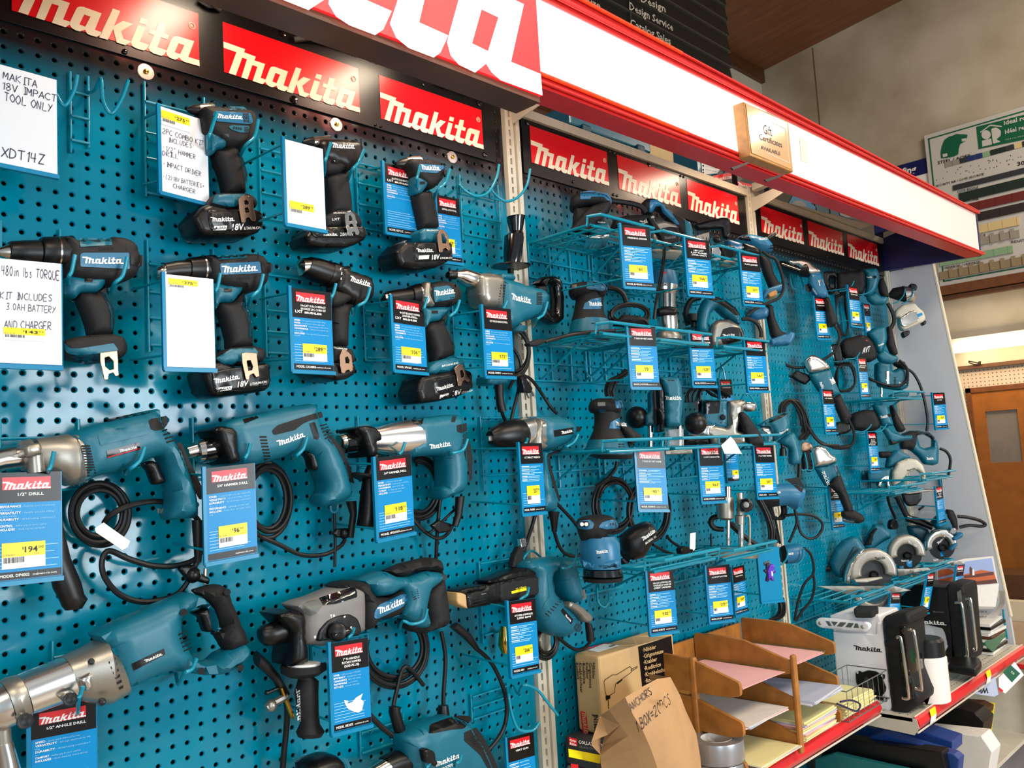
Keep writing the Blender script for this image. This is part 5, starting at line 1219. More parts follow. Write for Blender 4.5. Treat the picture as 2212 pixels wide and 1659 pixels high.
t.F('label_bar',[[(1440,1598),(1510,1582),(1505,1612),(1436,1628)]],'print_white',parent=bt,off=.05)
t.TX('4.0Ah', (1444,1622), (1502,1608), (1446,1604), 'plate_black', off=.052, parent=bt)
t.TX('18V', (1540,1605), (1605,1590), (1544,1568), off=.05, parent=bt, bold=.02)
t.TX('LITHIUM-ION', (1612,1588), (1698,1566), (1613,1574), off=.05, parent=bt)
clip(t,[(1555,1385),(1590,1350),(1620,1355),(1655,1440),(1680,1480),(1665,1495),(1640,1475),(1620,1490),(1610,1525),(1585,1525),(1575,1450)],[[(1600,1405),(1620,1395),(1635,1430),(1630,1455),(1608,1460)]],m='copper')
h7 = t
# --- spade handle drill
def cord(pts,r=.0042,m='cable',sub=6): return tube([W(*q) for q in pts],r,m,n=8,sub=sub)
def coil(cx, cy, rx, ry, d, n, a0=0, a1=360, r=.0042, m='cable', jit=3, seed=1):
    rn = random.Random(seed); out = []
    for k in range(n):
        ax = rx*(1-.07*k)+rn.uniform(-jit,jit); ay = ry*(1-.07*k)+rn.uniform(-jit,jit); ox = rn.uniform(-jit,jit); oy = rn.uniform(-jit,jit)
        P = [W(cx+ox+ax*math.cos(math.radians(a)),cy+oy+ay*math.sin(math.radians(a)),d+.006*math.sin(k*2.1)) for a in range(a0,a1+1,15)]
        out.append(tube(P, r, m, n=8, sub=2))
    return out
t = Tool('spade_handle_drill','teal corded drill with D-shaped rear handle and upright black side handle','drill',z,p,anchor=W(1110,640,.07))
t.L('chuck_jaw', [(1502,615,1498,665),(1515,605,1510,672),(1555,602,1560,678)], 'black')
t.L('chuck',[(1555,608,1550,672),(1600,600,1600,690),(1625,590,1618,710),(1720,620,1700,755),(1745,625,1730,755)],'chrome')
t.L('chuck_neck',[(1735,640,1715,740),(1800,655,1785,760),(1810,620,1790,800)],'alu_bright')
t.S('gear_case',[(1775,640),(1810,615),(1900,618),(1960,635),(1985,680),(1965,900),(1880,890),(1820,880),(1785,800)],'alu',th=.07,bev=.02)
t.S('housing',[(1960,650),(2050,668),(2200,715),(2310,745),(2345,800),(2330,880),(2290,960),(2200,990),(2130,1010),(2110,1050),(1990,1060),(1960,960)],'teal',th=.08,bev=.026)
t.S('side_handle_mount',[(1940,650),(1950,620),(2030,622),(2055,650),(2055,680),(1940,680)],'teal',th=.05,bev=.01)
t.L('side_handle',[(1990,170,2098,185),(1992,200,2092,212),(2010,290,2082,300),(1975,320,2088,330),(1965,480,2072,500),(1968,545,2058,555)],'black_gloss',ex=2)
t.L('handle_flange', [(1892,550,2116,592),(1888,562,2118,578)], 'black', k=.9)
t.L('handle_stud', [(1985,590,2020,592),(1985,630,2020,632)], 'black')
t.L('motor_tail', [(2110,1450-380,2000,1420-380),(2090,1100,2010,1090)], 'teal')
t.F('vents', vents(1925,718,40,12,7,-3,22), 'vent')
t.LG((2012,835), (2166,872), (2010,785))
zc_ = Zm(1120, 380, 3.814); t.z = zc_
t.F('vents', vents(150,960,45,9,8,0,13), 'vent')
t.S('rear_mount',[(180,900),(240,900),(248,960),(235,1060),(215,1110),(175,1120)],'black',th=.04,bev=.008)
t.S('rear_handle',[(170,880),(230,820),(320,812),(375,850),(395,1000),(395,1180),(350,1218),(300,1215),(200,1160),(180,1110),(240,1060),(240,900)],'black_gloss',th=.04,bev=.014,holes=[[(262,880),(295,880),(325,900),(335,1000),(330,1130),(300,1140),(262,1090),(255,1000)]])
t.z = Zm(1020, 780, 4.608)
t.S('base', [(170,140),(380,160),(370,215),(240,235),(165,225)], 'teal', th=.05, bev=.01)
t.L('cord_guard',[(232,235,300,235),(240,330,300,330),(250,430,310,420),(270,510,330,490)],'cable')
t.part('power_cord',cord([(1082,885,.06),(1090,905,.05),(1100,920,.04),(1108,890,.03),(1125,815,.03),(1120,770,.03),(1090,735,.03),(1060,720,.03)]),coil(1110,760,36,56,.035,4,seed=3),cord([(1100,838,.03),(1118,812,.05),(1145,818,.05),(1170,850,.04),(1190,880,.04),(1203,893,.04)]))
t.part('plug',slab(wall(.055),t.z([(485,155),(540,160),(610,270),(590,320),(520,310)]),'black',th=.02,off=.01,bev=.004,rad=3),slab(wall(.055),t.z([(540,320),(552,322),(572,368),(560,372)]),'chrome',th=.002,off=0,bev=0,rad=0),slab(wall(.055),t.z([(585,300),(597,296),(618,345),(606,352)]),'chrome',th=.002,off=0,bev=0,rad=0))
h8 = t

# ------------------------------------------------------------------ third row of the left bay: corded drills
z = Zm(0, 840, 3.95); p = wall(.08)
t = Tool('corded_drill','large teal corded drill with silver gear case and chrome barrel, third row far left','drill',z,p,anchor=W(260,960,.08))
t.L('chuck',[(-60,520,-20,720),(0,500,30,702),(100,485,130,690),(190,478,215,680)],'chrome')
t.L('side_handle_clamp', [(150,470,190,700),(180,440,215,700),(250,425,290,720)], 'alu')
t.S('clamp_block',[(205,500),(235,470),(350,455),(375,500),(370,560),(230,585)],'alu',th=.05,bev=.008,e=.03)
t.L('handle_stud',[(232,560,370,548),(235,620,372,606),(238,720,388,705)],'alu',off=.03)
t.L('side_handle',[(508,1180,540,1180),(400,1480,600,1440),(455,1590+120,690,1560+90),(500,1790,715,1750),(530,1860,745,1790),(555,1890,700,1870)],'black',off=.01,k=.8)
t.L('gear_case',[(290,425,330,720),(400,410,440,740),(500,395,520,790),(620,378,560,830),(640,380,680,815)],'alu',ex=2.6)
t.L('gear_case_front',[(600,385,640,820),(690,480,735,790)],'alu_bright',ex=2.6,off=.004)
t.S('housing',[(630,375),(900,290),(1290,185),(1405,155),(1422,170),(1420,215),(1440,300),(1540,440),(1600,520),(1640,640),(1730,900),(1745,1000),(1745,1100),(1500,1120),(1490,1080),(1525,960),(1520,900),(1470,640),(1440,560),(1330,590),(1230,640),(1130,690),(900,735),(740,800),(700,640),(660,480)],'teal',th=.085,bev=.03,rad=30)
t.S('top_ridge',[(900,260),(1280,180),(1300,195),(1240,215),(910,285)],'black',th=.03,bev=.004,rad=6)
t.S('rear_pad',[(1268,270),(1290,255),(1425,228),(1432,300),(1395,345),(1330,358),(1290,345)],'rubber',th=.088,bev=.01,rad=24)
t.S('handle_pad',[(1500,470),(1540,455),(1560,480),(1620,620),(1720,830),(1740,940),(1700,945),(1660,870),(1590,680)],'rubber',th=.089,bev=.008,rad=20)
t.S('raised_panel',[(835,400),(870,370),(1235,285),(1262,300),(1290,380),(1300,480),(900,560)][:2]+[(1225,290),(1255,330),(1265,385),(860,482)],'teal',th=.088,bev=.004,rad=22)
t.S('name_plate',[(910,528),(1190,455),(1200,515),(918,592)],'plate_black',th=.090,bev=.001,rad=1)
t.LG((1020,542), (1172,505), (1018,520), off=.047)
t.F('red_line', [[(918,582),(1198,505),(1199,511),(919,589)]], 'print_red', off=.047)
t.S('trigger',[(1185,650),(1300,610),(1355,625),(1385,700),(1430,780),(1420,800),(1340,820),(1320,790),(1290,700),(1240,640)],'black',th=.03,bev=.008)
t.F('vents',vents(693,480,76,13,12,5,23,0)+vents(1380,340,34,13,4,0,0,0)[:0]+[[(1375+i*34,350+i*34),(1425+i*17,340+i*26),(1430+i*17,350+i*26),(1380+i*34,362+i*34)] for i in range(0)]+[[(1380+i*12,355+i*32),(1425+i*24,340+i*30),(1430+i*24,352+i*30),(1385+i*12,368+i*32)] for i in range(4)],'vent',off=.045)
t.L('cord_guard',[(1640,1120,1740,1120),(1650,1300,1735,1300),(1665,1480,1715,1480)],'cable')
t.part('power_cord',coil(215,1108,62,66,.03,4,seed=5,r=.0045),cord([(225,1130,.04),(240,1112,.05),(280,1092,.055),(340,1083,.055),(400,1098,.055),(432,1130,.055),(443,1165,.055),(425,1205,.055),(380,1222,.055),(330,1222,.055),(280,1208,.05),(235,1190,.045),(220,1215,.045),(228,1250,.045),(260,1285,.045),(310,1300,.045),(370,1290,.045),(400,1265,.045),(425,1215,.05)],r=.0048))
t.part('plug',slab(wall(.06),z([(1430,1020),(1450,1000),(1515,1010),(1520,1040),(1470,1115),(1425,1110)]),'black',th=.02,off=.01,bev=.004,rad=3),slab(wall(.06),z([(1340,1020),(1425,1025),(1430,1062),(1345,1060)]),'chrome',th=.002,off=0,bev=0,rad=0))
t.part('cord_label',slab(wall(.062),z([(810,1190),(885,1140),(925,1170),(1110,1300),(1090,1350),(1045,1375),(820,1225)]),'print_white',th=.0006,off=.003,bev=0,rad=0))
t.part('chuck_key',slab(wall(.06),z([(1530,1540),(1555,1510),(1660,1500),(1700,1560),(1800,1620),(1790,1670),(1680,1640),(1600,1620)]),'black',th=.014,off=.007,bev=.004,rad=3),tube([W(444,1228,.06),W(442,1306,.06)],.0035,'chrome',sub=0),ball(W(416,1242,.062),.014,'black',n=12),label='black chuck key with a steel bar')
hd1 = t
# hammer drill 5/8
z = Zm(400, 850, 2.91); p = wall(.075)
t = Tool('corded_hammer_drill','teal corded hammer drill with black collar clamp, behind the $96 card','drill',z,p,anchor=W(620,940,.075))
t.L('chuck', [(2,335,20,410),(60,315,75,400),(65,300,82,432),(100,285,110,432)], 'chrome')
t.L('chuck_sleeve',[(100,285,110,436),(160,268,170,430),(200,262,212,415),(215,285,225,385)],'black_gloss')
t.L('collar', [(185,232,215,410),(235,215,270,430)], 'teal')
t.S('side_handle_clamp',[(190,225),(240,200),(320,215),(342,245),(345,330),(365,430),(290,445),(270,390),(235,300),(225,250)],'black',th=.09,bev=.012,rad=14)
t.S('housing',[(265,190),(350,150),(480,125),(720,70),(840,55),(868,70),(866,115),(900,200),(935,255),(985,330),(1030,420),(1055,500),(1085,600),(1080,650),(1040,680),(960,700),(905,712),(888,690),(886,640),(920,620),(925,560),(885,480),(865,400),(820,350),(755,370),(620,410),(450,455),(340,440),(310,300)],'teal',th=.08,bev=.028,rad=26)
t.S('top_grip',[(545,235),(580,200),(700,160),(858,112),(868,150),(790,168),(740,190),(690,230),(560,262)],'rubber',th=.084,bev=.01,rad=18)
t.S('handle_pad',[(895,255),(930,275),(980,330),(1020,420),(1050,500),(1065,570),(1040,555),(1010,450),(960,350),(900,295)],'rubber',th=.084,bev=.008,rad=16)
t.S('switch',[(782,188),(815,178),(845,270),(835,290),(812,285)],'black',th=.085,bev=.004,rad=6)
t.S('top_button',[(362,162),(450,138),(462,152),(375,188)],'plate_black',th=.07,bev=.003,rad=5)
t.S('trigger',[(755,368),(820,355),(850,400),(875,465),(830,488),(805,470),(790,400)],'black',th=.03,bev=.008)
t.part('lock_button',lathe(wall(.034).c(400+930/2.91,850+368/2.91),wall(.03).c(400+930/2.91,850+368/2.91),[(0,.006),(1,.007)],'black',n=14))
t.F('vents',vents(468,268,44,11,9,4,20,0)[:9]+[[(845+i*8,200+i*20),(890+i*10,188+i*18),(893+i*10,196+i*18),(848+i*8,208+i*20)] for i in range(5)],'vent',off=.042)
t.LG((588,330), (756,270), (572,298), off=.042)
t.part('eyelet',tube([W(400+x/2.91,850+y/2.91,.07) for x,y in [(912,705),(918,740),(940,745),(955,730),(958,700)]],.003,'teal',sub=3))
t.L('cord_guard', [(1015,680,1070,675),(1040,760,1075,755),(1020,900,1055,910)], 'cable')
t.part('power_cord',coil(580,1080,52,78,.03,4,seed=8,a0=-120,a1=240),cord([(745,1165,.05),(735,1180,.05),(700,1198,.045),(650,1198,.04),(600,1175,.035),(565,1160,.03)]),label='coiled black power cord')
t.part('depth_gauge', cord([(722,1105,.05),(724,1170,.05),(723,1225,.05)], r=.003, sub=0))
t.part('chuck_key',slab(wall(.06),z([(930,880),(960,850),(1040,845),(1060,880),(1030,910),(960,905)]),'black',th=.01,off=.005,bev=.003,rad=3),ball(W(400+1000/2.91,850+880/2.91,.064),.011,'black',n=12))
# hammer drill 3/4
t = Tool('corded_hammer_drill','teal corded hammer drill with long silver gear case and black side handle','drill',z,p,anchor=W(900,960,.075))
t.L('chuck', [(960,262,985,340),(975,255,1000,350),(990,250,1010,375)], 'chrome')
t.L('chuck_sleeve',[(985,250,1005,378),(1040,242,1055,375),(1100,240,1110,370)],'black_gloss')
t.L('collar', [(1090,232,1110,365),(1140,225,1160,360)], 'alu_bright')
t.L('gear_case',[(1140,225,1150,365),(1200,212,1220,375),(1300,185,1320,392),(1430,162,1450,395),(1468,200,1470,380)],'alu_bright',ex=2.6)
t.S('side_handle_clamp',[(1095,215),(1150,198),(1200,205),(1245,250),(1250,295),(1215,300),(1225,385),(1175,400),(1150,330),(1130,260)],'black',th=.085,bev=.01,rad=12)
t.L('side_handle',[(1150,385,1225,385),(1150,455,1215,458),(1130,500,1200,510),(1120,560,1195,565),(1110,650,1210,660),(1100,760,1205,780),(1090,825,1195,835),(1095,845,1185,850)],'black',off=.015)
t.L('handle_flange', [(1065,495,1250,560),(1062,510,1248,575)], 'rubber', off=.015, k=.9)
t.S('housing',[(1455,160),(1540,145),(1680,128),(1770,128),(1778,145),(1775,240),(1800,330),(1808,450),(1805,560),(1790,620),(1700,655),(1660,670),(1645,640),(1650,590),(1680,580),(1680,480),(1670,385),(1560,388),(1440,400),(1430,320),(1465,300)],'teal',th=.078,bev=.026,rad=24)
t.S('handle_pad',[(1755,370),(1790,290),(1805,400),(1803,540),(1785,555),(1780,480)],'rubber',th=.081,bev=.008,rad=12)
t.S('rear_pad',[(1708,200),(1770,185),(1772,235),(1740,250),(1712,240)],'rubber',th=.081,bev=.006,rad=10)
t.S('top_switch',[(1420,165),(1500,155),(1490,195),(1440,190)],'black',th=.08,bev=.006,rad=10)
t.S('trigger',[(1645,390),(1680,385),(1690,420),(1680,455),(1655,455)],'black',th=.03,bev=.006)
t.F('vents',[[(1745,262+i*13),(1775,240+i*14),(1776,246+i*14),(1746,268+i*13)] for i in range(5)]+vents(1680,135,26,8,5,-2,9,0),'vent',off=.042)
t.LG((1540,350), (1672,328), (1534,320), off=.042)
t.L('cord_guard', [(1705,650,1750,645),(1700,760,1735,765),(1680,830,1710,840)], 'cable')
t.part('power_cord',coil(905,1055,48,66,.03,4,seed=11,a0=-100,a1=230),cord([(977,1135,.05),(965,1155,.05),(945,1163,.05),(920,1150,.045),(900,1130,.04),(885,1110,.03)]),cord([(952,1065,.04),(945,1140,.04),(942,1200,.03),(940,1215,.02)]))
t.part('chuck_key',slab(wall(.06),z([(1550,830),(1600,795),(1680,820),(1670,870),(1600,880)]),'black',th=.012,off=.006,bev=.004,rad=3),tube([W(928,1152,.06),W(985,1098,.06)],.003,'black',sub=0))
# impact wrench
z = Zm(1020, 780, 4.608); p = wall(.08)
t = Tool('impact_wrench','teal impact wrench with silver front and tapered black rubber nose','impact wrench',z,p,anchor=W(1150,940,.08))
t.L('square_drive',[(145,745,150,800),(175,738,180,805),(245,735,250,795)],'chrome',ex=5)
t.L('rubber_nose',[(170,700,180,820),(200,665,215,850),(260,625,290,880),(340,590,400,898),(440,575,470,890),(500,590,535,845)],'black')
t.L('front_case',[(450,580,480,870),(560,548,560,868),(720,565,730,880),(760,590,760,850)],'alu_bright',ex=2.5)
t.S('case_edge',[(680,560),(740,580),(752,620),(725,640),(730,790),(775,830),(770,870),(700,880),(640,850)],'alu',th=.09,bev=.014,rad=12)
t.S('housing',[(640,545),(830,535),(980,540),(1060,575),(1100,640),(1105,710),(1060,780),(1000,830),(900,865),(780,875),(770,800),(735,780),(730,640),(755,590)],'teal',th=.092,bev=.032,rad=26)
t.S('handle',[(730,880),(895,875),(880,900),(800,920),(770,960),(780,1050),(810,1180),(880,1380),(885,1440),(870,1500),(740,1490),(720,1450),(715,900)],'teal',th=.05,bev=.02,rad=22)
t.S('handle_pad',[(895,878),(885,905),(800,925),(775,960),(785,1050),(830,1200),(880,1390),(860,1400),(790,1200),(755,1060),(752,960),(770,905)],'rubber',th=.055,bev=.006,rad=10)
t.S('name_plate',[(812,690),(1005,658),(1010,725),(820,755)],'plate_black',th=.094,bev=.001,rad=1)
t.LG((890,728), (1000,705), (888,698), off=.049)
t.F('red_line', [[(818,744),(1009,712),(1010,718),(819,750)]], 'print_red', off=.049)
t.part('screw_recess',lathe(wall(.127).c(*z([(1055,677)])[0]),wall(.120).c(*z([(1055,677)])[0]),[(0,.006),(1,.007)],'vent',n=14))
t.L('cord_guard', [(770,1495,850,1500),(790,1600,840,1600),(800,1700,835,1700)], 'cable')
t.part('power_cord',cord([(1197,1148,.06),(1208,1180,.055),(1225,1198,.05),(1250,1200,.05),(1262,1180,.05),(1255,1150,.05),(1238,1125,.05),(1210,1095,.055),(1175,1060,.06)],r=.0045),cord([(1160,1100,.05),(1148,1140,.05),(1138,1170,.05),(1130,1190,.05)],r=.0045))
t.part('plug',slab(wall(.06),[(1123,1180),(1133,1184),(1130,1230),(1108,1226),(1112,1205)],'rubber',th=.02,off=.01,bev=.004,rad=2),slab(wall(.055),[(1124,1165),(1137,1162),(1138,1180),(1126,1184)],'alu_bright',th=.012,off=.01,bev=.002,rad=1))
# ------------------------------------------------------------------ fourth row: angle drill, rotary hammer, auto-feed screwdriver
z = Zm(0, 1239, 3.95); p = wall(.085)
t = Tool('angle_drill','big teal corded angle drill with long silver gear housing, bottom left corner','drill',z,p,anchor=W(250,1430,.085))
t.L('angle_head', [(-150,1000,-60,1340),(-60,960,20,1340),(0,930,110,1300)], 'alu_bright')
t.L('head_barrel', [(-60,1330,90,1290),(-50,1450,100,1420),(-50,1470,95,1455)], 'alu')
t.L('head_chuck', [(-60,1470,110,1420),(-40,1600,150,1560),(-30,1750,190,1700)], 'chrome')
t.L('clamp_ring', [(0,925,120,1290),(60,890,200,1290),(150,870,250,1230)], 'alu', ex=2.5)
t.L('gear_case',[(150,868,260,1200),(400,770,500,1115),(540,715,650,1060),(600,690,650,1060)],'alu_bright',ex=2.5)
t.L('gear_case_rear',[(535,712,650,1075),(700,640,750,1100),(860,550,900,1110),(930,640,1070,1025)],'alu',ex=2.8)
t.S('clamp_lug',[(500,1050),(560,1020),(640,1010),(655,1060),(630,1100),(580,1115),(545,1090)],'alu',th=.04,bev=.008,e=.02)
t.S('clamp_lug',[(140,1230),(180,1190),(250,1190),(260,1250),(235,1300),(180,1300)],'alu',th=.04,bev=.008,e=.02)
for x, y, r in ((215,1258,.011),(600,1070,.010),(778,752,.005),(868,1095,.006)):
    c = wall(.13).c(*z([(x,y)])[0]); t.part('bolt',lathe(wall(.134).c(*z([(x,y)])[0]),c,[(0,r*.5),(.05,r*.55),(.1,r*.9),(1,r)],'black',n=14))
t.S('housing',[(865,545),(1100,420),(1300,340),(1380,300),(1600,210),(1680,170),(1800,210),(1880,290),(1950,480),(1940,515),(1880,500),(1850,300),(1780,280),(1650,340),(1600,400),(1610,560),(1700,720),(1780,790),(1900,770),(1980,690),(2150,610),(2190,640),(2190,720),(2120,800),(1980,880),(1820,890),(1640,860),(1540,850),(1380,900),(1220,980),(1075,1030),(1040,860),(960,640)],'teal',th=.09,bev=.03,rad=26)
t.S('handle_grip',[(1700,150),(1830,110),(1920,95),(1985,130),(2010,200),(2090,400),(2180,600),(2100,650),(2000,690),(1965,650),(1880,500),(1950,510),(1850,260),(1780,215)],'rubber',th=.06,bev=.024,rad=26)
t.S('trigger',[(1660,340),(1790,288),(1820,330),(1865,480),(1830,505),(1770,505),(1730,380)],'black',th=.03,bev=.008)
t.S('name_plate',[(1120,772),(1400,640),(1412,690),(1140,830)],'plate_black',th=.094,bev=.001,rad=1)
t.LG((1240,760), (1388,694), (1228,738), off=.049)
t.F('red_line', [[(1136,822),(1411,682),(1412,688),(1138,829)]], 'print_red', off=.049)
t.S('raised_rib',[(950,640),(1080,585),(1102,610),(1095,640),(1060,670),(985,700)],'teal',th=.094,bev=.006,rad=24)
t.F('vents',[[(1518+i*12,520+i*34),(1592+i*12,480+i*36),(1596+i*12,490+i*36),(1522+i*12,532+i*34)] for i in range(5)]+[[(925+i*18,752+i*44),(985+i*13,712+i*48),(988+i*13,735+i*48),(930+i*18,772+i*44)] for i in range(6)],'vent',off=.049)
for x, y in ((1570,330),(1940,158),(1718,832),(2052,804)):
    t.part('screw_recess',lathe(wall(.132).c(*z([(x,y)])[0]),wall(.10).c(*z([(x,y)])[0]),[(0,.0055),(1,.0055)],'vent',n=12))
t.S('brush_socket',[(680,900),(780,845),(805,870),(810,960),(780,1000),(740,1010),(700,950)],'alu_bright',th=.094,bev=.008,rad=14)
t.L('cord_guard',[(2190,660,2190,790),(2280,740,2260,850),(2380,860,2330,920),(2470,1020,2400,1050)],'cable',off=-.02)
t.part('power_cord',cord([(612,1495,.06),(620,1530,.06),(618,1580,.055),(612,1640,.05),(608,1720,.04)],r=.0055))
t.part('chuck_key',slab(wall(.07),[(575,1495),(603,1484),(605,1490),(578,1503)],'black',th=.008,off=.004,bev=.002,rad=2),tube([W(608,1485,.075),W(632,1550,.07)],.004,'brass',sub=0),tube([W(575,1530,.07),W(590,1520,.07),W(620,1504,.072)],.007,'alu',sub=0),ball(W(586,1524,.07),.011,'alu',n=12),label='steel chuck key tied to the cord')
# rotary hammer
z = Zm(540, 1180, 3.456); p = wall(.085)
t = Tool('rotary_hammer','teal and black corded D-handle rotary hammer with round mode dial, bottom row centre','rotary hammer',z,p,anchor=W(760,1320,.085))
t.L('nose',[(68,620,85,720),(95,590,115,745),(150,575,185,740),(180,560,225,725),(240,545,290,715)],'black')
t.L('nose_cover', [(225,500,280,720),(300,480,360,720),(350,470,420,700)], 'rubber')
t.S('side_handle_clamp',[(230,515),(330,480),(420,500),(440,560),(430,660),(455,760),(460,870),(330,910),(340,780),(345,640),(300,590),(270,560)],'black',th=.09,bev=.014,rad=14)
t.S('front_case',[(370,450),(420,420),(530,390),(700,320),(800,280),(900,300),(905,640),(780,690),(600,760),(450,740),(430,600),(440,520)],'ink_grey',th=.088,bev=.026,rad=24)
t.S('top_cover',[(515,385),(780,300),(800,340),(800,380),(640,430),(530,440)],'black_gloss',th=.092,bev=.012,rad=12)
t.S('front_cap',[(372,450),(430,410),(520,392),(545,440),(500,500),(450,520),(400,490)],'conduit',th=.090,bev=.012,rad=12)
t.S('mid_band',[(700,310),(760,280),(840,262),(930,280),(940,330),(985,385),(1100,390),(1180,330),(1210,400),(1170,520),(1000,560),(960,620),(890,645),(885,400),(800,330)],'rubber',th=.092,bev=.022,rad=14)
t.S('housing',[(870,260),(1060,190),(1150,235),(1250,235),(1370,190),(1480,200),(1480,260),(1430,300),(1390,330),(1360,460),(1390,580),(1370,620),(1300,620),(1180,520),(1080,560),(950,615),(960,560),(1170,520),(1210,400),(1180,320),(1100,370),(990,385),(950,330)],'teal',th=.086,bev=.024,rad=22)
t.S('handle_grip',[(1060,190),(1200,130),(1390,85),(1460,95),(1482,140),(1500,300),(1530,480),(1535,570),(1500,610),(1350,665),(1240,640),(1180,530),(1240,500),(1330,590),(1390,590),(1365,500),(1355,370),(1400,280),(1460,240),(1440,190),(1300,190),(1180,240)],'rubber',th=.062,bev=.024,rad=26)
t.S('label_panel',[(930,490),(960,440),(1140,355),(1180,360),(1172,420),(1130,460),(950,545),(925,530)],'teal_blue',th=.096,bev=.004,rad=22)
t.S('trigger',[(1285,225),(1355,200),(1375,340),(1325,355),(1300,320)],'black',th=.03,bev=.006)
dc = wall(.13)
t.S('dial',[(510,715),(520,630),(580,560),(660,520),(750,505),(810,540),(835,610),(835,665)],'black',th=.096,bev=.004,rad=24)
t.part('dial_knob',lathe(wall(.148).c(*z([(650,640)])[0]),wall(.128).c(*z([(650,640)])[0]),[(0,.012),(.1,.016),(1,.018)],'black',n=20),slab(wall(.15),z([(620,655),(700,640),(760,610),(770,640),(690,680),(640,690)]),'black_gloss',th=.012,off=.004,bev=.003,rad=2))
t.F('dial_marks',[[(598,512),(612,508),(612,512),(608,514),(609,532),(604,533),(603,516),(598,517)],[(620,512),(632,508),(634,526),(622,530)],[(700,522),(712,518),(713,530),(701,534)],[(748,602),(760,598),(761,622),(750,626)],[(478,670),(492,666),(494,686),(480,690)]],'print_white',off=.05)
t.F('red_mark', [[(738,612),(748,606),(752,648),(742,650)]], 'print_red', off=.05)
t.F('vents',[[(1205+i*4,340+i*14),(1250+i*3,315+i*16),(1252+i*3,322+i*16),(1206+i*4,348+i*14)] for i in range(5)],'vent',off=.046)
t.LG((965,508), (1152,424), (950,460), off=.05)
t.part('lock_button',lathe(wall(.122).c(*z([(1448,232)])[0]),wall(.115).c(*z([(1448,232)])[0]),[(0,.006),(1,.0065)],'black',n=14))
t.L('side_handle',[(345,890,460,870),(345,980,465,970),(370,1000,500,1000),(345,1100,495,1090),(370,1250,500,1240),(385,1330,510,1320),(360,1400,540,1370),(370,1430,520,1410)],'rubber',off=.02)
t.L('handle_flange',[(248,905,552,870),(252,960,548,905),(300,985,500,950)],'rubber',off=.02,k=.9)
t.L('flange_ring', [(290,885,508,860),(292,920,506,895)], 'print_white', off=.021, k=.9)
t.LG((372,1065), (378,1310), (342,1065), off=.05)
t.L('cord_guard',[(1500,610,1545,570),(1600,690,1640,650),(1680,775,1705,750)],'cable',off=-.02)
t.part('power_cord',cord([(1028,1400,.06),(1060,1430,.06),(1085,1480,.06),(1095,1530,.06),(1085,1580,.06),(1050,1625,.06),(1000,1660,.06)],r=.0048),coil(850,1400,75,84,.04,4,seed=21,a0=-60,a1=200,r=.0045),cord([(915,1480,.05),(875,1440,.05),(855,1500,.05),(850,1525,.055)],r=.0045))
t.L('inline_plug',[(1045,1200,1110,1195),(1045,1250,1115,1240),(1080,1380,1150,1350),(1110,1430,1160,1420)],'black',off=-.01)
t.part('hanging_cord',cord([(953,1365,.05),(962,1420,.05),(958,1500,.05),(958,1530,.05)],r=.0045)); t.L('inline_socket',[(1415,1190,1470,1185),(1408,1250,1478,1245),(1410,1320,1475,1315)],'black',off=-.02)
# drill at the bottom edge with the black clamp
t = Tool('corded_hammer_drill','teal corded drill cut off by the lower edge, below the rotary hammer cord','drill',z,p,anchor=W(980,1620,.085))
t.L('chuck', [(880,1660,930,1760),(925,1630,985,1740),(1000,1580,1080,1700)], 'chrome')
t.L('gear_ring',[(990,1575,1060,1720),(1060,1540,1140,1690),(1140,1520,1220,1680)],'black')
t.L('gear_case',[(1130,1500,1220,1700),(1190,1440,1290,1660),(1240,1420,1340,1640)],'alu')
t.S('housing',[(1190,1445),(1330,1360),(1560,1280),(1690,1330),(1720,1400),(1790,1500),(1860,1660),(1880,1750),(1500,1780),(1420,1700),(1250,1720)],'teal',th=.085,bev=.03,rad=24)
t.S('rear_pad',[(1345,1330),(1450,1290),(1560,1262),(1640,1265),(1655,1290),(1600,1360),(1500,1370),(1370,1395),(1335,1395)],'black',th=.088,bev=.014,rad=16)
t.S('handle_pad',[(1600,1390),(1690,1350),(1760,1450),(1840,1620),(1870,1700),(1800,1700),(1720,1560),(1600,1450)],'rubber',th=.089,bev=.01,rad=16)
t.F('vents',[[(1640+i*8,1440+i*12),(1710+i*10,1418+i*16),(1713+i*10,1424+i*16),(1642+i*8,1448+i*12)] for i in range(5)],'vent',off=.047)
t.LG((1385,1648),(1572,1576),(1375,1612),off=.05); t.TX('HP2070F',(1400,1690),(1520,1640),(1396,1668),off=.05)
t.part('cord',cord([(798,1544,.06),(830,1575,.065),(870,1602,.08),(910,1618,.12),(930,1640,.13),(940,1650,.13)],r=.0055))
t.part('plug',slab(wall(.135),z([(1300,1530),(1330,1510),(1385,1535),(1395,1590),(1370,1630),(1320,1620)]),'black',th=.02,off=.01,bev=.005,rad=3))
t = Tool('power_tool','black tool barely rising over the lower edge below the rotary hammer','power tool',z,p,anchor=W(720,1650,.085))
t.S('housing',[(470,1660),(540,1610),(640,1575),(700,1580),(745,1620),(760,1700),(740,1760),(480,1760)],'black',th=.08,bev=.026,rad=20)
t.S('trim',[(690,1582),(730,1590),(752,1640),(752,1700),(735,1690),(725,1630)],'teal',th=.084,bev=.006,rad=10)
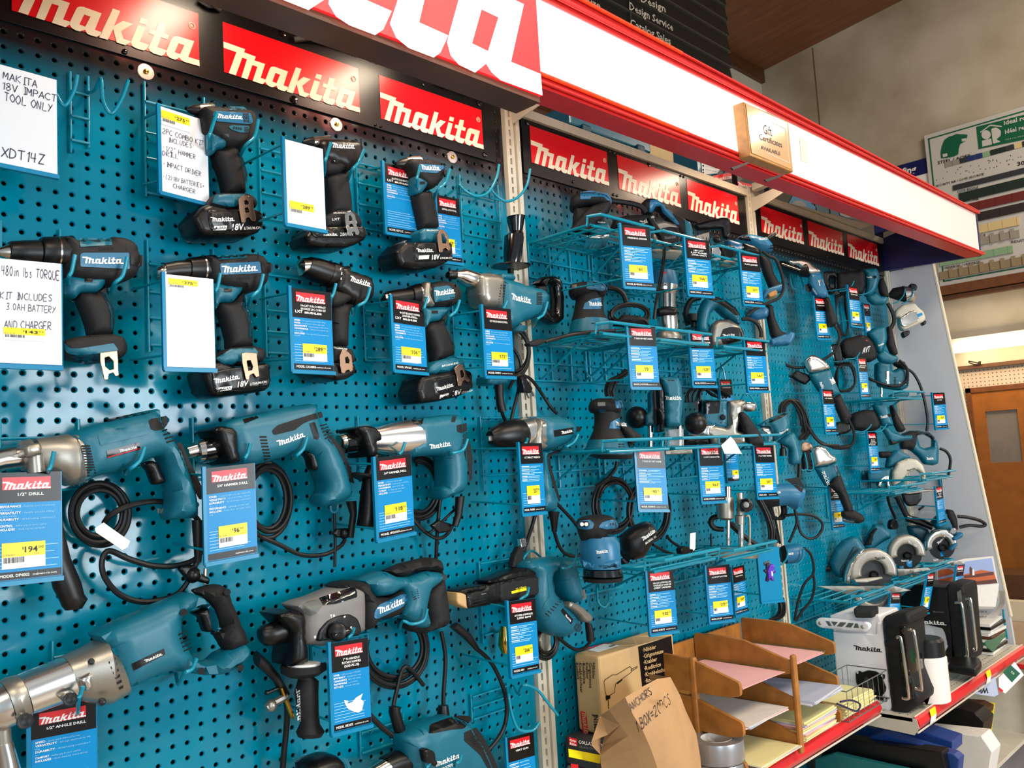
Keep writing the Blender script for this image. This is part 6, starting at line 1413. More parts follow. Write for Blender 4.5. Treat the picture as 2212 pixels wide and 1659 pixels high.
# auto feed screwdriver
z = Zm(980, 1080, 4.254); p = wall(.085)
t = Tool('autofeed_screwdriver','teal D-shaped screwdriver with long black screw feeder, over the left upright','screwdriver',z,p,anchor=W(1180,1290,.085))
t.S('feeder_tip',[(30,850),(80,850),(120,870),(135,1000),(95,985),(45,960),(32,930)],'carton',th=.04,bev=.004,rad=8)
t.S('feeder_nose',[(45,845),(70,825),(130,805),(200,795),(300,780),(305,830),(140,852),(125,870)],'black',th=.046,bev=.006,rad=8)
t.S('feeder',[(122,852),(300,812),(310,780),(450,740),(640,680),(790,635),(800,650),(800,870),(760,900),(600,925),(400,960),(160,1000),(135,985)],'black',th=.05,bev=.008,rad=12)
t.S('feeder_top',[(330,740),(440,705),(540,660),(700,625),(790,628),(795,700),(560,740),(440,770),(330,770)],'black',th=.054,bev=.01,rad=12)
t.S('feeder_case',[(430,770),(560,735),(790,700),(800,855),(760,880),(560,920),(450,945),(425,900)],'rubber',th=.058,bev=.006,rad=12)
t.F('slots',[[(150,880+i*30),(300,850+i*28),(300,857+i*28),(150,888+i*30)] for i in range(4)],'vent',off=.03)
t.F('white_line', [[(130,892),(298,855),(298,859),(130,897)]], 'print_white', off=.03)
t.F('yellow_label',[[(530,840),(668,806),(672,830),(534,862)]],'sticker_yellow',off=.035)
t.TX('25-57mm', (570,832), (668,806), (570,812), m='sticker_yellow', off=.035)
t.S('housing',[(725,630),(760,570),(830,545),(980,530),(1060,525),(1165,540),(1175,600),(1210,760),(1235,870),(1225,930),(1190,960),(1110,930),(1080,850),(1050,720),(1040,650),(960,680),(950,760),(980,860),(1060,930),(1150,1030),(1200,1110),(1190,1180),(1130,1250),(1060,1275),(960,1240),(880,1150),(810,1010),(790,900),(800,690)],'teal',th=.08,bev=.026,rad=30)
t.S('raised_ridge',[(858,690),(880,660),(905,680),(930,820),(920,900),(860,980),(820,1000),(835,950),(880,880)],'teal',th=.084,bev=.006,rad=20)
t.S('trigger', [(995,655),(1040,645),(1045,730),(1000,728)], 'black', th=.03, bev=.005)
t.S('motor_cap',[(1105,1170),(1130,1130),(1170,1140),(1180,1180),(1160,1215),(1120,1215)],'teal_dark',th=.088,bev=.006,rad=20)
t.S('grey_pad',[(1165,830),(1205,820),(1222,900),(1190,925)],'conduit',th=.082,bev=.004,rad=5)
t.S('belt_hook',[(1065,985),(1085,930),(1150,955),(1200,990),(1260,1040),(1290,1080),(1265,1130),(1225,1125),(1180,1065),(1120,1015)],'alu',th=.03,bev=.006,rad=16,e=.04)
t.S('name_plate',[(985,1020),(1005,995),(1102,1100),(1080,1142)],'plate_black',th=.086,bev=.001,rad=1)
t.LG((1022,1062), (1075,1122), (1032,1048), off=.045)
t.F('vents',[[(840+i*22,1045+i*-22),(875+i*22,1075+i*-26),(880+i*22,1068+i*-26),(848+i*22,1038+i*-22)] for i in range(7)],'vent',off=.045)
t.L('cord_guard',[(1215,1120,1255,1135),(1225,1200,1275,1200),(1235,1300,1282,1305)],'cable')
t.part('power_cord',cord([(1276,1385,.07),(1262,1400,.06),(1240,1402,.05),(1215,1385,.05),(1200,1370,.05)],r=.0045),coil(1178,1385,30,40,.045,5,seed=31,a0=-40,a1=320))
t.L('cord_plug',[(440,1160,490,1170),(430,1270,500,1280),(425,1340,500,1350),(450,1410,490,1415)],'brass',off=-.05)
# ------------------------------------------------------------------ hangers of the left bay
def frame_px(x0, y0, x1, y1, rungs, lab, hooks=(), bay=1, depth=.115):
    A = W(x0, y1, .006); B = W(x1, y0, .006)
    t = wallframe(A.x, A.z, B.x-A.x, B.z-A.z, rungs, lab, bay)
    for tip, root in hooks: hook(t, tip, depth, root)
    return t
frame_px(153,165,190,330,(.15,.45,.75),'bare teal wire hanger with two empty upturned hooks, top left',[([(167,162),(160,195),(140,228),(122,205),(115,185)],(118,175)),([(277,173),(262,215),(240,245),(222,215),(218,170)],(190,200))],depth=.10)
frame_px(316,211,440,425,(.03,.33,.55,.82),'teal wire hanger carrying the first driver of the top row',[([(468,243),(455,285),(450,300)],(455,320)),([(558,258),(550,295),(530,315)],(500,320))])
frame_px(565,330,680,480,(.05,.35,.62,.88),'teal wire hanger carrying the all black impact driver',[([(715,308),(705,340),(702,352)],(705,350)),([(786,323),(775,350),(760,368)],(740,370))])
frame_px(775,362,880,500,(.05,.35,.62,.88),'teal wire hanger carrying the rightmost driver of the top row',[([(908,356),(902,380),(900,390)],(905,400)),([(972,365),(962,395),(945,412)],(930,410))])
frame_px(1000,400,1075,520,(.1,.4,.75),'bare teal wire hanger with long empty hooks beside the left upright',[([(1078,355),(1072,385),(1055,415),(1030,424),(1005,412),(992,400)],(992,402)),([(1145,365),(1138,400),(1120,425),(1095,435),(1075,425),(1058,408)],(1055,410))],depth=.10)
frame_px(2,495,130,800,(.06,.4,.7),'teal wire hanger carrying the drill at the left edge',[([(162,550),(155,585),(148,600)],(150,605)),([(275,555),(265,595),(248,612)],(230,610))])
frame_px(323,538,460,760,(.06,.3,.53,.78),'teal wire hanger carrying the hammer drill beside the blank $275 card',[([(476,590),(470,620),(465,632)],(470,640)),([(569,592),(560,625),(543,642)],(530,640))])
frame_px(577,605,700,772,(.05,.3,.55,.97),'teal wire hanger carrying the tilted black drill',[([(726,612),(720,635),(715,645)],(715,650)),([(800,620),(790,650),(772,662)],(760,660))])
frame_px(790,650,900,780,(.05,.4,.75,.97),'teal wire hanger carrying the brushless hammer drill',[([(923,642),(918,660),(916,668)],(918,670)),([(993,648),(985,672),(970,685)],(960,680))])
frame_px(983,632,1050,780,(.05,.45,.8),'teal wire hanger carrying the spade handle drill',[([(1095,650),(1090,662),(1088,668)],(1090,672)),([(1183,652),(1175,678),(1160,690)],(1150,690))])
frame_px(0,905,170,1075,(.05,.4,.75),'teal wire hanger carrying the large drill, third row far left',[([(117,975),(110,1005),(105,1016)],(110,1020)),([(313,965),(302,995),(282,1013)],(270,1010))],depth=.135)
frame_px(420,902,520,1060,(.15,.5,.8),'teal wire hanger carrying the smaller corded hammer drill',[([(541,957),(535,980),(528,992)],(530,1000)),([(664,943),(655,970),(640,985)],(630,985))],depth=.125)
frame_px(778,898,870,1030,(.15,.5,.8),'teal wire hanger carrying the silver-cased corded hammer drill',[([(875,955),(868,975),(862,982)],(865,985)),([(1010,948),(1000,972),(975,980)],(960,985))],depth=.125)
frame_px(1046,900,1120,1060,(.2,.55,.98),'teal wire hanger carrying the impact wrench',[([(1140,946),(1137,955),(1134,960)],(1135,965)),([(1249,938),(1240,955),(1222,966)],(1200,968))],depth=.135)
frame_px(115,1360,260,1500,(.3,.7),'teal wire hanger carrying the angle drill',[([(179,1483),(174,1500),(170,1510)],(172,1515)),([(425,1422),(415,1445),(398,1455)],(380,1455))],depth=.14)
frame_px(676,1265,790,1440,(.3,.7),'teal wire hanger carrying the rotary hammer',[([(765,1356),(760,1370),(750,1382)],(745,1390)),([(923,1315),(915,1340),(890,1348),(870,1342)],(860,1340))],depth=.14)
frame_px(1044,1200,1120,1390,(.1,.5,.98),'teal wire hanger carrying the autofeed screwdriver',[([(1142,1268),(1138,1285),(1122,1297)],(1115,1300)),([(1247,1185),(1243,1210),(1228,1226),(1213,1228)],(1205,1225))],depth=.14)
frame_px(780,1540,870,1640,(.2,.8),'teal wire hanger behind the drill at the lower edge',[([(930,1645),(925,1655),(922,1660)],(925,1665)),([(997,1630),(992,1645),(985,1652)],(980,1655))],depth=.14)
frame_px(1020,1475,1095,1560,(.1,.5,.9),'bare teal wire hanger with two empty hooks low beside the left upright',[([(1165,1560),(1150,1578),(1120,1575),(1105,1540),(1098,1500)],(1095,1490)),([(1205,1545),(1185,1520),(1160,1490),(1130,1480)],(1110,1482))],depth=.10)

# ------------------------------------------------------------------ wire shelves
def wire_shelf(x0, x1, z, dep, lab, bay=2, zl=.022):
    t = Thing('wire_shelf',lab,'shelf',((x0+x1)/2,-.01,z),'teal wire shelves of bay %d' % bay)
    r = .0029; Y = -dep
    t.part('rim',tube([V((x0,-.008,z)),V((x0,Y*.86,z)),V((x0,Y*.87,z+zl)),V((x0+.012,Y,z+zl)),V((x1-.012,Y,z+zl)),V((x1,Y*.87,z+zl)),V((x1,Y*.86,z)),V((x1,-.008,z))],.0042,'wire_teal',n=8,sub=0))
    t.part('front_wire',tube([V((x0,Y*.93,z-.004)),V((x1,Y*.93,z-.004))],.0038,'wire_teal',sub=0))
    for k in range(6):
        y = -.02+(Y*.9+.02)*k/5; t.part('deck_wire',tube([V((x0,y,z)),V((x1,y,z))],r,'wire_teal',n=6,sub=0))
    for x in (x0+.03, x1-.03):
        t.part('brace',tube([V((x,Y*.62,z-.002)),V((x,-.008,z-.085))],r*1.1,'wire_teal',n=6,sub=0))
        t.part('deck_rib',tube([V((x,Y*.93,z-.003)),V((x,-.008,z-.003))],r,'wire_teal',n=6,sub=0))
    for dz in (.045,.09): t.part('back_wire',tube([V((x0-.005,-.007,z-dz)),V((x1,-.007,z-dz))],r,'wire_teal',n=6,sub=0))
    for k in range(4): x = x0-.005+(x1-x0)*k/3; t.part('back_post',tube([V((x,-.005,z+.002)),V((x,-.005,z-.09))],r,'wire_teal',n=6,sub=0))
    return t
ORD = ['left','middle','right']; ROW = ['top row','second row','third row','lowest row']
for r_,(z_,xs,dp_) in enumerate([(2.122,(1.215,1.475,1.76),.235),(1.852,(1.19,1.42,1.74),.255),(1.572,(1.20,1.47,1.76),.25)]):
    for i,x in enumerate(xs): wire_shelf(x if x > 1.2 else 1.2,x+.245,z_,dp_,'teal wire shelf, %s one in the %s of the middle bay' % (ORD[i],ROW[r_]))
wire_shelf(1.24,1.50,1.292,.33,'teal wire shelf under the black dust bag, lowest row of the middle bay')
wire_shelf(1.64,1.90,1.268,.27,'teal wire shelf under the chrome column router, lowest row of the middle bay')
wire_shelf(3.02,3.28,1.725,.24,'teal wire shelf under the jig saw at the right edge',bay=3)
wire_shelf(2.80,3.08,1.369,.28,'teal wire shelf under the saw with a beige blade guard',bay=3)
wire_shelf(3.12, 3.42, 1.40, .28, 'teal wire shelf under the top handle jig saw', bay=3)
wire_shelf(2.44, 2.72, 1.03, .26, 'teal wire shelf under the nearest circular saw', bay=3)
wire_shelf(2.78,3.04,1.03,.27,'teal wire shelf under the middle of the three circular saws',bay=3)
wire_shelf(3.08,3.32,1.05,.27,'teal wire shelf under the farthest circular saw',bay=3)
def sph(t, name, x, y, r, m, k=(1, 1, 1), off=0.):
    a = t.p.c(t.z.ox+x/t.z.k,t.z.oy+y/t.z.k,off); b = t.p.c(t.z.ox+(x+r)/t.z.k,t.z.oy+y/t.z.k,off)
    return t.part(name, ball(a, (b-a).length, m, n=18, k=k))
def tc(t,name,pts,r=.0042,m='cable',off=0.,sub=5,label=None): return t.part(name,tube([t.p.c(*q,off) for q in t.z(pts)],r,m,n=8,sub=sub),label=label)
def bundle(t, name, pts, n, spread, r=.004, off=0.):
    rn = random.Random(len(pts)*7+n); g = []
    for k in range(n):
        o = (k-(n-1)/2)*spread
        g.append(tube([t.p.c(x+o*rn.uniform(.7,1.2)/t.z.k,y+o*rn.uniform(-.3,.3)/t.z.k,off+.004*math.sin(k*2)) for x,y in t.z(pts)],r,'cable',n=8,sub=5))
    return t.part(name, g)
# ------------------------------------------------------------------ middle bay, top row
z = Zm(1120, 380, 3.814)
p = yaw(1280, 470, .12, 46)
t = Tool('finishing_sander','black and teal palm sander with dark dust box on the top left wire shelf','sander',z,p,2)
t.S('dust_box',[(755,190),(768,215),(735,290),(685,350),(560,470),(408,452),(430,420),(540,290),(610,235)],'rubber',th=.05,bev=.012,e=.03)
t.S('neck',[(462,240),(700,240),(720,350),(765,420),(765,450),(560,460),(450,380)],'rubber',th=.07,bev=.02)
t.S('head',[(428,185),(445,140),(520,115),(640,115),(735,140),(772,185),(775,235),(745,262),(690,230),(560,225),(450,250),(430,225)],'rubber',th=.085,bev=.022)
t.S('head_trim',[(508,132),(600,120),(735,145),(768,190),(768,228),(700,172),(600,170),(590,192),(510,192)],'teal_blue',th=.088,bev=.006,rad=8)
t.S('lower_body',[(590,385),(740,380),(765,440),(760,480),(590,475)],'teal',th=.08,bev=.012)
t.S('pad',[(560,488),(745,478),(750,500),(700,515),(560,512)],'alu_bright',th=.11,bev=.003,rad=4)
t.F('vents', vents(538,138,12,28,2,28,0)+vents(665,140,12,28,4,18,6), 'vent', off=.05)
t.TX('makita', (655,385),(730,392),(655,372), off=.05, name='brand_lettering')
tc(t,'power_cord',[(770,205),(850,215),(940,230),(1010,255),(1050,300)],r=.0075,off=-.02)
p = yaw(1420, 480, .13, 46)
t = Tool('cordless_planer','black and teal planer with silver belt cover and dust bag, top wire shelves','planer',z,p,2)
t.S('dust_bag',[(770,395),(785,345),(850,320),(900,305),(1120,300),(1150,350),(1130,400),(1090,430),(780,430)],'rubber',th=.07,bev=.022)
t.S('handle',[(1012,215),(1060,168),(1130,168),(1210,215),(1300,300),(1370,330),(1425,380),(1440,450),(1440,530),(1360,540),(1300,450),(1250,360),(1185,300),(1165,250),(1130,260),(1110,300),(1030,290)],'rubber',th=.06,bev=.022)
t.S('handle_trim',[(1085,200),(1130,190),(1180,220),(1250,290),(1330,400),(1300,400),(1190,305),(1170,250),(1130,250),(1105,300),(1075,300)],'teal_blue',th=.064,bev=.006,rad=14)
t.S('rear_body',[(1360,350),(1420,370),(1445,450),(1445,520),(1375,540),(1365,440)],'teal',th=.07,bev=.012)
t.S('belt_cover',[(1110,365),(1200,350),(1300,385),(1362,440),(1365,520),(1345,580),(1250,600),(1110,575),(1090,500)],'alu',th=.08,bev=.018)
t.S('cover_plate',[(1145,500),(1180,430),(1250,418),(1345,428),(1365,470),(1350,555),(1260,590),(1160,560)],'black',th=.088,bev=.006)
t.S('sole',[(1060,590),(1345,612),(1345,632),(1060,612)],'steel_beige',th=.09,bev=.002,rad=1)
t.LG((1200,522),(1298,510),(1200,500),'ink_grey',off=.05); t.LG((1000,405),(1100,370),(998,370),off=.04)
tc(t,'power_cord',[(1160,480),(1195,540),(1200,640),(1180,800),(1150,960),(1130,1080),(1118,1180)],r=.0046,off=.06)
t.part('inline_plug',tube([p.c(*q,.06) for q in z([(1080,345),(1125,430),(1175,490)])],.010,'black',n=10,sub=2)); t.LG((1095,350),(1122,342),(1085,332),off=.09)
p = yaw(1545, 520, .13, 46)
t = Tool('plate_joiner','plate joiner with ribbed silver fence and black D handle, top right wire shelf','plate joiner',z,p,2)
t.S('front_handle',[(1448,400),(1460,385),(1680,335),(1740,338),(1750,360),(1757,480),(1730,520),(1690,500),(1680,430),(1480,440)],'black',th=.03,bev=.01,rad=12)
t.S('fence',[(1408,500),(1575,455),(1582,560),(1590,700),(1540,700),(1420,560)],'alu',th=.05,bev=.004,rad=4)
t.F('fence_ribs',[[(1430+i*28,500-i*8),(1436+i*28,498-i*8),(1440+i*28,560-i*8),(1434+i*28,562-i*8)] for i in range(5)],'vent',off=.03)
t.S('scale_plate',[(1590,560),(1640,560),(1672,620),(1670,695),(1595,700)],'alu_bright',th=.06,bev=.003,rad=8)
t.part('dial',lathe(p.c(*z([(1635,525)])[0],.05),p.c(*z([(1635,525)])[0],.0),[(0,.006),(.05,.010),(.3,.011),(1,.013)],'black',n=16))
t.S('body',[(1660,560),(1780,570),(1800,640),(1790,690),(1680,700)],'plate_black',th=.06,bev=.01)
t.S('sole',[(1690,680),(1800,680),(1800,712),(1690,712)],'steel_beige',th=.07,bev=.002,rad=1)
# two barrel tools hung at the second upright
p = yaw(1640, 530, .12, 46)
t = Tool('cut_out_tool','teal barrel tool with black side knob atop the second upright','cutting tool',z,p,2)
t.S('body',[(1790,520),(1830,480),(1930,463),(2060,495),(2110,545),(2118,600),(2070,612),(1990,600),(1900,545)],'teal_blue',th=.06,bev=.026)
t.L('knob', [(2045,500,2070,525),(2085,470,2110,500),(2105,460,2125,485)], 'black')
t.S('rear_trim',[(1790,518),(1850,480),(1900,500),(1920,540),(1840,530)],'black',th=.062,bev=.014)
t.F('vents',vents(2072,572,26,7,3,2,12),'vent'); t.LG((1980,528),(2060,520),(1978,508),off=.04)
t = Tool('angle_driver','slim teal and black barrel tool in front of the second upright','driver',z,yaw(1610,545,.16,46),2)
t.S('barrel',[(1712,540),(1722,510),(1780,520),(1860,545),(1860,640),(1780,620),(1715,595)],'teal_blue',th=.05,bev=.02)
t.S('sleeve',[(1850,538),(1960,565),(2010,600),(2015,640),(1960,648),(1850,640)],'black',th=.05,bev=.02)
t.S('trigger',[(1725,570),(1770,560),(1780,610),(1735,610)],'black',th=.056,bev=.006,rad=6)
t.LG((1782,602),(1860,594),(1780,582), off=.04)
tc(t,'power_cord',[(2010,620),(2060,660),(2120,690),(2165,800),(2185,920),(2150,1000),(2070,1040),(1960,1090),(1880,1150)],r=.0052)
t = Tool('cordless_grinder','dark gripped cordless tool with a teal foot and orange tab beside the second upright','grinder',z,yaw(1665,610,.10,52),2)
t.S('handle',[(1990,640),(2060,660),(2090,700),(2110,780),(2150,860),(2190,890),(2190,945),(2090,960),(2060,890),(2020,790),(2000,720)],'rubber',th=.044,bev=.018)
t.S('foot',[(2005,990),(2030,930),(2180,880),(2200,900),(2195,935),(2100,960),(2020,1010)],'teal_blue',th=.06,bev=.01)
t.S('tab',[(2052,970),(2120,935),(2135,955),(2130,985),(2070,1000)],'wood_frame',th=.064,bev=.004,rad=6)
t = Tool('cordless_grinder','dark gripped cordless tool hanging lower beside the second upright','grinder',Zm(1620,400,3.728),yaw(1690,700,.10,52),2)
t.S('head',[(0,985),(60,970),(130,960),(170,1000),(150,1060),(60,1080),(0,1060)],'teal_blue',th=.05,bev=.018)
t.S('handle',[(120,950),(190,955),(210,1060),(260,1170),(350,1200),(340,1230),(200,1250),(170,1200),(150,1100)],'rubber',th=.044,bev=.018)
t.S('foot',[(160,1240),(340,1175),(370,1190),(360,1230),(330,1280),(170,1290)],'teal_blue',th=.06,bev=.01)
# ------------------------------------------------------------------ middle bay, second row
p = yaw(1280, 680, .13, 46)
t = Tool('orbit_sander','black and teal random orbit sander with coiled cord, second wire shelf row at left','sander',z,p,2)
t.L('neck',[(470,950,715,950),(470,1040,700,1040),(455,1120,705,1130),(435,1195,740,1195)],'rubber')
t.S('head',[(420,905),(440,870),(540,853),(640,855),(710,875),(738,920),(725,965),(690,990),(450,985),(425,945)],'rubber',th=.09,bev=.026)
t.S('head_trim',[(565,868),(640,862),(705,885),(732,925),(700,948),(560,930)],'teal_blue',th=.093,bev=.008)
t.S('switch',[(438,895),(480,892),(482,925),(440,928)],'conduit',th=.095,bev=.003,rad=4)
t.L('shroud', [(440,1188,742,1188),(425,1240,760,1240),(415,1300,770,1310)], 'teal')
t.L('pad', [(430,1310,775,1318),(470,1335,775,1338)], 'conduit')
t.S('label_panel',[(530,1098),(545,1050),(600,1015),(682,1000),(680,1095)],'teal_blue',th=.078,bev=.004,rad=14)
t.LG((582,1068),(690,1068),(578,1035), off=.045)
t.F('vents', vents(590,880,12,24,2,20,4)+vents(600,1210,24,7,5,28,0), 'vent', off=.05)
t.part('power_cord',coil(1361,680,44,24,.14,4,seed=41),tube([p.c(*q,-.02) for q in z([(735,920),(800,930),(860,970),(890,1040)])],.007,'cable',n=8,sub=4),tube([W(*q) for q in ((1350,715,.2),(1300,716,.2),(1240,722,.2),(1200,732,.18),(1178,738,.17))],.0046,'cable',n=8,sub=4))
t.part('plug',slab(wall(.17),z([(90,1375),(160,1345),(230,1340),(235,1365),(170,1400),(100,1400)]),'rubber',th=.02,off=.01,bev=.004,rad=2))
t.S('dust_bag',[(780,1220),(860,1130),(1000,1140),(1080,1180),(1090,1230)],'rubber',th=.06,bev=.02,e=-.03)
p = yaw(1435, 660, .14, 46)
t = Tool('compact_router','small upright router with teal cap and polished silver barrel, second row','router',z,p,2)
t.L('cap',[(1150,772,1250,772),(1105,785,1292,792),(1092,850,1308,860),(1090,905,1310,905)],'teal_blue')
t.L('collar', [(1088,905,1310,905),(1095,950,1305,955),(1140,975,1285,980)], 'alu_bright')
t.L('barrel', [(1150,975,1292,980),(1150,1085,1295,1090)], 'chrome')
t.S('clamp',[(1130,1100),(1150,1085),(1220,1075),(1315,1085),(1320,1120),(1290,1150),(1150,1150)],'black',th=.07,bev=.012)
t.L('lower_barrel',[(1140,1155,1310,1150),(1145,1230,1315,1230),(1160,1290,1310,1290)],'chrome')
t.L('base', [(1140,1290,1315,1290),(1130,1325,1345,1325),(1135,1350,1345,1350)], 'alu')
t.S('speed_dial',[(1170,885),(1225,882),(1225,905),(1170,905)],'plate_black',th=.095,bev=.002,rad=3)
t.TX('D C S',(1172,902),(1222,900),(1172,890),off=.05); t.F('top_mark',[[(1180,790),(1222,790),(1215,802),(1188,802)]],'print_red',off=.05)
p = yaw(1550, 690, .14, 46)
t = Tool('corded_planer','teal and black corded planer with silver side cover, second row right','planer',z,p,2)
t.L('depth_knob',[(1390,1140,1495,1140),(1385,1195,1495,1200),(1420,1205,1470,1210),(1420,1245,1475,1245),(1370,1255,1500,1260)],'black')
t.S('body',[(1500,1090),(1540,1000),(1600,978),(1700,1020),(1790,1085),(1842,1150),(1842,1220),(1780,1190),(1700,1140),(1640,1080),(1600,1110),(1580,1200),(1580,1300),(1480,1280),(1470,1220)],'teal',th=.07,bev=.022)
t.S('handle_pad',[(1600,985),(1700,1020),(1790,1088),(1830,1145),(1790,1150),(1700,1080),(1640,1045),(1560,1010)],'rubber',th=.074,bev=.01)
t.S('cover',[(1575,1340),(1600,1220),(1640,1180),(1740,1172),(1830,1225),(1862,1290),(1855,1350),(1700,1395),(1590,1400)],'alu',th=.08,bev=.016)
t.S('cover_plate',[(1660,1330),(1685,1262),(1740,1245),(1835,1250),(1858,1290),(1850,1345),(1800,1375),(1690,1390)],'black',th=.088,bev=.006)
t.LG((1685,1332),(1785,1325),(1682,1303), off=.05)
tc(t,'power_cord',[(1840,1180),(1900,1180),(1960,1210),(1995,1270),(2000,1330)],r=.006); tc(t,'hose',[(1500,1000),(1430,1020),(1390,1080),(1380,1150),(1400,1230)],r=.009,off=-.03)
# ------------------------------------------------------------------ middle bay, third row
z = Zm(1020, 780, 4.608); p = yaw(1310, 940, .14, 46)
t = Tool('orbit_sander','round-headed random orbit sander with teal skirt, third row under the cord bundle','sander',z,p,2)
t.L('neck',[(1210,505,1475,510),(1215,600,1475,600),(1205,690,1485,690),(1160,785,1540,785)],'rubber')
t.S('head',[(1172,440),(1190,385),(1260,360),(1400,362),(1480,385),(1508,430),(1500,490),(1470,520),(1340,530),(1200,505),(1175,480)],'rubber',th=.09,bev=.03)
t.S('head_trim',[(1420,385),(1475,385),(1502,430),(1502,468),(1432,468)],'teal_blue',th=.094,bev=.012)
t.S('switch',[(1248,410),(1325,408),(1325,448),(1250,448)],'conduit',th=.094,bev=.003,rad=6)
t.S('latch',[(1255,480),(1330,480),(1315,515),(1265,515)],'teal_dark',th=.092,bev=.003,rad=6)
t.L('shroud',[(1155,785,1545,785),(1130,860,1562,868),(1115,875,1600,885),(1118,930,1595,930)],'teal')
t.L('pad', [(1150,930,1600,925),(1190,955,1600,950),(1280,978,1590,975)], 'rubber')
t.S('label_panel',[(1362,672),(1380,610),(1470,560),(1478,672)],'teal_blue',th=.080,bev=.004,rad=16)
t.LG((1432,640),(1540,650),(1430,600), off=.04)
t.F('vents', vents(1455,822,26,12,3,32,0)+vents(1455,845,26,12,3,32,0), 'vent', off=.05)
t.S('dust_bag',[(1478,605),(1560,640),(1700,740),(1712,790),(1640,800),(1570,862),(1540,780),(1490,700)],'rubber',th=.06,bev=.02)
bundle(t,'power_cord',[(1370,350),(1360,280),(1400,200),(1500,140),(1560,90)],4,26,off=-.05)
t.part('cord_coil',coil(1325,1090,44,60,.04,4,seed=51)); tc(t,'cord',[(1440,1000),(1420,1080),(1330,1180),(1230,1250)],r=.0046,off=-.06)
p = yaw(1440, 870, .15, 46)
t = Tool('plunge_router','tall teal plunge router with black ball handles and a clear chip guard, third row','router',z,p,2)
sph(t, 'ball_handle', 1640, 560, 112, 'black')
t.S('left_bracket',[(1765,310),(1825,240),(1850,290),(1848,640),(1730,640),(1722,540),(1768,500)],'teal',th=.05,bev=.008)
t.part('depth_rod',tube([p.c(*q,.04) for q in z([(1812,290),(1828,630)])],.0035,'vent',sub=0)); t.F('red_pointer',[[(1800,455),(1838,458),(1835,480),(1802,478)]],'print_red',off=.04)
t.S('side_case',[(1815,160),(1870,150),(1925,300),(1930,560),(1920,700),(1875,705),(1860,520)],'black',th=.09,bev=.012)
t.S('motor_case',[(1862,160),(1900,150),(2060,152),(2092,250),(2102,420),(2088,645),(1940,655),(1925,560),(1920,300)],'teal',th=.095,bev=.014)
t.S('lever',[(1838,485),(1870,455),(1930,520),(1928,560),(1890,700),(1870,700),(1870,560)],'black',th=.12,bev=.01)
t.F('vents',[[(1905,188),(1970,186),(1970,196),(1905,197)],[(1978,186),(2042,188),(2042,197),(1978,196)]],'vent',off=.05)
t.LG((1925,386),(2085,384),(1918,348), off=.05)
t.L('column',[(1745,640,1800,640),(1745,860,1800,860)],'chrome'); t.L('column_right',[(2040,640,2090,640),(2040,860,2090,860)],'chrome')
mat('clear_plastic', (190,200,205), .1, alpha=.3)
t.S('chip_guard',[(1950,680),(2105,672),(2112,850),(1945,855)],'clear_plastic',th=.05,bev=.004,rad=6,e=.02,label='clear chip guard')
t.L('base_ring',[(1700,855,2160,850),(1700,880,2180,870)],'black',k=.5); t.S('base_plate',[(1918,885),(2190,875),(2195,920),(1920,932)],'alu',th=.10,bev=.002,rad=2)
sph(t, 'ball_handle', 2225, 620, 112, 'black')
z = Zm(1400, 780, 5.82); p = yaw(1560, 900, .15, 46)
t = Tool('belt_sander','silver and teal belt sander with black front grip, third row right','belt sander',z,p,2)
t.S('body',[(690,490),(880,482),(1015,488),(1005,830),(900,850),(700,800),(690,660)],'teal',th=.09,bev=.012)
t.S('top_grip',[(560,530),(640,482),(880,485),(912,500),(895,655),(700,668),(620,630)],'black_gloss',th=.10,bev=.024)
t.S('frame_casting',[(1012,490),(1230,480),(1242,520),(1135,880),(1255,905),(1270,1062),(800,1062),(780,965),(520,945),(530,845),(640,795),(860,800),(1000,835)],'alu',th=.10,bev=.016)
t.S('front_case',[(520,850),(640,795),(860,798),(790,860),(790,955),(520,945)],'alu_bright',th=.106,bev=.01)
t.S('belt',[(455,960),(520,945),(780,965),(785,1062),(460,1062)],'rubber',th=.10,bev=.02)
t.L('silver_knob',[(1190,525,1190,610),(1240,510,1235,640),(1330,520,1325,635),(1360,550,1355,600)],'alu_bright')
t.S('belt_arm',[(1142,690),(1155,640),(1210,632),(1270,680),(1420,900),(1468,1000),(1470,1062),(1265,1062),(1210,880)],'rubber',th=.12,bev=.012)
t.part('roller',lathe(p.c(*z([(940,980)])[0],.06),p.c(*z([(940,980)])[0],.02),[(0,.008),(.1,.011),(1,.012)],'black_gloss',n=16))
t.part('round_button',lathe(p.c(*z([(942,705)])[0],.055),p.c(*z([(942,705)])[0],.04),[(0,.006),(.1,.008),(1,.0085)],'black',n=16))
t.F('vents',vents(928,530,60,13,5,0,22)+[[(905,772),(972,772),(972,782),(905,782)],[(1085,850),(1130,885),(1126,893),(1080,858)]],'vent',off=.055)
bundle(t,'power_cord',[(560,520),(570,420),(640,340),(760,340),(860,400),(940,470)],5,46,off=-.06)
single('paper_slip',[slab(yaw(1580,950,.26,46),z([(918,1060),(1040,948),(1085,1000),(1180,1165),(960,1165)]),'print_white',th=.0006,off=0,bev=0,rad=0)],'folded white paper slip in front of the belt sander','paper')
p = yaw(1690, 920, .11, 46)
t = Tool('angle_drill','teal drill with short silver nose hung on the second upright below the middle','drill',z,p,2)
t.S('nose',[(1392,875),(1440,820),(1540,828),(1592,920),(1592,1000),(1500,1042),(1470,930)],'alu_bright',th=.055,bev=.018)
t.S('housing',[(1400,800),(1560,710),(1740,632),(1775,690),(1812,790),(1780,900),(1610,1015),(1590,920),(1540,822),(1430,818)],'teal',th=.06,bev=.022)
t.S('handle',[(1640,1010),(1760,920),(1850,890),(1900,1000),(1950,1210),(1930,1290),(1840,1312),(1790,1285),(1790,1100)],'teal',th=.045,bev=.018)
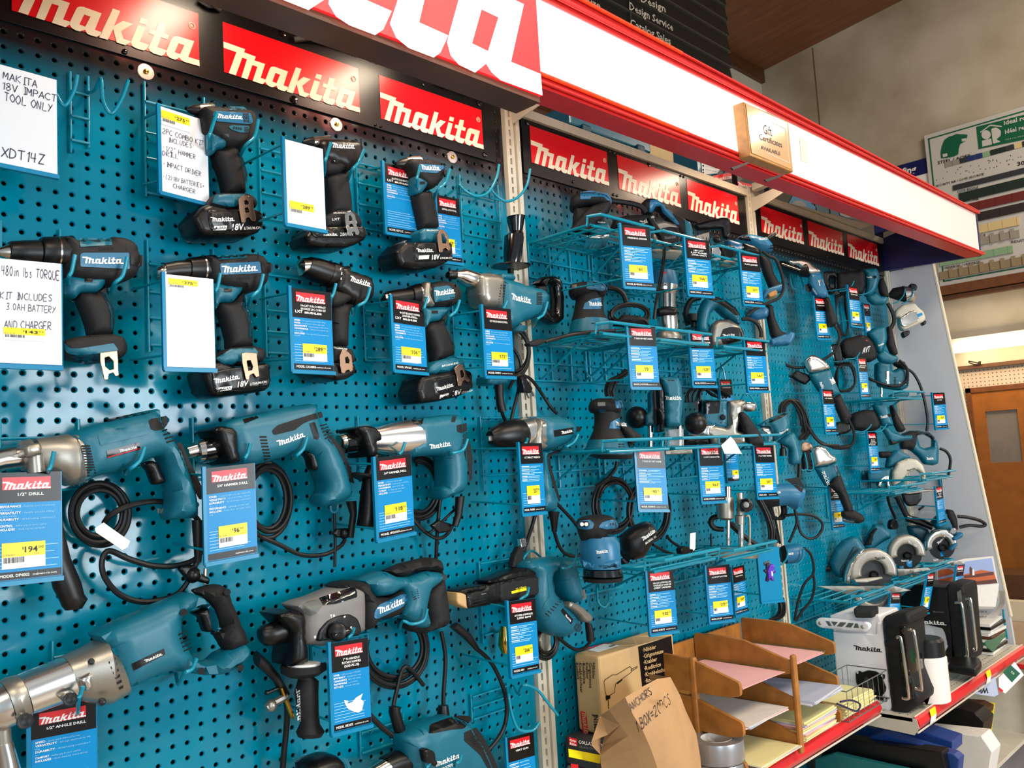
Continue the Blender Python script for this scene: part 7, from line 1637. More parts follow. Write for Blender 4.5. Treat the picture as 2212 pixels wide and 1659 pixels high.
t.S('top_trim',[(1500,770),(1700,660),(1770,650),(1720,690),(1540,775)],'black',th=.062,bev=.006)
t.L('chuck',[(1658,1010,1700,1000),(1668,1090,1712,1080),(1655,1100,1730,1090),(1650,1195,1738,1190)],'black')
t.LG((1655,930),(1770,862),(1648,905),off=.04); t.F('vents',vents(1570,880,30,8,4,-4,14),'vent',off=.04)
bundle(t,'power_cord',[(1680,660),(1700,560),(1780,490),(1860,520),(1940,640),(1975,800),(1990,900),(1930,970)],4,30,off=-.04)
tc(t,'cord',[(1990,800),(2050,900),(2120,990),(2212,1050),(2400,1060)],r=.0045,off=-.02)
t.L('cord_guard', [(1880,1290,1930,1290),(1870,1500,1920,1500)], 'cable')
z = Zm(1400, 1060, 4.424); p = yaw(1700, 1080, .11, 46)
t = Tool('drywall_driver','teal barrel driver with black sleeve hung on the second upright, low','driver',z,p,2)
t.L('sleeve', [(1050,40,1080,150),(1120,-40,1160,160),(1200,-60,1240,150)], 'rubber')
t.L('barrel',[(1195,-60,1235,150),(1300,-70,1330,140),(1420,-60,1400,185),(1490,-20,1440,150)],'teal_blue')
t.S('rear_pad',[(1300,-110),(1440,-130),(1490,-40),(1470,20),(1380,-60)],'rubber',th=.06,bev=.016)
t.LG((1205,32),(1270,22),(1200,10), off=.04)
tc(t,'power_cord',[(1400,180),(1420,300),(1380,420),(1345,495)],r=.0046); tc(t,'cord_loop',[(1300,240),(1420,225),(1560,235),(1650,290),(1665,360),(1610,440),(1530,455),(1460,400),(1430,300),(1410,200)],r=.0046,off=-.03)
bundle(t,'cord_bundle',[(1130,150),(1180,240),(1260,270),(1300,210),(1290,130)],4,16,off=-.05)
# ------------------------------------------------------------------ middle bay, lowest row
z = Zm(980, 1080, 4.254); p = yaw(1300, 1180, .22, 46)
t = Tool('orbit_sander','cordless blue-green orbit sander with two white light discs, lowest wire shelf','sander',z,p,2)
t.L('body',[(1160,330,1480,330),(1150,420,1525,400),(1170,540,1535,540),(1185,625,1540,620)],'teal_blue',n=24)
t.S('skirt',[(1180,560),(1300,590),(1420,545),(1530,555),(1540,600),(1520,635),(1350,640),(1190,630)],'teal_blue',th=.105,bev=.02)
t.L('ring',[(1190,635,1540,630),(1185,690,1560,690),(1210,700,1545,700)],'black_gloss'); t.L('pad',[(1180,712,1560,705),(1200,745,1550,740)],'rubber')
t.S('head',[(1140,215),(1170,180),(1260,155),(1400,148),(1480,165),(1515,230),(1510,280),(1440,320),(1380,400),(1180,390),(1150,300)],'rubber',th=.10,bev=.032)
t.S('head_trim',[(1330,250),(1365,205),(1450,180),(1490,185),(1515,235),(1505,262),(1400,270)],'teal_blue',th=.104,bev=.012)
t.S('panel',[(1138,230),(1160,190),(1250,180),(1290,215),(1280,260),(1220,275),(1150,265)],'teal_blue',th=.108,bev=.012)
t.S('switch_panel',[(1155,230),(1170,197),(1235,195),(1248,215),(1240,245),(1165,248)],'plate_black',th=.112,bev=.004,rad=14)
for x in (1178,1218): t.part('disc_button',lathe(p.c(*z([(x,224)])[0],.0585),p.c(*z([(x,224)])[0],.055),[(0,.0036),(.3,.0044),(1,.0046)],'print_white',n=16))
t.F('vents',[[(1440+i*14,208),(1448+i*14,208),(1450+i*14,235),(1442+i*14,235)] for i in range(3)]+[[(1300+i*12,322),(1308+i*12,322),(1304+i*12,355),(1297+i*12,355)] for i in range(5)]+vents(1375,618,34,10,4,40,-6)+[[(1322,526),(1350,524),(1350,534),(1322,536)]],'vent',off=.055)
t.LG((1310,496),(1420,482),(1305,466), off=.055)
p = yaw(1385, 1175, .20, 46)
t = Tool('dust_bag','black cloth dust bag with white lettering lying on the lowest wire shelf','dust bag',z,p,2)
t.S('bag',[(1540,350),(1650,260),(1790,208),(1840,225),(1895,310),(1850,400),(1770,540),(1660,570),(1560,500)],'black',th=.09,bev=.03)
t.L('collar',[(1520,480,1600,400),(1560,540,1650,430),(1600,560,1690,480)],'rubber'); t.L('nozzle',[(1520,560,1580,520),(1560,620,1620,560)],'black')
t.LG((1738,378),(1862,290),(1725,345),off=.05); t.TX('MATERIAL 166',(1766,412),(1862,342),(1760,392),off=.05)
t = Tool('cord_coil','black cord coiled on the pegboard behind the $93 card','cord',z,wall(.05),2)
t.part('coil',coil(1400,1105,46,66,.04,4,seed=61)); tc(t,'tail',[(1830,410),(1960,480),(2080,520),(2150,540)],r=.0044)
t.part('plug',slab(wall(.09),z([(2090,450),(2120,420),(2200,440),(2230,480),(2180,500),(2100,500)]),'black',th=.02,off=.01,bev=.004,rad=3)); tc(t,'plug_lead',[(1960,330),(2000,380),(2090,440)],r=.0044)
single('paper_tag',[slab(wall(.1),[(1491,1152),(1503,1150),(1502,1185),(1497,1192),(1490,1188)],'print_white',th=.0006,off=0,bev=0,rad=0)],'narrow white paper tag standing behind the lowest wire shelf','paper')
z = Zm(1400, 1060, 4.424); p = yaw(1590, 1160, .16, 46)
t = Tool('column_router','large silver plunge router with two chrome columns and a black knob, lowest row','router',z,p,2)
t.L('base',[(575,565,1060,570),(575,590,1060,600),(600,630,1050,640)],'alu',k=.55); t.L('base_hub',[(640,540,960,545),(620,565,1010,570)],'alu_bright',k=.6)
t.L('left_column',[(745,280,785,280),(745,520,785,525)],'chrome'); t.L('right_column',[(860,320,915,320),(862,575,918,580)],'chrome'); t.L('column_foot',[(830,560,925,560),(832,625,922,630)],'alu_bright')
t.L('barrel',[(650,60,815,60),(650,140,820,140),(660,255,815,260),(700,280,790,280)],'alu'); t.L('upper_tube',[(715,-40,795,-40),(715,70,795,70)],'chrome')
t.L('column_head',[(848,20,905,20),(845,230,915,230),(830,240,920,240),(835,320,918,325)],'alu')
t.part('knob',lathe(p.c(*z([(932,140)])[0],.06),p.c(*z([(932,140)])[0],.01),[(0,.012),(.1,.017),(.4,.0215),(.8,.019),(1,.014)],'black_gloss',n=24)); t.part('knob_centre',lathe(p.c(*z([(938,135)])[0],.0625),p.c(*z([(938,135)])[0],.055),[(0,.003),(.05,.008),(1,.009)],'alu',n=16))
tc(t,'stop_rod',[(930,250),(968,262),(970,520)],r=.004,m='alu'); t.L('stop_block',[(935,500,990,500),(940,560,990,560)],'alu_bright')
t.part('rear_post',tube([p.c(*q,-.03) for q in z([(600,410),(605,560)])],.003,'black',sub=0)); tc(t,'hose',[(700,240),(620,260),(600,310),(640,360),(720,370)],r=.008,off=-.03)
bundle(t,'power_cord',[(780,300),(900,420),(1050,520),(1160,500),(1180,380),(1130,220),(1060,80)],3,20,off=-.04)
t = Tool('purple_clip','purple toy-shaped plastic clip pinned on the bare teal card holder','clip',z,yaw(1660,1240,.265,46),2)
t.S('figure',[(1130,700),(1160,690),(1178,712),(1205,705),(1215,740),(1200,760),(1225,762),(1222,780),(1195,800),(1210,860),(1190,868),(1172,840),(1150,876),(1125,866),(1138,800),(1110,775),(1108,757),(1130,755)],'ink',th=.012,bev=.003,rad=6,holes=[[(1172,728),(1190,724),(1192,744),(1176,746)]])
MATS['purple'] = mat('purple', (96,48,190), .35)
t.S('face',[(1160,715),(1178,706),(1208,706),(1212,742),(1200,758),(1222,764),(1196,800),(1206,862),(1186,864),(1172,834),(1150,868),(1148,800),(1140,770)],'purple',th=.02,bev=.003,rad=6)
t.F('label',[[(1178,770),(1188,768),(1196,800),(1190,820),(1180,810)]],'print_white',off=.01)
t.S('pad',[(1105,690),(1160,668),(1168,695),(1115,720)],'conduit',th=.008,bev=.001,rad=2,e=-.006)
p = yaw(1705, 1200, .09, 52)
t = Tool('die_grinder','small teal barrel tool in two hooks low on the second upright','grinder',z,p,2)
t.L('sleeve',[(1262,540,1275,690),(1300,520,1320,700)],'black'); t.L('barrel',[(1300,520,1325,700),(1400,505,1420,690),(1460,515,1490,650),(1495,550,1505,620)],'teal_blue')
t.LG((1335,615),(1392,608),(1333,592),off=.04); t.F('vents',vents(1478,540,26,7,5,-1,15),'vent',off=.04)
for x in (1300,1450): tc(t,'cradle_hook',[(x+35,560),(x+32,620),(x+12,670),(x-35,712)],r=.003,m='wire_teal',off=.04)
tc(t,'power_cord',[(1500,555),(1550,600),(1580,700),(1575,800),(1500,880),(1450,1000),(1420,1120),(1400,1240)],r=.0046); tc(t,'cord_two',[(1575,780),(1590,900),(1560,1040),(1480,1140),(1410,1245)],r=.0046,off=-.02)
bundle(t,'cord_coil',[(1040,1060),(1030,1140),(1060,1230),(1180,1240),(1270,1180),(1280,1100),(1255,1020)],4,22,off=-.05)
bundle(t, 'hanging_cords', [(1130,100),(1180,260),(1220,400),(1240,500)], 3, 26, off=-.03)
# ------------------------------------------------------------------ right bay
z = Zm(1620, 400, 3.728); p = yaw(1770, 620, .12, 58)
t = Tool('angle_grinder','corded angle grinder with black side handle, topmost of the right bay','grinder',z,p,3)
t.L('side_handle',[(238,612,238,672),(270,610,262,690),(400,660,385,725),(420,660,400,740)],'black_gloss'); t.L('guard',[(420,625,395,735),(440,620,480,745),(470,640,480,735)],'black')
t.S('gear_head',[(300,610),(320,598),(370,600),(420,592),(480,608),(520,650),(570,670),(572,700),(490,715),(440,700),(380,640),(330,640)],'alu_bright',th=.05,bev=.012)
t.S('body',[(480,700),(572,690),(600,760),(640,880),(610,905),(540,900),(510,870),(470,790)],'teal_blue',th=.05,bev=.018); t.S('switch',[(440,800),(480,790),(505,830),(480,870),(450,850)],'black',th=.054,bev=.006)
t.S('grip',[(600,900),(640,890),(680,1000),(712,1100),(690,1130),(640,1140),(620,1050)],'rubber',th=.044,bev=.016)
t.F('warning_label',[[(550,765),(585,758),(598,805),(562,812)]],'sticker_white',off=.03); t.F('grey_label',[[(575,830),(610,822),(622,880),(588,888)]],'ink_grey',off=.03); t.F('yellow_flash',[[(556,764),(570,762),(562,790)]],'wood_frame',off=.031)
t.TX('makita',(500,835),(535,885),(512,826),off=.03,name='brand_lettering'); tc(t,'power_cord',[(680,1130),(712,1180),(720,1240),(690,1330),(600,1400),(500,1450),(400,1470),(300,1450),(240,1380),(210,1300)],r=.005)
for x in (320,370): tc(t,'peg_hook',[(x,710),(x+20,820),(x+60,832),(x+45,760),(x+25,700)],r=.0026,m='wire_teal',off=-.03)
def recip(z, p, lab, A, boot, motor, handle, grip, lgp, shoe=None, extra=()):
    t = Tool('reciprocating_saw', lab, 'saw', z, p, 3)
    t.S('boot',boot,'rubber',th=.06,bev=.018); t.S('motor_housing',motor,'teal',th=.06,bev=.02); t.S('handle',handle,'teal',th=.046,bev=.018); t.S('grip',grip,'rubber',th=.05,bev=.012)
    if shoe: t.S('shoe',shoe,'black',th=.05,bev=.008,holes=[[(640,730),(690,740),(690,820),(650,830)]] if shoe[0][0] == 582 else ())
    t.LG(*lgp, off=.04); return t
p = yaw(1870, 640, .12, 58)
t = recip(z,p,'reciprocating saw with black boot, pointing left at the top of the right bay',0,[(700,700),(720,695),(910,672),(935,700),(940,800),(915,880),(740,860),(700,820)],
    [(905,672),(1020,655),(1045,690),(1050,760),(1030,830),(1000,870),(960,890),(930,880),(945,800),(935,700)],[(940,880),(1020,850),(1060,890),(1110,880),(1125,920),(1090,960),(1000,960),(950,920)],[(1040,760),(1080,740),(1110,820),(1130,900),(1080,900),(1050,850)],((940,748),(985,746),(938,735)),[(582,720),(600,692),(690,688),(705,720),(700,850),(650,878),(590,790)])
t.part('lock_button',lathe(p.c(*z([(1005,740)])[0],.034),p.c(*z([(1005,740)])[0],.028),[(0,.006),(1,.0065)],'vent',n=12)); tc(t,'power_cord',[(1110,950),(1150,1030),(1160,1100),(1130,1160)],r=.008)
t.part('cradle_hook',tube([p.c(*q,.05) for q in z([(838,772),(820,810),(780,845),(720,855)])],.0026,'wire_teal',n=8,sub=4),label='teal hook in front of the boot'); t.part('rear_hook',tube([p.c(*q,.05) for q in z([(995,808),(975,845),(930,875),(880,882)])],.0026,'wire_teal',n=8,sub=4))
t.part('cord_coil',[tube([p.c(*q,-.05-.005*k) for q in z([(690+k*6,900),(760,880),(780-k*4,1000),(790,1130),(770,1210),(720+k*6,1180),(690,1050),(690+k*6,900)])],.0044,'cable',n=8,sub=4) for k in range(4)])
p = yaw(1890, 750, .13, 58)
t = recip(z,p,'reciprocating saw with AVT lettering on its black boot, second row of the right bay',0,[(735,1270),(760,1235),(900,1200),(960,1215),(1000,1260),(1030,1330),(1030,1390),(980,1420),(850,1410),(770,1390),(740,1330)],
    [(950,1180),(1010,1140),(1080,1125),(1110,1150),(1115,1240),(1090,1310),(1060,1350),(1030,1340),(1000,1260),(960,1215)],[(1020,1370),(1080,1310),(1150,1360),(1200,1370),(1205,1410),(1140,1440),(1050,1420)],[(1110,1130),(1150,1140),(1170,1250),(1200,1360),(1150,1370),(1110,1280)],((1032,1300),(1080,1280),(1030,1286)),[(590,1300),(620,1285),(700,1275),(735,1290),(745,1350),(760,1440),(690,1455),(660,1330),(610,1340)])
t.TX('AVT',(905,1355),(965,1340),(910,1310),off=.035,bold=.02); t.F('red_gauge',[[(905,1220),(922,1218),(950,1252),(940,1256)]],'print_red',off=.035); t.F('shoe_edge',[[(648,1302),(658,1300),(692,1450),(684,1454)]],'print_white',off=.035)
t.part('front_hook',tube([p.c(*q,.05) for q in z([(885,1345),(868,1375),(840,1395),(770,1402)])],.0026,'wire_teal',n=8,sub=4))
p = yaw(1965, 660, .16, 58)
t = Tool('laminate_trimmer','silver trimmer with clear base hung before the grey end panel','trimmer',z,p,3)
t.L('motor',[(1118,870,1125,905),(1150,830,1170,920),(1230,815,1260,945)],'rubber'); t.L('gear_case',[(1225,812,1255,945),(1290,820,1320,945),(1320,840,1335,920)],'alu_bright'); t.S('chuck_lock',[(1285,800),(1300,790),(1340,795),(1352,820),(1340,850),(1300,830)],'black',th=.04,bev=.006)
t.S('base_frame',[(1170,1010),(1230,960),(1330,945),(1370,990),(1400,1010),(1422,1070),(1400,1100),(1240,1170),(1210,1140),(1200,1060),(1170,1060)],'steel_beige',th=.06,bev=.012)
t.S('window',[(1200,1070),(1290,1010),(1340,1005),(1370,1090),(1250,1150),(1215,1130)],'chrome',th=.065,bev=.006); t.S('knob_left',[(1225,1180),(1290,1165),(1290,1200),(1245,1230),(1230,1210)],'black',th=.04,bev=.006); t.S('knob_right',[(1380,1100),(1420,1085),(1424,1110),(1400,1132)],'black',th=.04,bev=.006)
t.F('blue_tape',[[(1345,1040),(1385,1025),(1392,1045),(1352,1065)]],'print_blue',off=.04)
for x in (1250,1320): tc(t,'cradle_hook',[(x,835),(x-15,890),(x-55,935),(x-100,955)],r=.0026,m='wire_teal',off=.04)
z = Zm(1660, 780, 4.608)
def grinder(lab, p, head, body, grip, guard, lgp, extra=()):
    t = Tool('angle_grinder', lab, 'grinder', z, p, 3)
    t.S('guard',guard,'black',th=.03,bev=.008,e=-.02); t.S('gear_head',head,'alu_bright',th=.05,bev=.016); t.S('body',body,'teal',th=.05,bev=.02); t.S('grip',grip,'rubber',th=.046,bev=.018)
    t.TX('makita', *lgp, off=.03, name='brand_lettering', bold=.02)
    return t
t = grinder('angle grinder with a small yellow and white label, middle of the right bay',yaw(1790,860,.12,58),[(350,0),(400,-60),(450,-70),(500,-50),(560,-10),(610,40),(620,70),(540,100),(440,120),(395,110)],
    [(400,120),(540,95),(622,70),(640,130),(720,310),(680,345),(600,360),(520,330),(430,190)],[(640,370),(722,318),(780,440),(840,550),(790,610),(740,620),(680,480)],[(215,150),(280,90),(395,130),(430,180),(370,235),(290,200)],((508,212),(530,280),(540,205)))
t.F('warning_label',[[(605,178),(640,158),(670,215),(635,238)]],'sticker_white',off=.03); t.F('yellow_flash',[[(612,178),(638,164),(620,196)]],'wood_frame',off=.031)
tc(t,'power_cord',[(800,590),(850,700),(845,800),(800,850),(700,865),(620,850),(500,790),(400,650),(340,500),(290,400)],r=.005); t.part('inline_box',tube([t.p.c(*q) for q in z([(640,855),(720,862),(810,850)])],.008,'rubber',n=8,sub=2))
for x in (290,350): tc(t,'peg_hook',[(x-15,10),(x,90),(x+20,160),(x-60,172),(x-150,170)],r=.0026,m='wire_teal',off=-.02)
t.part('loop_hook',tube([wall(.14).c(*q) for q in z([(655,425),(690,425),(712,440),(700,462),(660,462)])],.0028,'wire_teal',n=8,sub=3)); bundle(t,'cord_bundle',[(130,480),(200,400),(260,390),(320,480),(370,620),(365,740),(320,780)],4,22,off=-.05)
t = grinder('brushless angle grinder with a long dark grip, low in the right bay',yaw(1790,1020,.12,58),[(425,880),(460,850),(520,832),(570,860),(620,920),(680,960),(690,1000),(600,1040),(460,1060),(440,960)],
    [(460,1060),(600,1035),(685,1005),(720,1090),(700,1160),(640,1180),(600,1240),(570,1250),(510,1150)],[(640,1150),(720,1110),(770,1250),(850,1460),(840,1520),(780,1530),(760,1480),(700,1330),(610,1240)],[(330,980),(350,900),(425,880),(445,960),(460,1080),(420,1110),(340,1080)],((532,1105),(585,1240),(572,1095)))
t.S('switch',[(655,1050),(685,1035),(720,1110),(700,1150),(675,1120)],'teal_dark',th=.056,bev=.006); t.S('foot',[(740,1500),(850,1480),(940,1530),(970,1570),(960,1600),(900,1625),(740,1560)],'rubber',th=.06,bev=.016); t.S('battery_rail',[(735,1550),(865,1580),(860,1620),(740,1600)],'teal_dark',th=.062,bev=.006)
t.TX('BRUSHLESS', (745,1580),(850,1608),(748,1568), off=.04)
for x in (360,420): tc(t,'peg_hook',[(x,910),(x+25,1075),(x-60,1078)],r=.0026,m='wire_teal',off=.03)
t.part('loop_hook',tube([wall(.14).c(*q) for q in z([(735,1352),(762,1352),(772,1368),(762,1385),(738,1388)])],.0028,'wire_teal',n=8,sub=3)); t.S('disc',[(325,830),(370,795),(430,830),(440,860),(420,890),(370,950),(330,900)],'copper',th=.004,bev=.001,rad=20,e=-.05)
p = yaw(1930, 820, .13, 58)
t = Tool('jig_saw','teal corded jig saw on the top wire shelf of the right bay','jig saw',z,p,3)
t.S('body',[(1070,20),(1120,0),(1230,10),(1240,100),(1300,60),(1380,80),(1410,160),(1400,260),(1330,290),(1180,270),(1100,250),(1065,150)],'teal',th=.06,bev=.02); t.S('window',[(1160,90),(1210,90),(1212,240),(1165,240)],'alu_bright',th=.064,bev=.006)
t.S('rear_foot',[(1205,340),(1250,320),(1380,285),(1408,300),(1405,350),(1370,365),(1230,360)],'teal',th=.05,bev=.012); t.S('handle_grip',[(1240,0),(1370,0),(1385,80),(1350,110),(1300,60),(1260,40)],'rubber',th=.05,bev=.018); t.S('plunger',[(1115,240),(1140,240),(1140,365),(1115,365)],'chrome',th=.014,bev=.003)
t.S('shoe',[(1060,385),(1100,370),(1330,350),(1440,358),(1380,378),(1130,395)],'alu',th=.06,bev=.002,rad=2)
t.LG((1298,228),(1372,232),(1298,208),off=.04); t.F('vents',vents(1248,160,22,9,6,0,14)+vents(1378,180,24,8,5,-2,14),'vent',off=.04)
tc(t,'power_cord',[(990,170),(1060,200),(1160,235),(1280,250),(1350,220),(1385,160),(1370,60),(1300,-10)],r=.006,off=.04); tc(t,'rear_cord',[(1370,70),(1440,120),(1500,220),(1540,340),(1570,480),(1585,600),(1575,700)],r=.0055,off=-.02)
t.part('cord_coil',[tube([wall(.04+.004*k).c(*q) for q in z([(660+k*8,180),(700,60),(800,20+k*8),(860-k*6,100),(860,220),(800,300-k*6),(700,290),(660+k*8,180)])],.0044,'cable',n=8,sub=4) for k in range(4)])
p = yaw(1900, 930, .13, 58)
t = Tool('reciprocating_saw','cordless reciprocating saw with wide black boot and no battery, middle of the right bay','saw',z,p,3)
t.S('boot',[(830,540),(860,510),(960,480),(1060,485),(1085,520),(1120,600),(1130,650),(1080,690),(960,700),(850,680),(820,620)],'rubber',th=.06,bev=.02); t.S('shoe',[(640,650),(700,600),(820,620),(830,690),(780,720),(700,740),(640,740)],'black',th=.05,bev=.01)
t.S('motor_housing',[(1050,430),(1140,410),(1200,430),(1220,500),(1240,570),(1260,640),(1200,650),(1130,640),(1090,530),(1060,480)],'teal',th=.06,bev=.02); t.S('grip',[(1215,440),(1250,430),(1300,540),(1380,680),(1340,710),(1290,700),(1240,600)],'rubber',th=.046,bev=.018)
t.S('handle',[(1130,660),(1200,650),(1240,700),(1340,740),(1440,735),(1440,780),(1350,790),(1260,820),(1210,800),(1180,740)],'teal',th=.05,bev=.014); t.S('battery_socket',[(1210,770),(1260,800),(1340,790),(1290,820),(1220,840)],'black',th=.05,bev=.006)
t.LG((1115,572),(1196,556),(1112,545),off=.04); t.part('lock_button',lathe(p.c(*z([(1205,540)])[0],.034),p.c(*z([(1205,540)])[0],.028),[(0,.006),(1,.0065)],'vent',n=12))
for q_ in ([(1025,628),(1000,665),(950,700),(860,712)],[(1178,622),(1160,655),(1120,695),(1060,705)]): t.part('cradle_hook',tube([p.c(*q,.05) for q in z(q_)],.0026,'wire_teal',n=8,sub=4))
p = yaw(1990, 960, .15, 58)
t = Tool('jig_saw','top handle teal jig saw standing out from the pegboard near the grey end panel','jig saw',z,p,3)
t.S('body',[(1310,800),(1340,720),(1420,688),(1560,700),(1650,740),(1695,800),(1708,880),(1705,1020),(1650,1040),(1560,1030),(1510,960),(1440,900),(1400,880),(1330,880)],'teal',th=.06,bev=.02,holes=[[(1490,740),(1560,725),(1640,770),(1640,850),(1560,870),(1520,850)]]); t.S('top_grip',[(1400,700),(1480,690),(1600,710),(1660,760),(1640,790),(1560,730),(1480,735),(1470,830),(1440,890),(1400,880),(1320,880),(1310,800),(1340,730)],'rubber',th=.064,bev=.014)
t.LG((1575,982),(1645,978),(1573,958),off=.04); tc(t,'power_cord',[(1705,870),(1770,900),(1810,970),(1805,1060),(1790,1140)],r=.006,off=-.01)
p = yaw(1950, 1000, .14, 58)
t = Tool('circular_saw','cordless circular saw with beige upper blade guard on its own wire shelf','circular saw',z,p,3)
t.S('motor',[(960,1130),(990,1090),(1120,1060),(1240,1060),(1240,1200),(1100,1220),(985,1210)],'teal',th=.06,bev=.02); t.S('handle',[(1170,1060),(1190,960),(1240,900),(1290,880),(1400,930),(1430,960),(1320,1010),(1250,1060)],'teal',th=.05,bev=.016); t.S('front_grip',[(1085,930),(1110,900),(1240,900),(1252,930),(1230,965),(1120,965)],'rubber',th=.044,bev=.016)
t.S('motor_cap',[(960,1130),(985,1095),(1000,1210),(975,1190)],'black',th=.064,bev=.01)
def arcpoly(cx,cy,r1,r2,a0,a1,n=18,ky=1.): return [(cx+r1*math.cos(math.radians(a0+(a1-a0)*i/n)),cy+ky*r1*math.sin(math.radians(a0+(a1-a0)*i/n))) for i in range(n+1)]+[(cx+r2*math.cos(math.radians(a1+(a0-a1)*i/n)),cy+ky*r2*math.sin(math.radians(a1+(a0-a1)*i/n))) for i in range(n+1)]
t.part('upper_guard',slab(p,z([(1235,1230),(1240,1110),(1290,1010),(1390,968),(1480,980),(1545,1040),(1572,1120),(1570,1200),(1530,1215),(1530,1120),(1480,1080),(1400,1110),(1350,1170),(1290,1250)]),'steel_beige',th=.05,off=.05,bev=.012,rad=3,seg=3,smooth=True))
t.part('lower_guard',slab(p,z([(1330,1320),(1530,1300),(1530,1380),(1480,1440),(1400,1450),(1350,1400)]),'black',th=.03,off=.03,bev=.008,rad=4,smooth=True)); t.S('base_plate',[(1010,1275),(1180,1262),(1640,1278),(1660,1290),(1400,1322),(1030,1290)],'alu',th=.08,bev=.002,rad=2)
t.S('bevel_gauge',[(1090,1240),(1110,1180),(1160,1140),(1200,1140),(1210,1290),(1190,1290),(1170,1180),(1130,1210),(1120,1260)],'alu_bright',th=.06,bev=.002,rad=4); t.LG((1382,1098),(1465,1072),(1374,1085),'ink_black',off=.06)
# the three circular saws standing above the radios
z = Zm(1740, 1060, 4.686)
mat('guard', (176,170,158), .34, metal=.55)
def circ(lab,p,C,R,H,plate,motor=None,ang0=-200,ang1=10,brandq=None,mat_g='guard',blade='grip_grey',low=None):
    t = Tool('circular_saw', lab, 'circular saw', z, p, 3)
    cx, cy = C; g = arcpoly(cx, cy, R, R*.50, ang0, ang1, 24, 1.0)
    t.S('handle', H, 'teal', th=.05, bev=.018, e=-.04)
    t.part('blade',slab(p,z(arcpoly(cx,cy,R*.80,.1,0,359,30)[:31]),blade,th=.002,off=.012,bev=0,rad=0)); t.part('blade_hub',lathe(p.c(*z([(cx,cy+R*.1)])[0],.035),p.c(*z([(cx,cy+R*.1)])[0],.01),[(0,.008),(.2,.012),(1,.018)],'black',n=16))
    t.part('upper_guard',slab(p,z(g),mat_g,th=.05,off=.04,bev=.012,rad=1,seg=3,smooth=True))
    if low: t.part('lower_guard',slab(p,z(arcpoly(low[0],low[1],low[2],low[2]*.68,5,178,18)),mat_g,th=.03,off=.028,bev=.006,rad=1,seg=3,smooth=True))
    t.S('base_plate', plate, 'alu', th=.004, bev=.001, rad=2, off=.09)
    lv = level(p.c(*z([plate[2]])[0]).z)
    if brandq: t.LG(*brandq[0], brandq[1], off=.05)
    return t
p = yaw(1885, 1250, .15, 58)
t = circ('nearest and largest circular saw, silver guard and teal handle, on the low wire shelf',p,(690,830),240,[(250,740),(300,600),(380,510),(480,465),(540,480),(610,580),(640,700),(600,760),(560,860),(420,900),(330,880),(270,820)],[(120,965),(260,965),(900,965),(1070,1010),(780,1050),(540,1082)],brandq=(((700,700),(810,690),(698,672)),'ink_black'),low=(688,1000,212))
t.S('handle_hole',[(345,800),(400,720),(480,570),(530,560),(560,640),(540,760),(440,870),(360,870)],'teal_dark',th=.052,bev=.004,e=-.038); t.S('guard_rim',[(395,940),(400,850),(440,740),(520,640),(600,590),(560,650),(500,740),(465,850),(460,950)],'alu_bright',th=.06,bev=.01,rad=14,e=.02)
t.S('stop_bar',[(500,905),(610,895),(780,880),(782,890),(620,930),(510,930)],'steel_beige',th=.03,bev=.003,rad=3,e=.05)
tc(t,'power_cord',[(80,810),(160,800),(250,790)],r=.010,off=-.04); tc(t,'cord',[(80,820),(20,880),(-30,1000),(-60,1180),(-90,1330)],r=.005,off=-.04)
p = yaw(1955, 1220, .15, 58)
t = circ('middle of the three circular saws, black blade with a blue label',p,(1030,640),190,[(590,580),(640,440),(700,340),(780,350),(870,420),(880,480),(800,520),(740,560),(680,600)],[(930,790),(1060,790),(1240,780),(1270,800),(1100,830),(940,870)],blade='black',low=(990,850,105),brandq=(((1040,530),(1128,575),(1042,505)),'print_white'))
t.S('handle_grip',[(600,560),(650,440),(710,370),(750,380),(700,440),(680,560)],'rubber',th=.054,bev=.014,e=-.036); t.F('blade_label',[[(1020,720),(1078,705),(1080,770),(1050,775),(1030,760)]],'print_blue',off=.02); t.TX('24T',(1036,745),(1076,735),(1036,722),off=.02); t.LG((968,720),(1050,712),(966,700),off=.02); t.LG((990,830),(1032,825),(990,815),off=.02)
t.S('lever', [(940,770),(1000,760),(1000,790),(960,810)], 'teal_blue', th=.05, bev=.006)
p = yaw(2015, 1180, .15, 58)
t = circ('farthest circular saw with bright silver guard, beside the lighthouse calendar',p,(1380,560),170,[(1270,330),(1330,260),(1400,220),(1500,200),(1540,260),(1555,380),(1530,450),(1480,470),(1330,390)],[(1250,760),(1420,700),(1600,720),(1610,745),(1400,765),(1250,790)],blade='black',mat_g='alu_bright',brandq=(((1340,548),(1420,470),(1330,525)),'print_white'))
t.S('handle_grip',[(1440,190),(1510,200),(1550,300),(1556,400),(1510,440),(1470,330),(1430,260)],'rubber',th=.056,bev=.018,e=-.034); t.S('teal_lever',[(1490,480),(1560,430),(1605,425),(1600,470),(1530,505),(1500,510)],'teal_blue',th=.05,bev=.01,e=.03); t.S('lower_lever',[(1450,600),(1500,540),(1550,525),(1545,560),(1490,610)],'teal_blue',th=.05,bev=.01,e=.03)
t.part('rear_knob',lathe(p.c(*z([(1495,410)])[0],.05),p.c(*z([(1495,410)])[0],0),[(0,.010),(.1,.014),(1,.016)],'alu_bright',n=16)); t.LG((1295,715),(1345,705),(1293,695),off=.02); t.F('blade_label',[[(1365,620),(1398,610),(1400,660),(1370,668)]],'print_blue',off=.02)
tc(t,'power_cord',[(1540,260),(1640,270),(1760,300),(1820,340),(1780,360),(1660,350),(1560,370)],r=.007,off=-.03); t.S('motor',[(1040,360),(1160,350),(1260,400),(1270,520),(1200,560),(1060,440)],'teal_dark',th=.06,bev=.02,e=-.05)
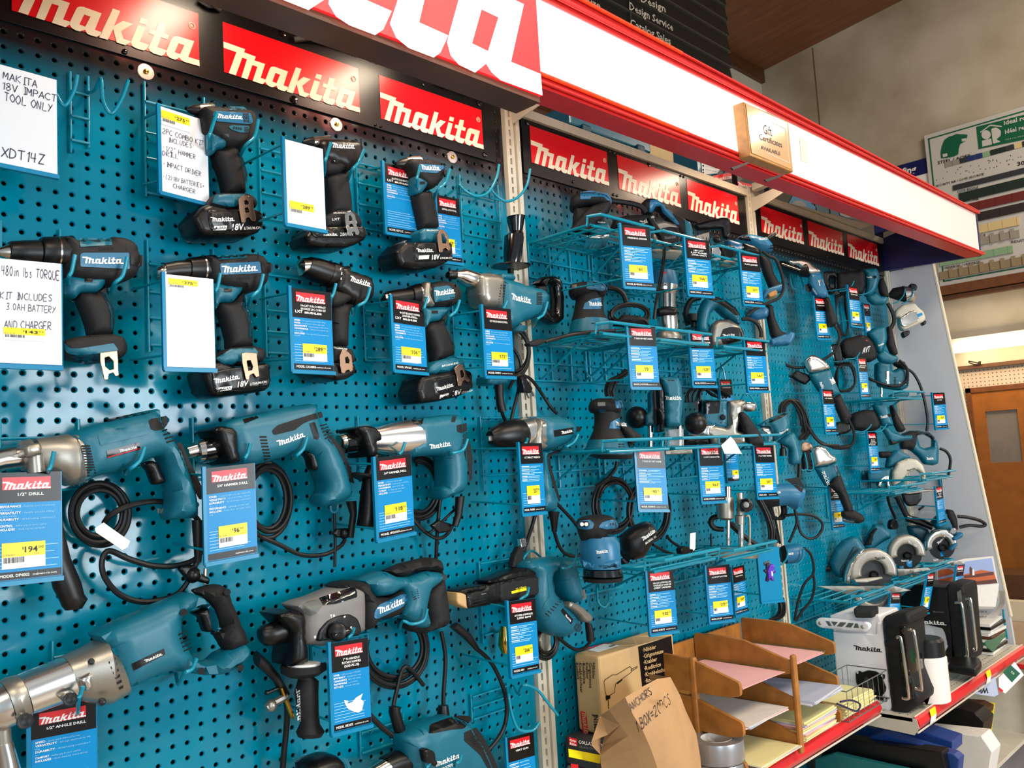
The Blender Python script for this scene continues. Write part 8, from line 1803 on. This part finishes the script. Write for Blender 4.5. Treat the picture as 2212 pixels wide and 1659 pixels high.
t = Tool('wrench_handle','black gloss tool handle slanting down between the two wire shelves of the right bay','handle',z,yaw(1980,1120,.10,58),3)
t.L('shaft',[(900,70,960,50),(990,250,1040,220),(1020,300,1060,250)],'rubber'); t.L('bar',[(1030,240,1010,310),(1180,280,1150,350),(1290,330,1270,400)],'black_gloss'); t.part('wheel',lathe(t.p.c(*z([(1080,80)])[0],.03),t.p.c(*z([(1080,80)])[0],0),[(0,.014),(.1,.030),(.9,.031),(1,.02)],'black',n=24))
t = Tool('cord_plug','black plug hanging on its cord at the middle of the right bay','plug',z,wall(.06),3)
tc(t,'cord',[(830,60),(850,140),(880,210),(910,280)],r=.006); t.S('plug',[(885,290),(925,285),(945,350),(940,390),(880,395),(870,350)],'black',th=.02,bev=.005); 
for q_ in ([(1330,-20),(1260,60),(1200,150),(1150,190)],): t.part('cord_loop',tube([t.p.c(*q,0) for q in z(q_)],.005,'cable',n=8,sub=4))
# open loop hooks on the board
for i,(pts,lab) in enumerate([([(1375,615,.01),(1376,628,.03),(1388,636,.04),(1398,630,.04),(1399,618,.04)],'small teal U hook under the $61 card'),([(1263,780,.01),(1265,800,.03),(1275,815,.04),(1283,812,.04)],'small teal U hook above the impact wrench'),
      ([(1290,1270,.01),(1292,1300,.03),(1305,1312,.04),(1315,1300,.04),(1316,1280,.04)],'small teal U hook above the tan carton'),([(1590,880,.02),(1612,850,.06),(1630,870,.06),(1636,890,.06)],'teal hook beside the $161 planer card'),([(1550,880,.02),(1556,800,.04),(1562,798,.05),(1566,820,.05)],'thin teal hook left of the $161 planer card'),([(1170,1205,.02),(1150,1190,.04),(1135,1200,.05),(1128,1215,.05)][::-1],'teal hook crossing the left upright over the autofeed screwdriver')]):
    single('peg_hook',[wire(pts,.003,'wire_teal',sub=6)],lab,'hook',group='loose hooks on the pegboards')

# ------------------------------------------------------------------ things on the base shelves
mat('paper',(226,222,214),.7,noise=.06,nscale=60); mat('paper_pink',(236,178,176),.7); mat('paper_yellow',(232,222,160),.7); mat('paper_blue',(176,186,208),.7)
mat('tape_silver',(160,162,166),.3,metal=.6); mat('blue_file',(24,60,128),.4); mat('teal_paper',(30,110,112),.4); mat('radio_white',(242,242,246),.35)
X0, X1, YB, YF2, ZT = 1.26, 1.579, -.03, -.111, 1.072
t = Thing('nibbler_carton','tan cardboard nibbler carton with black list panel, at the left end of the shelf','carton',(1.42,-.07,.885),None)
t.part('carton', cornerbox(X0, X1, YF2, YB, .885, ZT, 'carton'))
fp = ypl(YF2-.001); sp = xpl(X0-.001); zt_ = Zm(1180, 1319, 4.809)
bk = t.part('list_panel',flat(fp,zt_([(955,375),(1298,262),(1338,690),(1000,815)]),'print_black'),solid=False)
for i,s in enumerate(('·Nibbler','·Grignoteuse','·Knabber','·Roditrice','·Knabbelschaar','·Roedora')):
    y = 432+i*64; w = len(s)*17.5; q = zt_([(1002+i*5,y),(1002+i*5+w,y-w*.28),(1000+i*5,y-42)]); t.part('lettering',tx(ypl(YF2-.002),s,*q,'carton',bold=.02),parent=bk,solid=False)
    x = 500-i*35; q = zt_([(x-22,530),(x-22+(i*4),530+len(s)*23),(x+6,530)]); t.part('side_lettering',tx(xpl(X0-.0015),s,*q,'print_black',bold=.01),solid=False)
t.part('red_panel',flat(sp,zt_([(352,1045),(415,1055),(442,1325),(382,1318)]),'print_red'),lg(xpl(X0-.002),*zt_([(368,1050),(400,1315),(412,1050)]),'carton'),solid=False)
t.part('model_mark',tx(sp,'JN1600',*zt_([(490,1075),(500,1260),(535,1075)]),'print_black',bold=.03),solid=False)
dr = [[(600,740),(610,720),(690,665),(730,665),(870,580),(890,600),(885,640),(720,760),(710,850),(640,890),(620,870)],[(620,885),(660,880),(665,910),(625,930)],[(885,610),(945,578),(948,590),(888,628)]]
t.part('drawing',[tube([fp.c(*q,.0005) for q in zt_(d_+[d_[0]])],.0007,'print_black',n=4,sub=0) for d_ in dr],flat(fp,zt_(dr[1]),'print_black',off=.0006),flat(fp,zt_([(735,745),(790,705),(790,725),(738,765)]),'print_black',off=.0006),tube([fp.c(*q,.0005) for q in zt_([(645,930),(650,1020)])],.0008,'print_black',n=4,sub=0),solid=False)
t.part('top_label',flat(level(ZT+.0008),zt_([(430,410),(600,345),(770,362),(545,432)]),'print_white'),flat(level(ZT+.0012),zt_([(640,370),(700,350),(725,358),(670,380)]),'ink_grey'),solid=False)
t.part('tape_strip',flat(level(ZT+.0005),zt_([(330,410),(640,330),(660,336),(360,420)]),'print_red'),solid=False)
t = Thing('nail_box','dark grey box of collated staples beneath the tan carton','box',(1.36,-.07,.815)); t.part('box',cornerbox(1.215,1.50,-.125,-.02,.815,.882,'grip_grey')); g2 = xpl(1.2135)
f2 = ypl(-.1265); t.part('red_mark',flat(f2,zt_([(235,1315),(318,1335),(322,1410),(240,1395)]),'print_red'),tx(ypl(-.128),'Grip',*zt_([(245,1355),(310,1368),(243,1332)]),'print_white',bold=.03),tx(ypl(-.128),'Rite',*zt_([(245,1392),(312,1405),(244,1368)]),'print_white',bold=.03),solid=False)
t.part('lettering',tx(f2,'COLLATED STAPLES',*zt_([(335,1380),(690,1440),(333,1345)]),'print_white',bold=.02),tx(f2,'GRAPAS EN SECUENCIA',*zt_([(340,1425),(640,1465),(338,1403)]),'ink_grey'),solid=False); t.part('yellow_band',flat(f2,zt_([(230,1435),(560,1500),(560,1590),(235,1520)]),'sticker_yellow'),solid=False)
single('carton_flat',[cornerbox(1.215,1.50,-.12,-.02,.742,.812,'ink_grey'),flat(ypl(-.1215),zt_([(255,1590),(330,1600),(335,1640),(262,1640)]),'print_red')],'grey box at the bottom of the stack under the tan carton','box')
# paper bag
bp = yaw(1400,1560,.25,12); t = Thing('paper_bag','crumpled brown paper bag marked ANCHORS 1 BOX = 20 PCS','bag',V((1.45,-.24,.742)))
def bq(x, y, o): return bp.c(*zt_([(x, y)])[0], o)
vs = []; rows = [[(650,1030,.0),(820,900,.05),(1000,790,.05),(1150,710,.03),(1290,690,.0)],[(765,1190,.02),(900,1080,.06),(1080,980,.06),(1240,900,.04),(1390,880,.0)],[(850,1300,.03),(1000,1240,.065),(1180,1150,.065),(1330,1060,.05),(1450,1040,.0)],[(920,1450,.03),(1080,1420,.06),(1260,1350,.07),(1420,1270,.05),(1560,1280,.0)],[(960,1560,.03),(1130,1560,.06),(1310,1530,.07),(1480,1500,.05),(1600,1520,.0)],[(1020,1740,.03),(1200,1780,.06),(1380,1780,.07),(1520,1770,.05),(1620,1760,.0)]]
vs = [bq(*q) for r in rows for q in r]; fs = [(r*5+c,r*5+c+1,r*5+c+6,r*5+c+5) for r in range(5) for c in range(4)]
sv = [bq(650,1030,.0),bq(765,1190,.02),bq(850,1300,.03),bq(920,1450,.03),bq(960,1560,.03),bq(1020,1740,.03)]; sw = [bq(560,1090,-.05),bq(620,1250,-.05),bq(580,1400,-.06),bq(560,1500,-.05),bq(565,1580,-.05),bq(590,1740,-.05)]
s2v = [bq(560,1090,-.05), bq(470,1360,-.02), bq(470,1400,-.03), bq(565,1500,-.05)]
t.part('front',(vs,fs,'kraft',True)); t.part('gusset',(sv+sw,[(i,i+1,6+i+1,6+i) for i in range(5)],'kraft',False),(s2v,[(0,1,2,3)],'kraft',False),([bq(650,1030,0),bq(560,1090,-.05),bq(470,1360,-.02),bq(640,1290,-.01),bq(765,1190,.02)],[(0,1,2,3,4)],'kraft',False))
bk = [bq(1290,690,0),bq(1390,880,0),bq(1450,1040,0),bq(1560,1280,0),bq(1600,1520,0),bq(1620,1760,0)]; bb = [v+V((.03,.09,-.01)) for v in bk]; t.part('side',(bk+bb,[(i,i+1,7+i,6+i) for i in range(5)],'kraft',False))
for s,a,b,c in (('ANCHORS',(885,1045),(1105,860),(850,975)),('1 BOX=20PCS',(950,1275),(1300,960),(920,1165))):
    A_,B_,C_2 = [bp.c(*q,.09) for q in zt_([a,b,c])]; t.part('handwriting',t.drape(onp(A_,B_,C_2,hand(s,seed=9),'ink_black'),.002),solid=False)
# tape rolls
for z0,z1,cx,lab in ((.742,.790,(1556,1652),'silver duct tape roll, the lower of the stacked pair'),(.792,.842,(1552,1600),'silver duct tape roll, the upper of the stacked pair')):
    c = V((1.515, -.262, 0)); R = .066
    def ringm(r,a,b,m,c=c): return lathe(c+V((0,0,a)),c+V((0,0,b)),[(0,r),(1,r)],m,n=36)
    n_ = 40; vs = []; fs = []
    for r,z_ in ((.039,z0),(R,z0),(R+.001,z0+.003),(R+.001,z1-.003),(R,z1),(.040,z1),(.039,z1)): vs += [c+V((r*math.cos(2*math.pi*i/n_),r*math.sin(2*math.pi*i/n_),z_)) for i in range(n_)]
    for k in range(7): fs += [(k*n_+i,k*n_+(i+1) % n_,((k+1) % 7)*n_+(i+1) % n_,((k+1) % 7)*n_+i) for i in range(n_)]
    t = Thing('duct_tape',lab,'tape',c+V((0,0,z0)),'duct tape rolls'); t.part('tape',(vs[:],fs,'tape_silver',True)); 
    iv = [c+V((.0385*math.cos(2*math.pi*i/n_),.0385*math.sin(2*math.pi*i/n_),z_)) for z_ in (z0,z1+.0005) for i in range(n_)]; t.part('core',(iv,[(i,(i+1) % n_,n_+(i+1) % n_,n_+i) for i in range(n_)],'paper',True))
# wooden letter trays
t = Thing('letter_tray_rack','wooden letter tray rack, three tiers and two columns, with sloping sides','tray rack',(1.8,-.2,.742)); DX = (1.53,1.794,2.061); LV = (.762,.858,.954)
for i, x in enumerate(DX):
    P_ = Pl((x, 0, 0), (0, 1, 0), (0, 0, 1))
    for k,zl in enumerate(LV): t.part('side_panel',slab(P_,[(-.035,zl-.012),(-.035,zl+.075),(-.13,zl+.075),(-.20,zl+.070),(-.335,zl+.028),(-.335,zl-.004),(-.30,zl-.012)],'wood_tray',th=.011,off=.0055,bev=.0015,rad=.008,px=False))
    t.part('post',cornerbox(x-.010,x+.010,-.348 if i else -.21,-.334 if i else -.19,.7425,1.0 if i != 0 else 1.03,'wood_tray') if i < 2 else cornerbox(x-.008,x+.008,-.10,-.085,.7425,.95,'wood_tray'))
for c_ in range(2):
    a, b = DX[c_]+.006, DX[c_+1]-.006
    for k, zl in enumerate(LV):
        P_ = level(zl); t.part('tray_floor',slab(P_,[(a,-.03),(b,-.03),(b,-.31),(b-.03,-.315),(b-.07,-.285),((a+b)/2,-.26),(a+.07,-.285),(a+.03,-.315),(a,-.31)],'wood_tray_floor',th=.005,off=0,bev=.001,rad=.02,px=False)); t.part('tray_back',box(a,b,-.034,-.027,zl,zl+.06,'wood_tray'))
def sheets(name,lab,x0,x1,y0,y1,z,n,ms,g='papers in the letter trays',tw=.0,th=.0012):
    T_ = Thing(name,lab,'paper',((x0+x1)/2,(y0+y1)/2,z),g); rn = random.Random(int(x0*1000)+int(z*1000))
    for k in range(n):
        a = rn.uniform(-.06,.06)+tw; c,s = math.cos(a),math.sin(a); cx,cy = (x0+x1)/2+rn.uniform(-.004,.004),(y0+y1)/2+rn.uniform(-.006,.006); hx,hy = (x1-x0)/2,(y1-y0)/2
        T_.part('sheet',obox((cx,cy,z+th*(k+.5)),(hx*c,hx*s,0),(-hy*s,hy*c,0),(0,0,th*.45),ms[k % len(ms)]),solid=False)
    return T_
sheets('pink_forms','pink forms in the top left letter tray',1.57,1.77,-.32,-.06,.9555,3,['paper_pink'])
sheets('pink_forms','pink forms in the top right letter tray',1.83,2.03,-.31,-.06,.9555,3,['paper_pink'])
sheets('order_forms','white and blue order forms in the middle left letter tray',1.56,1.77,-.33,-.06,.8595,6,['paper_pink','paper_blue','paper'])
sheets('order_forms','white printed forms in the middle right letter tray',1.83,2.03,-.36,-.06,.8595,5,['paper_blue','paper'],tw=.05)
sheets('white_forms','white printed sheets in the lowest left letter tray',1.58,1.78,-.35,-.06,.7635,5,['paper_yellow','paper'])
sheets('form_pads','thick stack of grey, pink and yellow form pads in the lowest right letter tray',1.82,2.02,-.34,-.06,.7635,14,['paper_yellow']*3+['paper_pink']*2+['paper_blue'],th=.0035)
sheets('loose_sheet','loose white sheet on the shelf in front of the letter tray rack',1.66,1.86,-.30,-.12,.7425,1,['paper'],g='loose sheets')
# wire basket
t = Thing('wire_basket','small grey wire basket with yellow slips beside the white radio','basket',(2.2,-.31,.745)); BX0,BX1,BY0,BY1,BZ0,BZ1 = 2.085,2.385,-.345,-.215,.752,.838; gw = 'conduit'
for z_ in (BZ0,BZ1): t.part('rim_wire',tube([V((BX0,BY0,z_)),V((BX1,BY0,z_)),V((BX1,BY1,z_)),V((BX0,BY1,z_)),V((BX0,BY0,z_))],.0018,gw,n=6,sub=0))
for k in range(9): x = BX0+(BX1-BX0)*k/8; t.part('basket_wire',tube([V((x,BY1,BZ1)),V((x,BY1,BZ0)),V((x,BY0,BZ0)),V((x,BY0,BZ1))],.0011,gw,n=5,sub=0))
sheets('yellow_slips','pale yellow slips lying in the wire basket',2.10,2.30,-.33,-.23,.755,14,['paper_yellow'],g='papers in the wire basket',th=.003)
single('cord_key',[wire([(1815,1516,.33),(1840,1513,.34),(1858,1522,.345),(1850,1536,.345),(1825,1527,.34),(1808,1520,.33)],.0028,'ink',sub=5)],'loop of blue cord hanging over the red rail below the wire basket','cord')
# white radio
zr = Zm(1620,1239,3.737); p = xpl(2.452); t = Tool('jobsite_radio','white jobsite radio with black rubber front bumpers and chrome bars','radio',zr,p,3,anchor=V((2.5,-.2,.693))); t.e['group'] = 'jobsite radios'
def XS(t,name,pts,m,th=.15,off=0.,bev=.006,rad=10,label=None,parent=None): return t.part(name,slab(t.p,t.z(pts),m,th=th,off=off,bev=bev,rad=rad/t.z.k,seg=3,smooth=True),label=label,parent=parent)
XS(t,'body',[(665,470),(1015,490),(1020,395),(1060,395),(1140,1090),(1120,1115),(730,1060),(700,880)],'radio_white',th=.17)
XS(t,'body_top',[(640,340),(700,318),(1040,335),(1065,390),(1060,480),(1010,495),(670,470)],'radio_white',th=.16,off=-.01)
XS(t,'handle',[(525,385),(545,362),(590,360),(940,390),(968,420),(960,450),(930,475),(570,440),(535,420)],'radio_white',th=.02,off=.018,rad=26)
t.part('handle_recess',[flat(xpl(2.452-.0185),zr(q),'conduit') for q in ([(610,382),(640,386),(660,425),(635,422)],[(655,386),(710,391),(680,425)],[(730,392),(780,396),(745,430),(700,426)],[(795,398),(840,402),(815,436),(770,432)],[(850,402),(870,404),(880,440),(835,438)])],solid=False)
for x,y in ((568,400),(912,430)): t.part('screw',lathe(p.c(*zr([(x,y)])[0],.020),p.c(*zr([(x,y)])[0],.017),[(0,.004),(.3,.006),(1,.0065)],'alu',n=12))
t.part('top_pad',slab(level(.985),zr([(840,330),(870,305),(1040,308),(1040,340),(990,360),(850,358)]),'rubber',th=.02,off=.0,bev=.004,rad=2))
XS(t,'front_bumper',[(1060,375),(1085,345),(1250,320),(1285,340),(1290,400),(1260,420),(1290,800),(1345,960),(1362,1000),(1360,1050),(1270,1130),(1160,1140),(1135,1100),(1110,860),(1075,560)],'rubber',th=.17,off=.006,bev=.014)
XS(t,'front_face',[(1190,430),(1250,425),(1290,800),(1330,1010),(1250,1040)],'black_gloss',th=.12,off=.009,bev=.004)
for pts in ([(1185,520),(1205,510),(1225,560),(1280,960),(1268,1010),(1230,1005)],[(1275,450),(1310,460),(1330,500),(1385,900),(1375,935),(1335,925)]): t.part('chrome_bar',tube([p.c(*q,.03) for q in zr(pts)],.005,'chrome',n=10,sub=4))
t.part('dial',lathe(p.c(*zr([(1275,860)])[0],.03),p.c(*zr([(1275,860)])[0],.01),[(0,.008),(.1,.014),(1,.016)],'black',n=18))
s_ = [(850,800),(880,785),(900,800),(950,782),(1010,790),(1050,812),(1085,815),(1085,850),(1070,860),(1095,920),(1090,960),(1060,990),(1110,1010),(1100,1040),(1050,1030),(960,980),(880,930),(855,880)]
t.part('speaker',slab(p,zr(s_),'black',th=.01,off=.006,bev=.003,rad=3)); t.part('speaker_cone',lathe(p.c(*zr([(985,890)])[0],.007),p.c(*zr([(985,890)])[0],.0),[(0,.012),(.2,.026),(1,.03)],'rubber',n=24))
for x,y in ((868,800),(1066,825),(1088,1015)): t.part('screw',lathe(p.c(*zr([(x,y)])[0],.009),p.c(*zr([(x,y)])[0],.006),[(0,.003),(.3,.004),(1,.004)],'alu_bright',n=10))
t.part('brand_lettering',lg(p,*zr([(848,615),(1068,636),(836,578)]),'ink_black',off=.001),solid=False); t.part('green_display',flat(p,zr([(1290,610),(1320,618),(1335,720),(1305,715)]),'green_print',off=.010),solid=False)
# black radio
p = xpl(3.16); t = Tool('jobsite_radio','black jobsite radio beside the lighthouse calendar','radio',zr,p,3,anchor=V((3.2,-.2,.693))); t.e['group'] = 'jobsite radios'
XS(t,'body',[(1200,200),(1330,90),(1600,120),(1640,700),(1500,660),(1330,560),(1250,420)],'black',th=.17)
XS(t,'front_bumper',[(1575,110),(1600,80),(1720,95),(1735,150),(1760,500),(1785,650),(1770,715),(1700,725),(1640,690),(1600,400)],'rubber',th=.16,off=.006,bev=.014)
for pts in ([(1655,235),(1690,235),(1715,280),(1755,640),(1740,660)],[(1740,205),(1770,205),(1785,240),(1825,590),(1800,605)]): t.part('chrome_bar',tube([p.c(*q,.03) for q in zr(pts)],.006,'chrome',n=10,sub=4))
t.part('brand_lettering',lg(p,*zr([(1345,400),(1588,418),(1325,368)]),'print_white',off=.002),tx(p,'Bluetooth',*zr([(1480,314),(1562,318),(1480,300)]),'ink_grey',off=.002),solid=False)
t.part('shiny_corner',flat(p,zr([(1670,150),(1705,130),(1715,230),(1680,235)]),'alu',off=.01),solid=False)
# spray can, plastic clamshell, leaflets, pouch, note
cb = level(.694).c(*zr([(1460,1020)])[0]); t = Thing('spray_can','white spray can with black cap between the two radios','spray can',cb)
rr = (ypl(cb.y).c(*zr([(1530,900)])[0])-ypl(cb.y).c(*zr([(1375,900)])[0])).length*.36; zt2 = ypl(cb.y).c(*zr([(1410,660)])[0]).z; zt3 = ypl(cb.y).c(*zr([(1410,515)])[0]).z
t.part('can',lathe(cb,V((cb.x,cb.y,zt2)),[(0,rr*.94),(.02,rr),(.96,rr),(1,rr*.9)],'panel_white',n=28)); t.part('cap',lathe(V((cb.x,cb.y,zt2)),V((cb.x,cb.y,zt3)),[(0,rr*.95),(.85,rr*.93),(1,rr*.8)],'black',n=28),solid=False)
single('yellow_note',[hexa([zz+V(o) for o in ((0,0,0),(.0008,0,0)) for zz in (ypl(-.40).c(*zr([(1335,950)])[0]),ypl(-.40).c(*zr([(1430,1065)])[0]),ypl(-.40).c(*zr([(1485,895)])[0]),ypl(-.40).c(*zr([(1370,860)])[0]))],'paper_yellow')],'pale yellow note leaning against the black corner of the white radio','note')
single('clear_package',[slab(ypl(-.34),zr([(1330,385),(1560,440),(1580,480),(1605,590),(1580,640),(1440,600),(1380,560)]),'clear_plastic',th=.04,off=0,bev=.006,rad=3)],'clear plastic clamshell leaning on the black radio','package')
sheets('leaflets','untidy pile of white and teal leaflets behind the spray can',2.72,2.86,-.37,-.14,.694,9,['paper','teal_dark','paper','black'],g='leaflets',th=.006,tw=.2)
single('pouch',[slab(level(.72),zr([(1600,790),(1640,720),(1860,735),(1876,760),(1865,800),(1830,840),(1600,800)]),'black',th=.026,off=0,bev=.008,rad=4)],'flat black pouch lying at the shelf edge before the black radio','pouch')
mat('label_green',(40,110,70),.4); sheets('magazine','stack of books and magazines at the far right end of the shelf',3.36,3.56,-.36,-.10,.694,10,['paper','sign_black','paper','label_green','paper','wood_dark','paper'],g='magazines',th=.012)
single('green_magazine',[slab(level(.83),zr([(1895,550),(1960,540),(2060,480),(2062,500),(1990,600),(1960,640),(1910,600)]),'label_green',th=.004,off=0,bev=0,rad=2)],'green magazine drooping over the stack at the shelf end','magazine')
# calendar
pc = Pl(xpl(3.47).c(2095,1262),(.5,-.866,0),(0,0,1)); t = Thing('calendar','wall calendar with a lighthouse photograph, curling at its right edge','calendar',pc.o); zk = Zm(1740,1060,4.686)
mat('sky_print',(150,170,214),.4); mat('marsh_print',(190,92,40),.4); mat('dusk_print',(90,44,34),.4)
t.part('page',slab(pc,zk([(1330,760),(1600,690),(1900,662),(1950,930),(1960,1080),(1600,1170),(1330,960)]),'paper',th=.001,off=0,bev=0,rad=1)); pic = t.part('picture',flat(pc,zk([(1340,770),(1600,720),(1885,680),(1915,830),(1600,880),(1345,900)]),'sky_print',off=.001),solid=False)
t.part('picture_detail',flat(pc,zk([(1340,900),(1600,850),(1780,800),(1910,825),(1930,900),(1600,950),(1345,950)]),'marsh_print',off=.0015),flat(pc,zk([(1600,860),(1720,845),(1900,820),(1905,850),(1740,875),(1610,885)]),'dusk_print',off=.002),flat(pc,zk([(1600,930),(1930,895),(1945,935),(1600,965)]),'dusk_print',off=.002),flat(pc,zk([(1690,795),(1705,795),(1712,855),(1690,858)]),'print_white',off=.0025),flat(pc,zk([(1660,790),(1668,765),(1690,790),(1700,800),(1695,855),(1665,858)]),'dusk_print',off=.0022),flat(pc,zk([(1345,800),(1450,790),(1520,830),(1345,880)]),'marsh_print',off=.002),parent=pic,solid=False)
t.part('curled_page',([pc.c(*q,o) for q,o in zip(zk([(1600,980),(1960,940),(1600,1165),(1925,1175),(1610,1200),(1900,1195)]),(.002,.002,.03,.03,.01,.01))],[(0,1,3,2),(2,3,5,4)],'paper',True),solid=False); t.part('edge_curl',([pc.c(*q,o) for q,o in zip(zk([(1960,1010),(2020,1015),(1965,1130),(2018,1140),(1930,1200),(1960,1250),(1800,1290),(1850,1350)]),(.0,.03,.0,.03,.0,.03,.0,.02))],[(0,1,3,2),(2,3,5,4),(4,5,7,6)],'paper',True),solid=False)
t.part('spiral_binding',[tube([pc.c(*q,.012) for q in zk([(1630+i*13,1200+r*45),(1640+i*13,1215+r*45),(1634+i*13,1235+r*45)])],.0014,'alu_bright',n=5,sub=0) for r in range(3) for i in range(16)],solid=False)
single('side_wire',[tube([xpl(3.60).c(*q) for q in zk([(2000,1200),(2010,1290),(2045,1500)])],.004,'wire_teal',sub=3)],'teal wire rising at the shelf end beside the grey panel','wire')
# ------------------------------------------------------------------ below the shelves
t = Thing('lower_bin','beige and red steel bin full of catalogues under the right shelf','bin',(3.0,-.2,0)); t.part('bin_floor',box(2.42,3.60,-.40,-.03,.33,.345,'steel_beige')); t.part('bin_end',box(3.585,3.60,-.42,-.03,.34,.60,'steel_beige'))
t.part('red_frame',box(3.575,3.63,-.452,-.42,.1,.61,'trim_red'),box(3.575,3.61,-.45,-.05,.605,.622,'trim_red')); t.part('orange_edge',box(3.56,3.574,-.445,-.42,.1,.60,'wood_frame')); t.part('low_deck',box(1.2,2.41,-.42,-.03,.40,.415,'steel_beige'))
def binder(q, Y, m, lab, dep=.2, name='binder', mm=None, cat='binder'):
    P_ = xpl(Y); return single(name,[slab(P_,q,m,th=.05 if not mm else mm,off=0,bev=.003,rad=2)],lab,cat,group='binders and catalogues under the right shelf')
for q,X,m,lab,mm in (([(1780,1600),(1800,1592),(2035,1625),(2050,1700),(1760,1700)],2.46,'sign_black','black binder lowest under the right shelf',.06),([(1760,1640),(1800,1628),(1985,1670),(1985,1720),(1760,1720)],2.42,'teal_paper','teal catalogue lowest of the files under the right shelf',.03),
        ([(1880,1590),(1900,1583),(2060,1630),(2072,1640),(2066,1700),(2050,1700),(2040,1650),(1880,1605)],2.50,'blue_file','dark blue lever binder with a pale spine under the right shelf',.05),([(1840,1570),(1900,1575),(1990,1580),(2057,1602),(2057,1625),(2040,1640),(1900,1600),(1840,1590)],2.60,'blue_file','bright blue magazine file under the near end of the right shelf',.1),
        ([(2000,1577),(2120,1590),(2143,1625),(2130,1700),(2060,1700),(2060,1605)],2.86,'paper','white ring binder box under the middle of the right shelf',.1),([(2000,1545),(2070,1530),(2105,1540),(2125,1560),(2120,1592),(2010,1580)],3.02,'black','black binder in the middle under the right shelf',.12),([(2050,1520),(2110,1525),(2130,1535),(2128,1548),(2080,1545)],3.2,'wood_dark','dark brown binder at the back under the right shelf',.1)):
    binder(q, X, m, lab, mm=mm)
P_ = xpl(3.10); single('spine_label',[slab(P_,[(2120,1548),(2138,1550),(2134,1594),(2116,1590)],'print_white',th=.004,off=0,bev=0,rad=1),*[tx(xpl(3.098),c_,(2129,1556+i*6),(2129.3,1559+i*6),(2132,1556+i*6),'print_red') for i,c_ in enumerate('BRASSCO')]],'white spine label with red letters under the right shelf','label')
single('yellow_edge',[slab(xpl(3.40),[(2138,1518),(2148,1520),(2136,1620),(2130,1659),(2126,1659)],'sticker_yellow',th=.01,off=0,bev=0,rad=0)],'yellow strip inside the bin under the right shelf','strip')
pw_ = yaw(2150,1480,.42,30); t = Thing('window_brochure','pale blue window brochure lying upside down under the shelf rail','brochure',pw_.o); t.part('cover',slab(pw_,[(2108,1490),(2150,1462),(2157,1500),(2148,1505),(2100,1498)],'paper_blue',th=.003,off=0,bev=0,rad=0)); t.part('lettering',tx(pw_,'Win',(2136,1486),(2112,1487),(2135,1497),'ink_black',off=.001,bold=.03),solid=False)
t = Thing('green_leaflet','white leaflet with a dark green panel at the far right below the rail','leaflet',pw_.o); pg_ = yaw(2180,1450,.44,40); t.part('sheet',slab(pg_,[(2157,1465),(2192,1430),(2212,1458),(2172,1498),(2158,1490)],'print_white',th=.003,off=0,bev=0,rad=0)); t.part('green_panel',flat(pg_,[(2166,1452),(2183,1436),(2204,1455),(2186,1474)],'green_print',off=.001),tx(pg_,'ta',(2183,1452),(2190,1458),(2186,1447),'paper',off=.002),solid=False); t.part('red_flash',flat(pg_,[(2158,1484),(2168,1492),(2164,1496),(2158,1492)],'print_red',off=.001),solid=False)
